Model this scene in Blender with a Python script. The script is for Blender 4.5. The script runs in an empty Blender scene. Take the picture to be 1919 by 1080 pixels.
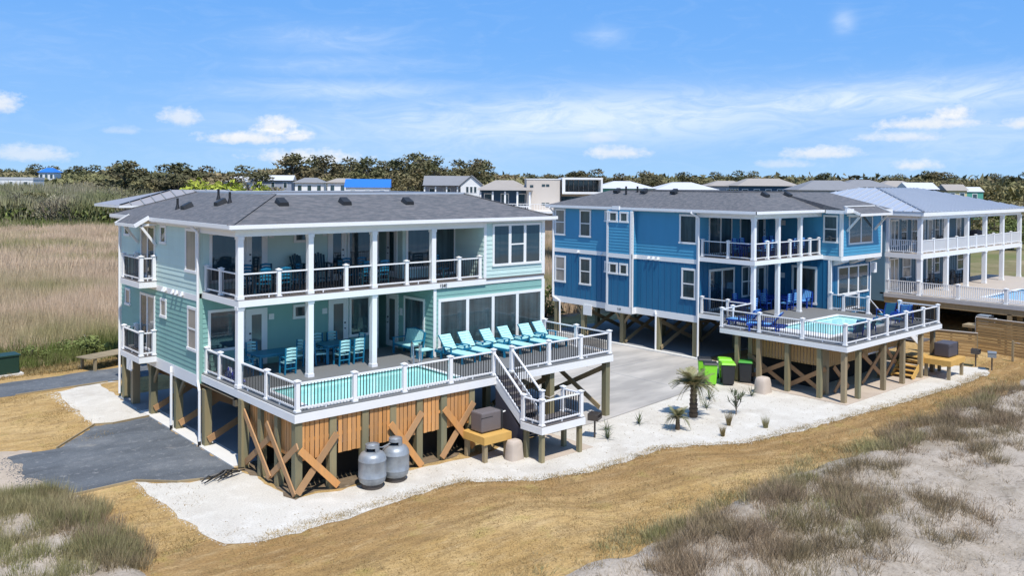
import bpy, math, random
import numpy as np
from mathutils import Vector, Matrix, Euler

C = bpy.context.scene.collection
SC = bpy.context.scene
D = bpy.data
R = math.radians

# ------------------------------------------------------------------ camera
cam = D.cameras.new("camera")
cam.sensor_width = 36.0
cam.lens = 30.104
cam.shift_y = -0.0910
cam.clip_end = 6000
cam.clip_start = 0.1
camo = D.objects.new("camera", cam)
C.objects.link(camo)
_y, _t, _r = 0.7233, 0.0139, 0.0064
_f = Vector((math.sin(_y), math.cos(_y), 0)); _rt = Vector((math.cos(_y), -math.sin(_y), 0)); _u = Vector((0, 0, 1))
_f2 = _f * math.cos(_t) - _u * math.sin(_t); _u2 = _f * math.sin(_t) + _u * math.cos(_t)
_r3 = _rt * math.cos(_r) + _u2 * math.sin(_r); _u3 = -_rt * math.sin(_r) + _u2 * math.cos(_r)
m = Matrix((( _r3.x, _u3.x, -_f2.x, -12.1957), (_r3.y, _u3.y, -_f2.y, -27.7528), (_r3.z, _u3.z, -_f2.z, 9.6026), (0, 0, 0, 1)))
camo.matrix_world = m
SC.camera = camo

# ------------------------------------------------------------------ render / view
SC.view_settings.view_transform = 'Standard'
SC.view_settings.look = 'None'
SC.view_settings.exposure = 0.40
SC.view_settings.gamma = 1.0
SC.view_settings.use_curve_mapping = False
SC.cycles.max_bounces = 5
SC.cycles.diffuse_bounces = 3
SC.cycles.glossy_bounces = 3
SC.cycles.transmission_bounces = 2
SC.cycles.caustics_reflective = False
SC.cycles.caustics_refractive = False
SC.cycles.use_denoising = True

# ------------------------------------------------------------------ sun and sky
SUN = Vector((-0.19, -0.54, 1.0)).normalized()
sl = D.lights.new("sun", 'SUN'); sl.energy = 3.75; sl.angle = R(0.5); sl.color = (1.0, 0.955, 0.88)
so = D.objects.new("sun", sl); C.objects.link(so)
so.rotation_euler = (-SUN).to_track_quat('-Z', 'Y').to_euler()
so.location = (0, -30, 60)

world = D.worlds.new("World"); SC.world = world; world.use_nodes = True
wn = world.node_tree; wn.nodes.clear()

class NT:
    """small helper to write node graphs"""
    def __init__(s, t): s.t = t
    def n(s, typ, **k):
        x = s.t.nodes.new(typ)
        for a, b in k.items(): setattr(x, a, b)
        return x
    def l(s, a, b): s.t.links.new(a, b)
    def val(s, sock, v):
        if hasattr(v, 'is_output') or isinstance(v, bpy.types.NodeSocket): s.l(v, sock)
        else: sock.default_value = v
    def math(s, op, a, b=0.0, c=0.0, clamp=False):
        x = s.n('ShaderNodeMath', operation=op, use_clamp=clamp)
        s.val(x.inputs[0], a); s.val(x.inputs[1], b); s.val(x.inputs[2], c)
        return x.outputs[0]
    def ramp(s, f, stops, interp='LINEAR'):
        x = s.n('ShaderNodeValToRGB'); x.color_ramp.interpolation = interp
        e = x.color_ramp.elements
        while len(e) < len(stops): e.new(0.5)
        for i, (p, c) in enumerate(stops):
            e[i].position = p; e[i].color = (c[0], c[1], c[2], 1) if not isinstance(c, (int, float)) else (c, c, c, 1)
        s.l(f, x.inputs[0]); return x.outputs[0]
    def noise(s, vec, scale, detail=4, rough=0.55, dist=0.0):
        x = s.n('ShaderNodeTexNoise'); x.inputs['Scale'].default_value = scale
        x.inputs['Detail'].default_value = detail; x.inputs['Roughness'].default_value = rough
        x.inputs['Distortion'].default_value = dist
        if vec is not None: s.l(vec, x.inputs['Vector'])
        return x.outputs[0]
    def mix(s, f, a, b):
        x = s.n('ShaderNodeMix', data_type='RGBA')
        s.val(x.inputs[0], f)
        for k, v in ((6, a), (7, b)):
            if isinstance(v, (tuple, list)): x.inputs[k].default_value = (v[0], v[1], v[2], 1)
            else: s.l(v, x.inputs[k])
        return x.outputs[2]
    def mapping(s, vec, scale=(1, 1, 1), rot=(0, 0, 0), loc=(0, 0, 0)):
        x = s.n('ShaderNodeMapping'); x.inputs['Scale'].default_value = scale
        x.inputs['Rotation'].default_value = rot; x.inputs['Location'].default_value = loc
        s.l(vec, x.inputs['Vector']); return x.outputs[0]

W = NT(wn)
sky = W.n('ShaderNodeTexSky', sky_type='NISHITA')
sky.sun_disc = False
sky.sun_elevation = math.asin(SUN.z)
sky.sun_rotation = math.atan2(SUN.x, SUN.y)
sky.altitude = 10; sky.air_density = 1.0; sky.dust_density = 0.35; sky.ozone_density = 1.6
tc = W.n('ShaderNodeTexCoord')
sep = W.n('ShaderNodeSeparateXYZ'); W.l(tc.outputs['Generated'], sep.inputs[0])
azm = W.math('MULTIPLY', W.math('ARCTAN2', sep.outputs[0], sep.outputs[1]), 57.29578)
elv = W.math('MULTIPLY', W.math('ARCSINE', sep.outputs[2]), 57.29578)
cmb = W.n('ShaderNodeCombineXYZ'); W.l(azm, cmb.inputs[0]); W.l(elv, cmb.inputs[1])
ae = cmb.outputs[0]
# cumulus: a low, sparse band of fair-weather clouds
edge = W.math('ADD', W.math('MULTIPLY', W.math('SUBTRACT', W.noise(W.mapping(ae, (1, 1.5, 1)), 0.75, 6, 0.62), 0.5), 2.6),
              W.math('MULTIPLY', W.math('SUBTRACT', W.noise(W.mapping(ae, (1, 1.3, 1)), 2.6, 4, 0.6), 0.5), 1.2))
acc = None; shade = None
for (a, e, w, h, s) in ((24.3, 2.7, 3.5, .62, 1.), (26.0, 3.4, 1.6, .95, 1.), (27.3, 2.9, 1.3, .6, .9), (20.3, 3.9, 1.3, .85, .72), (10.4, 4.3, 1.5, 1.0, .9), (17.0, 3.0, 1.2, .4, .35),
                        (28.0, 1.5, 4.2, .75, .9), (12.0, 1.5, 2.6, .8, .62), (48.5, 2.0, 2.6, .62, .82), (47.2, 3.0, 1.6, .55, .38), (67.3, 3.7, 3.3, .6, .95), (68.6, 4.2, 1.6, .6, .95), (65.8, 2.9, 2.6, .45, .7),
                        (61.3, 1.95, 2.9, .6, .85), (66.8, 1.2, 1.7, .5, .8), (72.3, 3.6, 1.5, .5, .9), (58.8, 1.3, 2.0, .4, .45),
                        (-8, 3.4, 4, 1.1, .9), (-27, 2.5, 5, .8, .9), (-52, 3.6, 4, 1.2, .9), (-80, 2.6, 5, .8, .8), (88, 3.1, 5, .9, .9), (106, 2.5, 4, 1., .9), (131, 3.4, 5, .8, .9), (160, 3, 4, 1, .9), (-115, 3, 5, 1, .9), (-150, 3.2, 5, .9, .9)):
    dx = W.math('DIVIDE', W.math('SUBTRACT', azm, a), w)
    dy = W.math('DIVIDE', W.math('SUBTRACT', elv, e), h)
    dy2 = W.math('MULTIPLY', dy, W.math('ADD', 1.0, W.math('MULTIPLY', W.math('LESS_THAN', dy, 0.0), 0.7)))
    d = W.math('SQRT', W.math('ADD', W.math('MULTIPLY', dx, dx), W.math('MULTIPLY', dy2, dy2)))
    v = W.math('ADD', W.math('SUBTRACT', 1.0, d), W.math('MULTIPLY', edge, 0.62))
    v = W.math('MULTIPLY', W.math('SMOOTH_MIN', W.math('MULTIPLY', W.math('MAXIMUM', v, 0.0), 1.45), 1.0, 0.4), s)
    acc = v if acc is None else W.math('MAXIMUM', acc, v)
    q = W.math('ADD', W.math('MULTIPLY', dy, 0.5), W.math('MULTIPLY', edge, 0.35))
    sh = W.math('MULTIPLY', W.math('GREATER_THAN', v, 0.02), q)
    shade = sh if shade is None else W.math('ADD', shade, sh)
cum = W.math('MULTIPLY', acc, 0.95, clamp=True)
# cirrus: long streaks on a high flat layer
elc = W.math('MAXIMUM', sep.outputs[2], 0.015)
cx = W.math('DIVIDE', sep.outputs[0], elc); cyy = W.math('DIVIDE', sep.outputs[1], elc)
cc = W.n('ShaderNodeCombineXYZ'); W.l(cx, cc.inputs[0]); W.l(cyy, cc.inputs[1])
st = W.noise(W.mapping(ae, (.22, .80, 1), (0, 0, R(-14)), (0, 0, 3)), 1.0, 8, 0.66, 1.8)
big = W.noise(W.mapping(ae, (.06, .22, 1), (0, 0, R(-6)), (2.2, .4, 0)), 1.0, 3, 0.5)
band = None
for (a, e, w, h, s) in ((46, 4.3, 18, 1.7, 1.0), (64, 5.3, 14, 1.1, .95), (30, 5.9, 8, .7, .6), (30, 7.6, 6, .7, .3), (29, 9.2, 5, .9, .35), (70, 3.0, 10, 2.2, .45), (36, 2.6, 12, 1.6, .35), (47.5, 9.8, 1.2, .6, .3), (62.5, 10.1, .6, .7, .4),
                        (-30, 6, 30, 2.2, .6), (110, 5.5, 25, 2.2, .7), (165, 6, 25, 2, .6), (-110, 5, 30, 2, .6), (-150, 7, 20, 2, .5)):
    dx = W.math('DIVIDE', W.math('SUBTRACT', azm, a), w)
    dy = W.math('DIVIDE', W.math('SUBTRACT', W.math('SUBTRACT', elv, e), W.math('MULTIPLY', W.math('SUBTRACT', azm, a), 0.03)), h)
    g = W.math('MULTIPLY', W.math('EXPONENT', W.math('MULTIPLY', W.math('ADD', W.math('MULTIPLY', dx, dx), W.math('MULTIPLY', dy, dy)), -1.0)), s)
    band = g if band is None else W.math('MAXIMUM', band, g)
cir = W.math('MULTIPLY', band, W.ramp(W.math('ADD', W.math('MULTIPLY', st, 0.75), W.math('MULTIPLY', big, 0.35)), ((0.34, 0.30), (0.62, 1.0))))
cir = W.math('ADD', cir, W.math('MULTIPLY', W.ramp(st, ((0.5, 0.0), (0.8, 1.0))), 0.10), clamp=True)
SKY_STRENGTH = 0.105
hsv = W.n('ShaderNodeHueSaturation'); hsv.inputs['Saturation'].default_value = 1.12; hsv.inputs['Value'].default_value = 1.0; hsv.inputs['Hue'].default_value = 0.5
W.l(sky.outputs[0], hsv.inputs['Color'])
k = 1.0 / SKY_STRENGTH
# thin high haze: the clear sky pales to light blue towards the horizon, all the way round
hz_ = W.math('EXPONENT', W.math('MULTIPLY', W.math('MAXIMUM', elv, 0.0), -1.0 / 4.6))
clear = W.mix(W.math('MULTIPLY', W.math('EXPONENT', W.math('MULTIPLY', W.math('MAXIMUM', elv, 0.0), -1.0 / 70.0)), 0.95), hsv.outputs[0],
              W.mix(hz_, (0.092 * k, 0.305 * k, 0.75 * k), (0.30 * k, 0.52 * k, 0.77 * k)))
s1 = W.mix(W.math('MULTIPLY', cir, 0.80), clear, (0.66 * k, 0.74 * k, 0.83 * k))
ccol = W.mix(W.math('ADD', W.math('MULTIPLY', shade, 0.5), 0.5, clamp=True), (0.52 * k, 0.58 * k, 0.67 * k), (0.80 * k, 0.80 * k, 0.80 * k))
s2 = W.mix(cum, s1, ccol)
bg = W.n('ShaderNodeBackground'); bg.inputs['Strength'].default_value = SKY_STRENGTH
W.l(s2, bg.inputs['Color'])
wo = W.n('ShaderNodeOutputWorld'); W.l(bg.outputs[0], wo.inputs['Surface'])

# ------------------------------------------------------------------ materials
MATS = {}
def mat(name, col, rough=.6, var=.12, scale=3.0, col2=None, c2scale=1.0, c2stops=(0.4, 0.62), bump=0.0, bscale=20.0, metal=0.0, spec=0.4,
        rnd=0.0, stretch=(1, 1, 1), coord='Position', emit=None, bumpd=0.02, isl=0.0):
    if name in MATS: return MATS[name]
    m = D.materials.new(name); m.use_nodes = True
    t = m.node_tree; t.nodes.clear(); N = NT(t)
    out = N.n('ShaderNodeOutputMaterial'); b = N.n('ShaderNodeBsdfPrincipled')
    N.l(b.outputs[0], out.inputs[0])
    if coord == 'Position':
        g = N.n('ShaderNodeNewGeometry'); vec = g.outputs['Position']
    else:
        g = N.n('ShaderNodeTexCoord'); vec = g.outputs[coord]
    vec = N.mapping(vec, stretch)
    n1 = N.noise(vec, scale, 5, .6)
    base = col
    if col2 is not None:
        base = N.mix(N.ramp(N.noise(vec, c2scale, 4, .6), ((c2stops[0], 0.0), (c2stops[1], 1.0))), col, col2)
    fac = N.math('ADD', 1.0 - var, N.math('MULTIPLY', n1, 2 * var))
    if rnd:
        oi = N.n('ShaderNodeObjectInfo')
        fac = N.math('MULTIPLY', fac, N.math('ADD', 1 - rnd, N.math('MULTIPLY', oi.outputs['Random'], 2 * rnd)))
    if isl:
        gi = N.n('ShaderNodeNewGeometry')
        fac = N.math('MULTIPLY', fac, N.math('ADD', 1 - isl, N.math('MULTIPLY', gi.outputs['Random Per Island'], 2 * isl)))
    mul = N.n('ShaderNodeMix', data_type='RGBA', blend_type='MULTIPLY'); mul.inputs[0].default_value = 1.0
    if isinstance(base, tuple): mul.inputs[6].default_value = (*base, 1)
    else: N.l(base, mul.inputs[6])
    cmbc = N.n('ShaderNodeCombineColor'); 
    for i in range(3): N.l(fac, cmbc.inputs[i])
    N.l(cmbc.outputs[0], mul.inputs[7])
    N.l(mul.outputs[2], b.inputs['Base Color'])
    b.inputs['Roughness'].default_value = rough; b.inputs['Metallic'].default_value = metal
    b.inputs['Specular IOR Level'].default_value = spec
    if bump:
        bp = N.n('ShaderNodeBump'); bp.inputs['Strength'].default_value = bump; bp.inputs['Distance'].default_value = bumpd
        N.l(N.noise(vec, bscale, 4, .6), bp.inputs['Height']); N.l(bp.outputs[0], b.inputs['Normal'])
    MATS[name] = m
    return m

WHITE = mat('white_trim', (.80, .80, .79), .5, .05, 2)
WHITEP = mat('white_vinyl', (.82, .82, .82), .35, .04, 2)
MINT = mat('mint_siding', (.52, .675, .635), .55, .09, 1.1, rnd=.035, stretch=(1.5, 1.5, .35))
TEAL = mat('teal_siding', (.215, .405, .365), .55, .1, 1.1, rnd=.04, stretch=(1.5, 1.5, .35))
AZURE = mat('azure_siding', (.07, .30, .48), .5, .1, 1.0, stretch=(1.5, 1.5, .3))
NAVY = mat('navy_siding', (.017, .138, .275), .5, .13, 1.0, stretch=(1.5, 1.5, .3))
SLATEB = mat('slate_blue_siding', (.10, .185, .25), .55, .06, 1.5)
SHINGLE = mat('shingle_roof', (.096, .101, .110), .85, .42, 7, col2=(.152, .147, .152), c2scale=3.2, bump=.6, bscale=12, stretch=(.7, 1.6, 4))
REARM = mat('rear_metal_roof', (.36, .345, .35), .45, .06, 1, metal=.2)
METALR = mat('metal_roof', (.52, .55, .60), .35, .05, 1, metal=.3)
DECK = mat('deck_board', (.17, .172, .172), .7, .1, 1.4, stretch=(.6, 6, 1), bump=.15, bscale=3)
BROWND = mat('brown_decking', (.13, .115, .11), .7, .1, 1.4)
TAND = mat('tan_decking', (.46, .40, .34), .7, .08, 1.4)
CEDAR = mat('cedar_wood', (.62, .295, .095), .7, .18, 1.2, col2=(.52, .27, .11), c2scale=.8, rnd=.2, stretch=(6, 6, .8), bump=.2, bscale=6)
BRACE = mat('brace_wood', (.42, .24, .115), .75, .15, 1.5, rnd=.12, stretch=(3, 3, 3), bump=.2, bscale=9)
PILE = mat('piling_wood', (.265, .215, .115), .8, .22, 2.0, col2=(.20, .195, .12), c2scale=.7, rnd=.15, stretch=(4, 4, .5), bump=.3, bscale=8)
OLDW = mat('weathered_wood', (.30, .235, .14), .8, .2, 2.0, rnd=.16, stretch=(4, 4, .5), bump=.3, bscale=8)
YELW = mat('new_pine_wood', (.60, .36, .10), .7, .14, 1.6, rnd=.08, stretch=(2, 6, 2))
SLATW = mat('fence_wood', (.40, .25, .105), .75, .16, 1.4, rnd=.14, stretch=(1, 1, 5), bump=.2, bscale=5)
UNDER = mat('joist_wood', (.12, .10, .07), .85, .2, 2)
BLACKM = mat('black_metal', (.02, .02, .022), .45, .05, 2)
DARKP = mat('dark_plastic', (.025, .027, .03), .5, .08, 2)
GREYP = mat('grey_plastic', (.15, .13, .13), .55, .08, 2)
CHAR = mat('charcoal_plastic', (.075, .07, .085), .5, .08, 2)
STEEL = mat('tank_paint', (.34, .37, .395), .42, .12, 3, metal=.3, col2=(.25, .27, .29), c2scale=3)
RUST = mat('grill_steel', (.10, .085, .075), .6, .3, 8, metal=.4)
GALV = mat('galvanised_steel', (.32, .34, .35), .5, .15, 6, metal=.5)
CHROME = mat('chrome', (.75, .76, .78), .12, .02, 2, metal=1.0)
LIME = mat('lime_plastic', (.24, .66, .035), .45, .06, 2)
GREENP = mat('green_lid_plastic', (.05, .30, .03), .45, .06, 2)
AQUA = mat('aqua_slat', (.42, .74, .735), .5, .05, 2)
BLUEF = mat('teal_blue_frame', (.012, .17, .29), .5, .06, 2)
DTEAL = mat('dark_teal_frame', (.008, .055, .085), .5, .06, 2)
ROYAL = mat('royal_blue_frame', (.012, .055, .34), .5, .06, 2)
SKYB = mat('sky_blue_slat', (.16, .42, .80), .5, .05, 2)
SLING = mat('blue_sling', (.02, .14, .24), .7, .06, 6)
BEIGE = mat('beige_stucco', (.56, .50, .44), .8, .05, 1)
ROCKM = mat('fake_rock', (.50, .42, .35), .85, .16, 3, bump=.5, bscale=6)
CONC = mat('concrete', (.50, .465, .42), .85, .14, .35, col2=(.33, .31, .285), c2scale=.3, stretch=(.5, 1.6, 1), bump=.15, bscale=30)
SLABM = mat('slab_concrete', (.26, .27, .28), .8, .1, .6)
PALECONC = mat('pale_concrete', (.66, .64, .60), .85, .1, 1.2)
GREENBOX = mat('dark_green_paint', (.015, .045, .03), .5, .05, 2)
PAPER = mat('sign_paper', (.72, .74, .74), .6, .12, 9)
SHADEB = mat('shade_board', (.030, .027, .022), .9, .1, 2)  # deep shade behind the slats, put into the base colour
INK = mat('black_lettering', (.01, .01, .012), .5, .02, 2)
TOWEL = mat('blue_towel', (.05, .06, .42), .9, .1, 3, col2=(.6, .62, .75), c2scale=9, c2stops=(.5, .55))

def glass_mat(name, tint, refl=.5, rough=.04, col2=None, sc=.45):
    m = D.materials.new(name); m.use_nodes = True; t = m.node_tree; t.nodes.clear(); N = NT(t)
    out = N.n('ShaderNodeOutputMaterial'); b = N.n('ShaderNodeBsdfPrincipled'); N.l(b.outputs[0], out.inputs[0])
    g = N.n('ShaderNodeNewGeometry')
    n1 = N.noise(N.mapping(g.outputs['Position'], (1, 1, .8)), sc, 3, .5)
    n2 = N.noise(N.mapping(g.outputs['Position'], (2.4, 2.4, .12)), 1.3, 3, .6)
    c = N.mix(N.ramp(N.math('ADD', N.math('MULTIPLY', n1, .5), N.math('MULTIPLY', n2, .5)), ((.40, 0.0), (.62, 1.0))), tint, col2 or tuple(x * 3.2 for x in tint))
    N.l(c, b.inputs['Base Color']); b.inputs['Roughness'].default_value = rough
    b.inputs['Specular IOR Level'].default_value = refl; b.inputs['IOR'].default_value = 1.52
    bp = N.n('ShaderNodeBump'); bp.inputs['Strength'].default_value = .05; bp.inputs['Distance'].default_value = .03
    N.l(N.noise(g.outputs['Position'], 1.1, 2, .5), bp.inputs['Height']); N.l(bp.outputs[0], b.inputs['Normal'])
    MATS[name] = m; return m
GLASS = glass_mat('window_glass', (.020, .034, .040), .8)
GLASSB = glass_mat('blue_window_glass', (.014, .034, .048), .9, col2=(.03, .06, .075))
BLIND = glass_mat('blind_behind_glass', (.24, .225, .20), .6, .08, col2=(.33, .31, .28), sc=1.2)
FROST = glass_mat('frosted_door_glass', (.085, .115, .115), .6, .1, col2=(.14, .17, .165))

def water_mat(name, c1, c2):
    m = D.materials.new(name); m.use_nodes = True; t = m.node_tree; t.nodes.clear(); N = NT(t)
    out = N.n('ShaderNodeOutputMaterial'); b = N.n('ShaderNodeBsdfPrincipled'); N.l(b.outputs[0], out.inputs[0])
    g = N.n('ShaderNodeNewGeometry'); p = g.outputs['Position']
    c = N.mix(N.ramp(N.noise(p, .55, 3, .5, 1.2), ((.35, 0.0), (.68, 1.0))), c1, c2)
    N.l(c, b.inputs['Base Color']); b.inputs['Roughness'].default_value = .06; b.inputs['IOR'].default_value = 1.33
    bp = N.n('ShaderNodeBump'); bp.inputs['Strength'].default_value = .25; bp.inputs['Distance'].default_value = .03
    N.l(N.noise(p, 4.0, 3, .5), bp.inputs['Height']); N.l(bp.outputs[0], b.inputs['Normal'])
    MATS[name] = m; return m
WATER = water_mat('pool_water', (.34, .76, .70), (.43, .84, .78))
WATER2 = water_mat('pale_pool_water', (.36, .80, .80), (.50, .88, .86))
WATER3 = water_mat('blue_pool_water', (.12, .42, .75), (.25, .58, .85))

# ------------------------------------------------------------------ mesh helpers
class MB:
    def __init__(s): s.v = []; s.f = []
    def add(s, vs, fs):
        o = len(s.v); s.v += [tuple(x) for x in vs]; s.f += [tuple(i + o for i in q) for q in fs]; return s
    BOXF = ((0, 3, 2, 1), (4, 5, 6, 7), (0, 1, 5, 4), (1, 2, 6, 5), (2, 3, 7, 6), (3, 0, 4, 7))
    def box(s, x0, x1, y0, y1, z0, z1):
        return s.add([(x0, y0, z0), (x1, y0, z0), (x1, y1, z0), (x0, y1, z0), (x0, y0, z1), (x1, y0, z1), (x1, y1, z1), (x0, y1, z1)], MB.BOXF)
    def wb(s, F, u0, u1, n0, n1, z0, z1):
        P = lambda u, n, z: F.pt(u, n, z)
        return s.add([P(u0, n0, z0), P(u1, n0, z0), P(u1, n1, z0), P(u0, n1, z0), P(u0, n0, z1), P(u1, n0, z1), P(u1, n1, z1), P(u0, n1, z1)], MB.BOXF)
    def beam(s, p, q, w, h, up=(0, 0, 1)):
        p = Vector(p); q = Vector(q); d = (q - p).normalized(); up = Vector(up)
        a = d.cross(up)
        if a.length < 1e-4: a = d.cross(Vector((1, 0, 0)))
        a.normalize(); b = a.cross(d).normalized(); a *= w / 2; b *= h / 2
        return s.add([p - a - b, p + a - b, p + a + b, p - a + b, q - a - b, q + a - b, q + a + b, q - a + b], MB.BOXF)
    def cyl(s, p, q, r0, r1=None, n=10):
        r1 = r0 if r1 is None else r1
        p = Vector(p); q = Vector(q); d = (q - p).normalized()
        a = d.cross(Vector((0, 0, 1)))
        if a.length < 1e-4: a = Vector((1, 0, 0))
        a.normalize(); b = a.cross(d)
        vs = []
        for c, r in ((p, r0), (q, r1)):
            for i in range(n):
                t = 2 * math.pi * i / n; vs.append(c + a * (math.cos(t) * r) + b * (math.sin(t) * r))
        fs = [(i, (i + 1) % n, n + (i + 1) % n, n + i) for i in range(n)] + [tuple(range(n - 1, -1, -1)), tuple(range(n, 2 * n))]
        return s.add(vs, fs)
    def tube(s, pts, r, n=6):
        for a, b in zip(pts[:-1], pts[1:]): s.cyl(a, b, r, r, n)
        return s
    def lathe(s, prof, c=(0, 0, 0), n=20):
        vs = []; m_ = len(prof)
        for r, z in prof:
            for i in range(n):
                t = 2 * math.pi * i / n; vs.append((c[0] + r * math.cos(t), c[1] + r * math.sin(t), c[2] + z))
        fs = [(j * n + i, j * n + (i + 1) % n, (j + 1) * n + (i + 1) % n, (j + 1) * n + i) for j in range(m_ - 1) for i in range(n)]
        fs += [tuple(range(n - 1, -1, -1)), tuple(range((m_ - 1) * n, m_ * n))]
        return s.add(vs, fs)
    def prism(s, poly, z0, z1):
        n = len(poly)
        vs = [(x, y, z0) for x, y in poly] + [(x, y, z1) for x, y in poly]
        return s.add(vs, [tuple(range(n - 1, -1, -1)), tuple(range(n, 2 * n))] + [(i, (i + 1) % n, n + (i + 1) % n, n + i) for i in range(n)])
    def mesh(s, name, mt, smooth=False):
        me = D.meshes.new(name); me.from_pydata(s.v, [], s.f)
        if mt: me.materials.append(mt)
        if smooth: me.polygons.foreach_set('use_smooth', [True] * len(me.polygons))
        me.update(); return me
    def build(s, name, mt, parent=None, smooth=False, kind=None, bevel=0, label=None):
        o = D.objects.new(name, s.mesh(name, mt, smooth)); C.objects.link(o)
        if parent: o.parent = parent
        if kind: o['kind'] = kind
        if label: o['label'] = label
        if bevel:
            b = o.modifiers.new('bevel', 'BEVEL'); b.width = bevel; b.segments = 2; b.limit_method = 'ANGLE'
        return o

class WF:
    """frame of a wall: origin, direction along the wall, outward normal"""
    def __init__(s, o, u, n): s.o = o; s.u = u; s.n = n
    def pt(s, u, n, z): return (s.o[0] + s.u[0] * u + s.n[0] * n, s.o[1] + s.u[1] * u + s.n[1] * n, z)

def tag(o, label, cat, group=None, kind=None):
    if label: o['label'] = label
    if cat: o['category'] = cat
    if group: o['group'] = group
    if kind: o['kind'] = kind
    return o
def thing(name, label, cat, loc=(0, 0, 0), rz=0.0, group=None):
    o = D.objects.new(name, None); C.objects.link(o); o.location = loc; o.rotation_euler = (0, 0, rz)
    o.empty_display_size = .2
    return tag(o, label, cat, group)
def inst(mesh, name, parent=None, loc=(0, 0, 0), rot=(0, 0, 0), scale=(1, 1, 1)):
    o = D.objects.new(name, mesh); C.objects.link(o); o.location = loc; o.rotation_euler = rot; o.scale = scale
    if parent: o.parent = parent
    return o
def copy_tree(o, parent=None):
    c = o.copy(); C.objects.link(c)
    if parent: c.parent = parent
    for ch in list(o.children): copy_tree(ch, c)
    return c
class Maker:
    """first call hands out the built thing, later calls copies of it"""
    def __init__(s, root): s.root = root; s.used = False
    def put(s, loc, rz=0.0, label=None, scale=None):
        o = s.root if not s.used else copy_tree(s.root)
        s.used = True; o.location = loc; o.rotation_euler = (0, 0, rz)
        if label: o['label'] = label
        if scale: o.scale = (scale,) * 3
        return o
# ------------------------------------------------------------------ building components
def window(par, F, u0, u1, z0, z1, style='fixed', lites=1, pane=None, trim=.10, n0=0.0, mats=None):
    """style: fixed / dh (sash bar across the middle); lites side by side; one pane object per pane"""
    tm = mats or WHITE; pane = pane or GLASS
    b = MB()
    b.wb(F, u0, u1, n0, n0 + .055, z1 - trim, z1); b.wb(F, u0 - .02, u1 + .02, n0, n0 + .075, z0, z0 + trim)
    b.wb(F, u0, u0 + trim, n0, n0 + .05, z0 + trim, z1 - trim); b.wb(F, u1 - trim, u1, n0, n0 + .05, z0 + trim, z1 - trim)
    a0, a1 = u0 + trim, u1 - trim; w = (a1 - a0) / lites
    mw = .075 if lites > 2 else .06
    for i in range(1, lites): b.wb(F, a0 + i * w - mw, a0 + i * w + mw, n0, n0 + .05, z0 + trim, z1 - trim)
    o = b.build('window', tm, par)
    for i in range(lites):
        p0 = a0 + i * w + (mw if i else 0) + .0; p1 = a0 + (i + 1) * w - (mw if i < lites - 1 else 0)
        q0, q1 = z0 + trim, z1 - trim
        st = style[i] if isinstance(style, (list, tuple)) else style
        pm = pane[i] if isinstance(pane, (list, tuple)) else pane
        s = .035
        if st == 'dh':
            zm = (q0 + q1) / 2
            MB().wb(F, p0, p1, n0, n0 + .05, zm - .03, zm + .03).build('sash_bar', tm, o)
            MB().wb(F, p0, p1, n0, n0 + .031, q0, zm - .03).build('pane', pm, o)
            MB().wb(F, p0, p1, n0, n0 + .038, zm + .03, q1).build('pane', pm, o)
        else:
            MB().wb(F, p0, p1, n0, n0 + .033, q0, q1).build('pane', pm, o)
    return o

def door(par, F, u0, u1, z0, z1, glass=True, pane=None, side=1, trim=.09):
    b = MB()
    b.wb(F, u0, u1, 0, .05, z1 - trim, z1); b.wb(F, u0, u0 + trim, 0, .05, z0, z1 - trim); b.wb(F, u1 - trim, u1, 0, .05, z0, z1 - trim)
    a0, a1 = u0 + trim, u1 - trim; g = min(.14, (a1 - a0) * .22)
    b.wb(F, a0, a0 + g, 0, .042, z0, z1 - trim); b.wb(F, a1 - g, a1, 0, .042, z0, z1 - trim)
    b.wb(F, a0 + g, a1 - g, 0, .042, z0, z0 + .25); b.wb(F, a0 + g, a1 - g, 0, .042, z1 - trim - .14, z1 - trim)
    o = b.build('door', WHITE, par)
    MB().wb(F, a0 + g, a1 - g, 0, .033, z0 + .25, z1 - trim - .14).build('pane', pane or FROST, o)
    h = MB(); uu = a0 + g / 2 if side < 0 else a1 - g / 2
    h.wb(F, uu - .02, uu + .02, .042, .09, z0 + .98, z0 + 1.02); h.wb(F, uu - .03, uu + .03, .042, .07, z0 + 1.2, z0 + 1.26)
    h.build('handle', BLACKM, o)
    return o

RS = random.Random(21)
def lap_siding(par, F, u0, u1, z0, z1, mt, e=.185, single=True):
    n = max(1, round((z1 - z0) / e)); e = (z1 - z0) / n
    allb = MB()
    for k in range(n):
        z = z0 + k * e
        b = MB() if single else allb
        P = F.pt
        b.add([P(u0, .022, z), P(u1, .022, z), P(u1, .004, z + e), P(u0, .004, z + e), P(u0, 0, z), P(u1, 0, z)], [(0, 1, 2, 3), (4, 5, 1, 0), (0, 3, 4), (1, 5, 2)])
        if single:
            cuts = [u0] + sorted(RS.uniform(u0 + .6, u1 - .6) for _ in range(int((u1 - u0) / 3.4))) + [u1]
            for a, c_ in zip(cuts[:-1], cuts[1:]):
                if c_ - a < .08: continue
                g_ = .004 if c_ < u1 else 0
                MB().add([P(a, .022, z), P(c_ - g_, .022, z), P(c_ - g_, .004, z + e), P(a, .004, z + e), P(a, 0, z), P(c_ - g_, 0, z)], [(0, 1, 2, 3), (4, 5, 1, 0), (0, 3, 4), (1, 5, 2)]).build('siding_board', mt, par)
    if not single: allb.build('siding', mt, par, kind='stuff')

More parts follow.
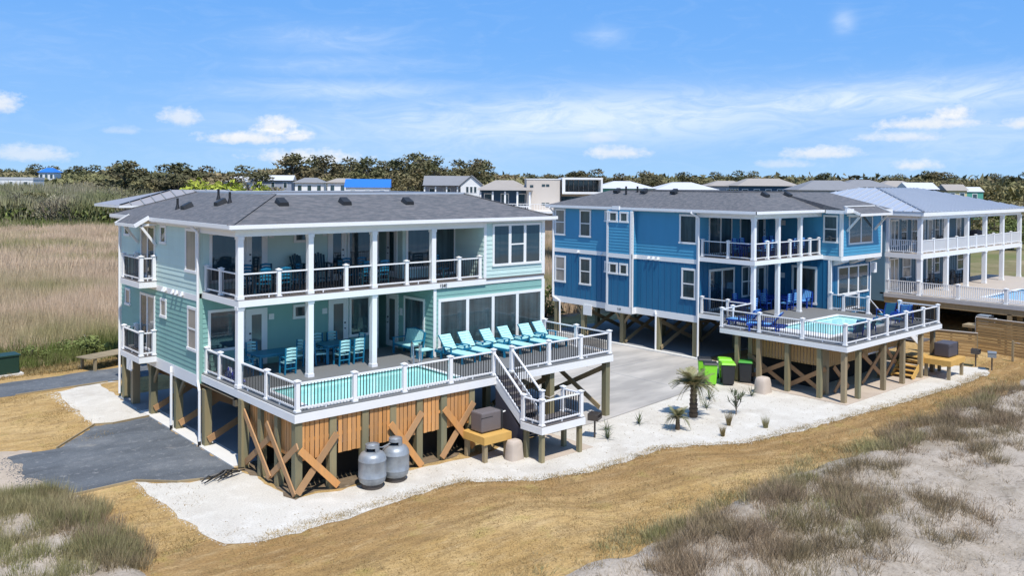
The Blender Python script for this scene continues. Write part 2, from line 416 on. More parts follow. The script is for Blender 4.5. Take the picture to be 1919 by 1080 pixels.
def batten_siding(par, F, u0, u1, z0, z1, mt, step=.40):
    b = MB(); b.wb(F, u0, u1, 0, .006, z0, z1)
    n = max(1, int((u1 - u0) / step)); d = (u1 - u0) / n
    for i in range(n + 1):
        u = min(max(u0 + i * d, u0 + .03), u1 - .03)
        b.wb(F, u - .03, u + .03, .006, .028, z0, z1)
    b.build('siding', mt, par, kind='stuff')

POSTM = {}
def post_mesh(h, w, mt, base=True):
    key = (round(h, 3), round(w, 3), mt.name, base)
    if key not in POSTM:
        b = MB(); a = w / 2
        b.box(-a, a, -a, a, 0, h - .05)
        if base: b.box(-a - .025, a + .025, -a - .025, a + .025, 0, .05)
        b.box(-a - .03, a + .03, -a - .03, a + .03, h - .05, h - .02)
        b.add([(-a - .015, -a - .015, h - .02), (a + .015, -a - .015, h - .02), (a + .015, a + .015, h - .02), (-a - .015, a + .015, h - .02), (0, 0, h + .02)], [(0, 1, 4), (1, 2, 4), (2, 3, 4), (3, 0, 4)])
        POSTM[key] = b.mesh('railing_post', mt)
    return POSTM[key]

def railing(par, p, q, posts=(), h=.93, bal=BLACKM, rail=WHITEP, pw=.13, step=.115, slack=None, bw=.011, ends=(0, 0)):
    """rail from p to q (may slope); posts: list of fractions along it"""
    p = Vector(p); q = Vector(q); L = (Vector((q.x, q.y, 0)) - Vector((p.x, p.y, 0))).length
    d = (q - p)
    b = MB()
    up = Vector((0, 0, h - .07)); lo = Vector((0, 0, .11))
    b.beam(p + up, q + up, .07, .045); b.beam(p + lo, q + lo, .05, .05)
    n2 = max(1, int(L / 1.9))
    for i in range(n2):
        c = p + d * ((i + .5) / n2); b.box(c.x - .02, c.x + .02, c.y - .02, c.y + .02, c.z, c.z + .09)
    o = b.build('railing', rail, par)
    bb = MB(); n = max(2, int(L / step))
    for i in range(1, n):
        c = p + d * (i / n)
        if any(abs(f_ * L - L * i / n) < pw * .55 for f_ in posts): continue
        bb.box(c.x - bw, c.x + bw, c.y - bw, c.y + bw, c.z + .11, c.z + h - .085)
    bb.build('balusters', bal, o, kind='stuff')
    for f_ in posts:
        c = p + d * f_
        inst(post_mesh(h + .05, pw, rail), 'railing_post', o, c)
    return o

def column(par, x, y, z0, z1, w=.2, name='porch_post'):
    a = w / 2; b = MB().box(x - a, x + a, y - a, y + a, z0, z1)
    b.box(x - a - .02, x + a + .02, y - a - .02, y + a + .02, z0, z0 + .12)
    b.box(x - a - .02, x + a + .02, y - a - .02, y + a + .02, z1 - .1, z1 - .001)
    return b.build(name, WHITEP, par)

def pile(par, x, y, z1, w=.26, mt=None, z0=-.3):
    a = w / 2
    o = MB().box(-a, a, -a, a, z0, z1).build('piling', mt or PILE, par); o.location = (x, y, 0)
    return o
def brace(par, p, q, w=.045, h=.24, up=None, mt=None, name='brace'):
    d = Vector(q) - Vector(p)
    return MB().beam(p, q, w, h, (0, 0, 1)).build(name, mt or BRACE, par)

def hip_roof(par, x0, x1, y0, y1, z, inset, rise, mt, top=True, thick=.04, name='roof'):
    i = inset if isinstance(inset, (tuple, list)) else (inset,) * 4   # left right front back
    b = MB()
    e = [(x0, y0, z), (x1, y0, z), (x1, y1, z), (x0, y1, z)]
    t = [(x0 + i[0], y0 + i[2], z + rise), (x1 - i[1], y0 + i[2], z + rise), (x1 - i[1], y1 - i[3], z + rise), (x0 + i[0], y1 - i[3], z + rise)]
    b.add(e + t, [(0, 1, 5, 4), (1, 2, 6, 5), (2, 3, 7, 6), (3, 0, 4, 7), (4, 5, 6, 7), (3, 2, 1, 0)])
    return b.build(name, mt, par), t

def text_obj(txt, loc, rot, size, parent, name='lettering', depth=.006):
    cu = D.curves.new(name, 'FONT'); cu.body = txt; cu.size = size; cu.extrude = depth; cu.align_x = 'CENTER'; cu.align_y = 'CENTER'
    cu.resolution_u = 2
    cu.materials.append(INK)
    tmp = D.objects.new(name, cu); C.objects.link(tmp)
    me = D.meshes.new_from_object(tmp.evaluated_get(bpy.context.evaluated_depsgraph_get())); me.name = name
    D.objects.remove(tmp)
    o = D.objects.new(name, me); C.objects.link(o); o.location = loc; o.rotation_euler = rot; o['kind'] = 'stuff'
    if not me.materials: me.materials.append(INK)
    if parent: o.parent = parent
    return o

def ring(b, x0, x1, y0, y1, z0, z1, w):
    """hollow rectangular band (outer size given)"""
    b.box(x0, x1, y0, y0 + w, z0, z1); b.box(x0, x1, y1 - w, y1, z0, z1)
    b.box(x0, x0 + w, y0 + w, y1 - w, z0, z1); b.box(x1 - w, x1, y0 + w, y1 - w, z0, z1)

# ------------------------------------------------------------------ HOUSE 1 (mint / teal)
H1 = thing('beach_house', 'mint and teal two-storey beach house on pilings with pool deck, nearest to the camera', 'house', (0, 0, 0), 0, 'beach houses on pilings')
W = 14.215; ZD = 2.575; ZU = 5.575
F_S = WF((-.12, 0), (0, 1), (-1, 0))          # left side wall, u = Y
F_F = WF((0, 0), (1, 0), (0, -1))             # front plane Y=0, u = X
F_B = WF((0, 3.08), (1, 0), (0, -1))          # porch back wall
F_L = WF((8.15, 0), (0, 1), (-1, 0))          # lower wing side, u = Y
F_U1 = WF((7.96, 0), (0, 1), (-1, 0)); F_U2 = WF((0, 1.95), (1, 0), (0, -1)); F_U3 = WF((10.74, 0), (0, 1), (-1, 0))
def w1():
    b = MB()                                     # lower storey core
    b.box(-.12, 7.45, 3.08, 11.98, 2.2, 5.3); b.box(7.45, 8.15, 4.1, 11.98, 2.2, 5.3); b.box(8.15, W, 0, 11.98, 2.2, 5.3)
    b.build('lower_wall', TEAL, H1)
    b = MB()
    b.box(-.12, 7.45, 3.08, 11.98, 5.5, 7.98); b.box(7.45, 7.96, 3.9, 11.98, 5.5, 7.98); b.box(7.96, 10.74, 1.95, 11.98, 5.5, 7.98); b.box(10.74, W, 0, 11.98, 5.5, 7.98)
    b.build('upper_wall', MINT, H1)
w1()
lap_siding(H1, F_S, 3.2, 11.86, 5.42, 7.85, MINT)
lap_siding(H1, F_S, 3.2, 11.86, 2.5, 5.2, TEAL)
lap_siding(H1, F_F, 10.86, W - .13, 5.52, 7.9, MINT)
lap_siding(H1, F_F, 8.27, W - .13, 2.6, 5.22, TEAL)
lap_siding(H1, F_L, .0, 4.1, 2.6, 5.3, TEAL)
lap_siding(H1, F_U3, .0, 1.95, 5.6, 7.9, MINT)
lap_siding(H1, F_B, 0, 7.45, 2.6, 5.3, TEAL, single=False)
lap_siding(H1, F_B, 0, 7.45, 5.6, 7.8, MINT, single=False)
lap_siding(H1, F_U2, 7.96, 10.74, 5.6, 7.8, MINT, single=False)
def trim1():
    MB().wb(F_S, 3.08, 11.98, 0, .03, 5.2, 5.42).build('belly_band', WHITE, H1); MB().wb(F_F, 10.74, W, 0, .032, 5.33, 5.52).build('belly_band', WHITE, H1)
    b = MB(); b.wb(F_S, 3.08, 11.98, 0, .034, 2.07, 2.5); b.box(-.12, W, 11.98, 12.02, 2.07, 2.5); b.box(W, W + .03, 0, 11.98, 2.07, 2.5)
    b.build('skirt_board', WHITE, H1)
    for (F, u0, u1, z0, z1) in ((F_S, 3.08, 3.2, 2.5, 5.2), (F_S, 3.08, 3.2, 5.42, 7.97), (F_S, 11.86, 11.98, 2.5, 5.2), (F_S, 11.86, 11.98, 5.42, 7.97),
                                (F_F, W - .13, W + .04, 2.58, 5.33), (F_F, W - .13, W + .04, 5.52, 7.97), (F_F, 10.74, 10.87, 5.58, 7.97), (F_F, 8.13, 8.27, 2.58, 5.33)):
        MB().wb(F, u0, u1, 0, .036, z0, z1).build('corner_board', WHITE, H1)
    MB().wb(WF((7.45, 3.08), (1, 0), (0, -1)), -.08, .06, 0, .05, 2.58, 5.3).build('corner_board', WHITE, H1)
    MB().wb(WF((7.45, 3.08), (1, 0), (0, -1)), -.08, .06, 0, .05, 5.58, 7.8).build('corner_board', WHITE, H1)
    b = MB(); b.wb(F_S, 3.2, 11.86, 0, .03, 7.85, 7.97); b.wb(F_F, 10.87, W - .13, 0, .03, 7.9, 7.97); b.build('frieze_board', WHITE, H1)
trim1()
def roof1():
    r, t = hip_roof(H1, -.42, W + .45, -.30, 12.45, 8.12, (2.97, 2.95, 2.9, 2.3), 1.0, SHINGLE)
    # hip and ridge cap shingles
    e = [(-.42, -.30, 8.12), (W + .45, -.30, 8.12), (W + .45, 12.45, 8.12), (-.42, 12.45, 8.12)]
    b = MB()
    for i in range(4): b.beam(Vector(e[i]) + Vector((0, 0, .02)), Vector(t[i]) + Vector((0, 0, .02)), .20, .012)
    b.build('hip_cap', SHINGLE, r)
    b = MB()
    for i in range(4): b.beam(t[i], t[(i + 1) % 4], .12, .09)
    b.build('ridge_edge', METALR, r)
    b = MB(); ring(b, -.42, W + .45, -.30, 12.45, 7.95, 8.117, .06); b.box(-.36, W + .39, -.24, 12.39, 7.955, 7.975)
    b.build('fascia', WHITE, H1)
    b = MB()                                     # K-style gutter
    for (x0, x1, y0, y1) in ((-.47, W + .53, -.365, -.302), (-.47, -.422, -.30, 12.45)):
        b.box(x0, x1, y0, y1, 8.0, 8.135)
    b.build('gutter', WHITEP, H1)
    b = MB(); b.box(-.12, 10.74, -.02, .18, 7.72, 7.95); b.box(-.12, .08, .18, 3.08, 7.72, 7.95); b.build('porch_beam', WHITE, H1)
    MB().box(-.05, 10.74, .18, 3.06, 7.80, 7.84).build('porch_ceiling', WHITE, H1)
    s = 1.0 / 2.95; sl_ = 1.0 / 3.05
    for (x, y) in ((2.35, 1.55), (5.0, 1.55), (7.9, 1.5)):
        z = 8.12 + (y + .36) * s
        v = MB(); v.add([(-.2, -.2, 0), (.2, -.2, 0), (.2, .22, 0), (-.2, .22, 0), (-.17, -.17, .13), (.17, -.17, .13), (.15, .2, .19), (-.15, .2, .19)], MB.BOXF)
        o = v.build('roof_vent', DARKP, H1); o.location = (x, y, z); o.rotation_euler = (math.atan(s), 0, 0)
    for (x, y) in ((.75, 6.6), (1.3, 4.6)):
        z = 8.12 + (x + .5) * sl_
        v = MB(); v.add([(-.2, -.2, 0), (.2, -.2, 0), (.2, .22, 0), (-.2, .22, 0), (-.17, -.17, .13), (.17, -.17, .13), (.15, .2, .19), (-.15, .2, .19)], MB.BOXF)
        o = v.build('roof_vent', DARKP, H1); o.location = (x, y, z); o.rotation_euler = (math.atan(sl_), 0, R(-90))
    for (x, y) in ((.6, 7.2), (1.8, 6.0), (1.5, 4.2)):
        z = 8.12 + (x + .5) * sl_
        MB().cyl((x, y, z - .1), (x, y, z + .42), .05, .05, 8).cyl((x, y, z - .1), (x, y, z + .16), .12, .055, 8).build('vent_pipe', BLACKM, H1)
roof1()
# awning over the upper side balcony
b = MB()
b.add([(-.5, 7.42, 8.16), (-.5, 9.75, 8.16), (-1.0, 9.75, 7.86), (-1.0, 7.42, 7.86), (-.5, 7.42, 8.09), (-.5, 9.75, 8.09), (-1.0, 9.75, 7.79), (-1.0, 7.42, 7.79)], MB.BOXF)
aw = b.build('awning', SHINGLE, H1)
b = MB(); b.beam((-.45, 7.40, 8.14), (-1.02, 7.40, 7.80), .04, .15); b.beam((-.45, 9.77, 8.14), (-1.02, 9.77, 7.80), .04, .15); b.beam((-1.02, 7.40, 7.81), (-1.02, 9.77, 7.81), .04, .12)
b.build('awning_trim', WHITE, aw)
for y in (7.5, 9.65):
    MB().beam((-.15, y, 7.0), (-.80, y, 7.86), .09, .09).beam((-.12, y, 7.84), (-.95, y, 7.84), .09, .09).build('awning_bracket', WHITE, aw)
# side windows, doors, balconies
window(H1, F_S, 10.72, 11.42, 7.2, 7.82, n0=.0)
window(H1, F_S, 6.38, 7.02, 7.1, 7.85, pane=GLASSB)
window(H1, F_S, 3.26, 4.36, 6.2, 7.84, pane=BLIND)
window(H1, F_S, 10.66, 11.3, 4.2, 4.95, pane=BLIND)
window(H1, F_S, 6.34, 7.0, 4.18, 4.95, pane=BLIND)
window(H1, F_S, 3.24, 4.14, 3.32, 4.95, 'dh', pane=BLIND)
window(H1, F_S, 7.62, 9.3, 5.62, 7.78, lites=2, pane=[GLASS, BLIND])
window(H1, F_S, 7.62, 9.38, 2.62, 4.95, lites=2, pane=[BLIND, GLASS])
for zf in (5.56, 2.56):
    b = MB(); b.box(-.80, -.15, 7.45, 9.72, zf - .02, zf + .02); bal = b.build('balcony_floor', BROWND, H1)
    b = MB(); b.box(-.83, -.8, 7.42, 9.75, zf - .24, zf - .02); b.box(-.8, -.15, 7.42, 7.45, zf - .24, zf - .02); b.box(-.8, -.15, 9.72, 9.75, zf - .24, zf - .02); b.box(-.8, -.15, 7.45, 9.72, zf - .2, zf - .17)
    b.build('balcony_fascia', WHITE, H1)
    railing(H1, (-.72, 7.53, zf + .02), (-.72, 9.64, zf + .02), (0, 1), h=.98, pw=.14)
    railing(H1, (-.72, 7.53, zf + .02), (-.22, 7.53, zf + .02), (1,), h=.98, pw=.14)
    railing(H1, (-.72, 9.64, zf + .02), (-.22, 9.64, zf + .02), (1,), h=.98, pw=.14)
# vent hoods on the belly band
for y in (6.55, 6.35, 5.55, 5.15, 4.6):
    MB().add([(-.155, y - .07, 5.3), (-.155, y + .07, 5.3), (-.26, y + .07, 5.26), (-.26, y - .07, 5.26), (-.155, y - .07, 5.42), (-.155, y + .07, 5.42), (-.20, y + .06, 5.4), (-.20, y - .06, 5.4)], MB.BOXF).build('vent_hood', WHITEP, H1)
# downspouts
for (y, zt) in ((5.55, 2.3), (2.86, 8.0)):
    b = MB()
    if zt > 5: b.tube([(-.40, 3.3, 8.0), (-.2, 3.02, 7.72), (-.2, 3.02, 2.35), (-.22, 2.8, 2.0), (-.22, 2.8, .16)], .05, 8)
    else: b.tube([(-.2, y + .12, 2.42), (-.24, y, 2.2), (-.24, y, .05)], .05, 8)
    ds = b.build('downspout', WHITEP, H1)
    MB().cyl((-.22 if zt > 5 else -.24, 2.8 if zt > 5 else y, .0), (-.22 if zt > 5 else -.24, 2.8 if zt > 5 else y, .18), .06, .06, 8).build('downspout_shoe', BLACKM, ds)
MB().tube([(-.2, 11.93, 7.9), (-.2, 11.93, .2)], .05, 8).build('downspout', WHITEP, H1)
MB().tube([(W + .1, .1, 8.0), (W + .08, .25, 7.7)], .05, 8).build('downspout', WHITEP, H1)
MB().wb(F_S, 10.3, 10.95, .05, .09, 1.45, 2.12).build('meter_board', WHITE, H1)
# porch back wall openings, lower storey
window(H1, F_B, .19, 1.62, 3.3, 4.86, lites=1, pane=GLASSB)
door(H1, F_B, 1.64, 2.5, 2.6, 4.76, side=-1)
window(H1, F_B, 3.58, 4.18, 4.2, 4.76)
door(H1, F_B, 5.14, 6.05, 2.6, 4.86, side=1)
window(H1, F_B, 6.1, 7.1, 3.2, 4.86, pane=GLASS)
for x in (2.67, 4.97): MB().wb(F_B, x - .11, x + .11, .02, .04, 4.28, 4.5).build('notice_plate', PAPER, H1)
window(H1, F_L, .56, 2.05, 2.85, 4.86, pane=GLASS)
door(H1, F_L, 2.48, 3.38, 2.6, 4.86, side=1)
MB().wb(F_L, 2.16, 2.36, .02, .04, 4.0, 4.3).build('notice_plate', PAPER, H1)
# upper storey
window(H1, F_B, .24, 1.62, 5.85, 7.72, lites=1, pane=GLASSB)
door(H1, F_B, 1.64, 2.5, 5.6, 7.74, side=-1, pane=GLASSB)
window(H1, F_B, 3.6, 4.2, 7.2, 7.76)
door(H1, F_B, 5.1, 5.95, 5.6, 7.74, side=1, pane=GLASSB)
window(H1, F_B, 6.0, 7.25, 6.05, 7.74, pane=GLASSB)
for x in (2.67, 4.97): MB().wb(F_B, x - .11, x + .11, .02, .04, 7.42, 7.66).build('notice_plate', PAPER, H1)
door(H1, F_U1, 2.3, 3.1, 5.6, 7.74, side=1, pane=GLASS)
window(H1, F_U2, 8.12, 9.42, 5.95, 7.74, pane=GLASSB)
window(H1, F_U2, 9.5, 10.70, 5.64, 7.74, pane=GLASS, trim=.07)
# wing windows
window(H1, F_F, 11.2, 14.02, 6.05, 7.86, ['fixed', 'dh', 'fixed'], 3, pane=GLASSB)
window(H1, F_F, 8.36, 14.12, 2.82, 4.9, 'fixed', 4, pane=GLASS, trim=.12)
# porch structure
MB().box(-.0, W, -.06, 3.1, 5.50, 5.575).build('upper_deck_floor', BROWND, H1)
b = MB(); b.box(-.03, W - 3.4, -.09, -.06, 5.33, 5.55); b.box(-.03, 0, -.06, 3.08, 5.33, 5.55); b.build('upper_deck_fascia', WHITE, H1)
MB().box(0.02, 8.13, -.03, 3.06, 5.31, 5.34).build('lower_porch_ceiling', MINT, H1)
for x, y in ((.08, .08), (2.71, .08), (5.38, .08), (8.15, .08)): column(H1, x, y, 5.575, 7.72)
for x, y in ((.08, .08), (2.71, .08), (5.38, .08)): column(H1, x, y, ZD, 5.33, .21)
xs = (0.1, 1.52, 2.71, 4.20, 5.38, 6.9, 8.15, 9.5, 10.62)
railing(H1, (.1, .1, ZU), (10.62, .1, ZU), [ (x - .1) / 10.52 for x in (1.52, 4.2, 6.9, 9.5, 10.6)])
railing(H1, (.1, .1, ZU), (.1, 2.95, ZU), [(1.65 - .1) / 2.85, 1.0])
text_obj('124E', (8.55, -.115, 5.44), (R(90), 0, 0), .19, H1, 'house_number')
# lower deck with pool cut out
PX0, PX1, PY0, PY1 = .55, 6.85, -3.86, -.78
for (x0, x1, y0, y1) in ((-.02, PX0, -4.12, 3.08), (PX1, W + .02, -4.12, .0), (PX0, PX1, PY1, 3.08), (PX0, PX1, -4.12, PY0), (PX1, 8.15, 0, 3.08)):
    MB().box(x0, x1, y0, y1, 2.50, ZD).build('deck_floor', DECK, H1)
b = MB(); b.box(-.05, 7.98, -4.16, -4.12, 2.28, 2.535); b.box(8.8, W + .05, -4.16, -4.12, 2.28, 2.535); b.box(-.05, -.02, -4.12, 3.08, 2.28, 2.535); b.box(W + .02, W + .05, -4.12, 0, 2.28, 2.535)
b.box(7.98, 8.8, -4.16, -4.12, 2.28, 2.40)
b.build('deck_fascia', WHITE, H1)
b = MB()
for i in range(18): b.box(.1 + i * .8, .15 + i * .8, -4.1, 3.0, 2.3, 2.497)
b.build('deck_joists', UNDER, H1, kind='stuff')
pool = MB(); ring(pool, PX0, PX1, PY0, PY1, 2.58, 2.62, .16)
pool.box(PX0, PX0 + .02, PY0, PY1, 1.3, 2.58); pool.box(PX1 - .02, PX1, PY0, PY1, 1.3, 2.58); pool.box(PX0, PX1, PY0, PY0 + .02, 1.3, 2.58); pool.box(PX0, PX1, PY1 - .02, PY1, 1.3, 2.58)
po = pool.build('pool_coping', WHITEP, H1)
MB().box(PX0 + .03, PX1 - .03, PY0 + .03, PY1 - .03, 1.3, 2.52).build('pool_water', WATER, H1)
MB().tube([(6.95, -.75, 2.5), (6.95, -.72, 3.25), (6.85, -.85, 3.42), (6.75, -1.1, 3.35), (6.72, -1.2, 2.5)], .025, 8).tube([(6.95, -.25, 2.5), (6.95, -.22, 3.25), (6.85, -.35, 3.42), (6.75, -.6, 3.35), (6.72, -.7, 2.5)], .025, 8).build('pool_handrail', CHROME, H1)
railing(H1, (.13, -3.97, ZD), (7.95, -3.97, ZD), [0, 2.0 / 7.82, 3.91 / 7.82, 5.85 / 7.82, 1.0])
railing(H1, (8.84, -3.97, ZD), (W - .0, -3.97, ZD), [0, 1.9 / 5.375, 3.67 / 5.375, 1.0])
railing(H1, (.13, -3.97, ZD), (.13, 3.0, ZD), [2.06 / 6.97, 4.2 / 6.97, 5.77 / 6.97, 1.0])
railing(H1, (W - .0, -3.97, ZD), (W - .0, -.12, ZD), [1.9 / 3.85, 1.0])
# stair from the deck to the landing
ZL = 1.27
def stair1():
    st = MB(); n = 7; rise = (ZD - ZL) / n; run = 1.5 / n
    s = MB().beam((7.96, -4.14, ZD - .22), (7.96, -5.64, ZL - .22), .05, .34, (0, 0, 1)).beam((8.84, -4.14, ZD - .22), (8.84, -5.64, ZL - .22), .05, .34).build('stair_stringer', WHITE, H1)
    for i in range(n - 1):
        z = ZD - (i + 1) * rise; y = -4.14 - i * run
        MB().box(7.99, 8.81, y - run - .03, y, z - .03, z).build('tread', BROWND, s)
        MB().box(7.99, 8.81, y - .02, y, z, z + rise - .03).build('riser', CHAR, s)
    MB().add([(7.985, -4.1, 2.25), (8.815, -4.1, 2.25), (8.815, -5.6, .95), (7.985, -5.6, .95), (7.985, -4.1, 2.2), (8.815, -4.1, 2.2), (8.815, -5.6, .9), (7.985, -5.6, .9)], MB.BOXF).build('stair_underside', CHAR, s)
    railing(H1, (7.95, -4.05, ZD - .05), (7.95, -5.62, ZL), (1.0,), h=.9)
    railing(H1, (8.84, -4.05, ZD - .05), (8.84, -5.62, ZL), (1.0,), h=.9)
stair1()
MB().add([(7.965, -4.12, 2.12), (7.965, -5.6, .98), (7.965, -5.6, .32), (7.965, -4.12, .32), (7.935, -4.12, 2.12), (7.935, -5.6, .98), (7.935, -5.6, .32), (7.935, -4.12, .32)], [(0, 1, 2, 3), (7, 6, 5, 4), (0, 4, 5, 1), (1, 5, 6, 2), (2, 6, 7, 3), (3, 7, 4, 0)]).build('stair_side_panel', CHAR, H1)
MB().box(7.86, 9.94, -6.66, -5.6, ZL - .05, ZL).build('landing_floor', BROWND, H1)
b = MB(); b.box(7.83, 9.97, -6.69, -6.66, ZL - .27, ZL - .03); b.box(7.83, 7.86, -6.66, -5.6, ZL - .27, ZL - .03); b.box(9.94, 9.97, -6.66, -5.6, ZL - .27, ZL - .03); b.box(7.86, 9.94, -5.6, -5.57, ZL - .27, ZL - .06)
b.build('landing_fascia', WHITE, H1)
railing(H1, (7.95, -5.62, ZL), (7.95, -6.56, ZL), (1.0,), h=.9)
railing(H1, (7.95, -6.56, ZL), (9.86, -6.56, ZL), (1.0,), h=.9)
railing(H1, (9.86, -6.56, ZL), (9.86, -5.66, ZL), (1.0,), h=.9)
MB().tube([(8.9, -5.64, ZL + .72), (9.2, -5.65, ZL + .60), (9.5, -5.66, ZL + .68), (9.83, -5.66, ZL + .84)], .018, 6).build('gate_rope', TAND, H1)
s2 = MB().beam((8.95, -5.55, ZL - .15), (8.95, -4.1, .1), .05, .3).beam((9.85, -5.55, ZL - .15), (9.85, -4.1, .1), .05, .3).build('stair_stringer', CHAR, H1)
for i in range(6):
    z = ZL - (i + 1) * ZL / 7; y = -5.55 + i * .21
    MB().box(8.98, 9.82, y, y + .25, z - .03, z).build('tread', BROWND, s2)
for x, y in ((7.98, -5.75), (7.98, -6.53), (9.82, -5.75), (9.82, -6.53)): pile(H1, x, y, ZL - .06, .15)
# pilings
for x in (.02, 3.55, 7.1, 10.6, 14.0):
    for y in (11.75, 8.3, 5.5, 2.72, -.4):
        if y < 0 and 3 < x < 8: continue
        pile(H1, x, y, 2.07 if y > 0 else 2.3, .27 if x < 1 else .25, PILE)
pile(H1, .0, 10.45, 2.1, .3, OLDW)
for x in (.12, 1.3, 2.47, 3.53, 4.6, 5.62, 6.86): pile(H1, x, -3.98, 2.3, .24)
for y in (-1.55, -2.75): pile(H1, .14, y, 2.3, .22)
for x in (10.9, 14.1): pile(H1, x, -3.9, 2.3, .24)
# slatted enclosure round the pool equipment
sm = MB().box(-.068, .068, -.012, .012, 0, 1.22).mesh('slat', CEDAR)
for i in range(41):
    x = .26 + i * .164
    if any(abs(x - p) < .15 for p in (1.3, 2.47, 3.53, 4.6, 5.62)): continue
    inst(sm, 'slat', H1, (x, -4.06 + .004 * (i % 3), 1.07 + .01 * (i % 2)))
for i in range(20):
    y = -3.8 + i * .164
    if y > -.65: break
    inst(sm, 'slat', H1, (.17, y, 1.07), (0, 0, R(90)))
b = MB(); b.box(.2, 6.9, -4.03, -3.99, 1.62, 1.72); b.box(.2, 6.9, -4.03, -3.99, 2.1, 2.25); b.box(.19, .23, -3.8, -.6, 1.62, 1.72); b.build('slat_rail', CEDAR, H1)
b = MB(); b.box(6.98, 7.03, -3.9, -.6, .0, 2.3); b.box(.4, 7.0, -.65, -.6, 0, 2.3); b.box(.7, 6.9, -3.2, -3.15, 0, 2.3); b.build('dark_backing_wall', SHADEB, H1)  # near-black boards stand in for the shaded void behind the slats
# cross braces
Yb = -4.15
for (x0, z0, x1, z1) in ((.05, .12, 1.4, 1.72), (.12, 1.45, 1.42, .1), (3.36, 1.68, 4.62, .02), (3.4, .3, 4.66, 1.83), (5.56, 1.80, 6.86, .22), (5.5, .1, 6.9, 1.80)):
    off = 0 if z1 > z0 else -.05
    MB().beam((x0, Yb + off, z0), (x1, Yb + off, z1), .045, .22, (0, 0, 1)).build('brace', CEDAR if z1 < z0 else BRACE, H1)
for (y0, z0, y1, z1) in ((-.5, 1.95, -2.45, .2), (-2.2, 1.9, -4.12, .08), (-.55, .2, -2.5, 1.55), (-2.4, .25, -4.2, 1.6)):
    off = -.03 if z0 > z1 else .02
    MB().beam((off, y0, z0), (off, y1, z1), .045, .2, (0, 0, 1)).build('brace', BRACE, H1)
for y in (2.72, 5.5, 8.3):
    for x0, x1 in ((.0, 3.5), (3.6, 7.0), (7.1, 10.5)):
        MB().beam((x0, y - .18, .25), (x1, y - .18, 1.9), .05, .24, (0, 0, 1)).build('brace', BRACE, H1)
        MB().beam((x0, y + .18, 1.9), (x1, y + .18, .25), .05, .24, (0, 0, 1)).build('brace', BRACE, H1)
for x in (10.75, 14.05):
    MB().beam((x - .16, -3.75, .35), (x - .16, -.45, 2.0), .05, .2).build('brace', OLDW, H1); MB().beam((x + .16, -3.75, 2.0), (x + .16, -.45, .35), .05, .2).build('brace', OLDW, H1)
for x0, x1 in ((10.8, 14.0),):
    MB().beam((x0, -.5, .3), (x1, -.5, 2.05), .05, .2).build('brace', OLDW, H1); MB().beam((x0, -.32, 2.05), (x1, -.32, .3), .05, .2).build('brace', OLDW, H1)
for (y, x) in ((8.3, .02), (5.5, .02)):
    MB().beam((x, y - .1, 1.35), (x, y - .65, 2.05), .08, .14).beam((x, y + .1, 1.35), (x, y + .65, 2.05), .08, .14).build('knee_brace', OLDW, H1)
b = MB()
for i in range(14): b.box(.3 + i, .36 + i, .2, 11.9, 1.95, 2.19)
b.box(-.1, W, .0, .2, 1.98, 2.2)
b.build('floor_joists', UNDER, H1, kind='stuff')
MB().box(-.1, W, 0.02, 11.95, 2.19, 2.2).build('underside', UNDER, H1)
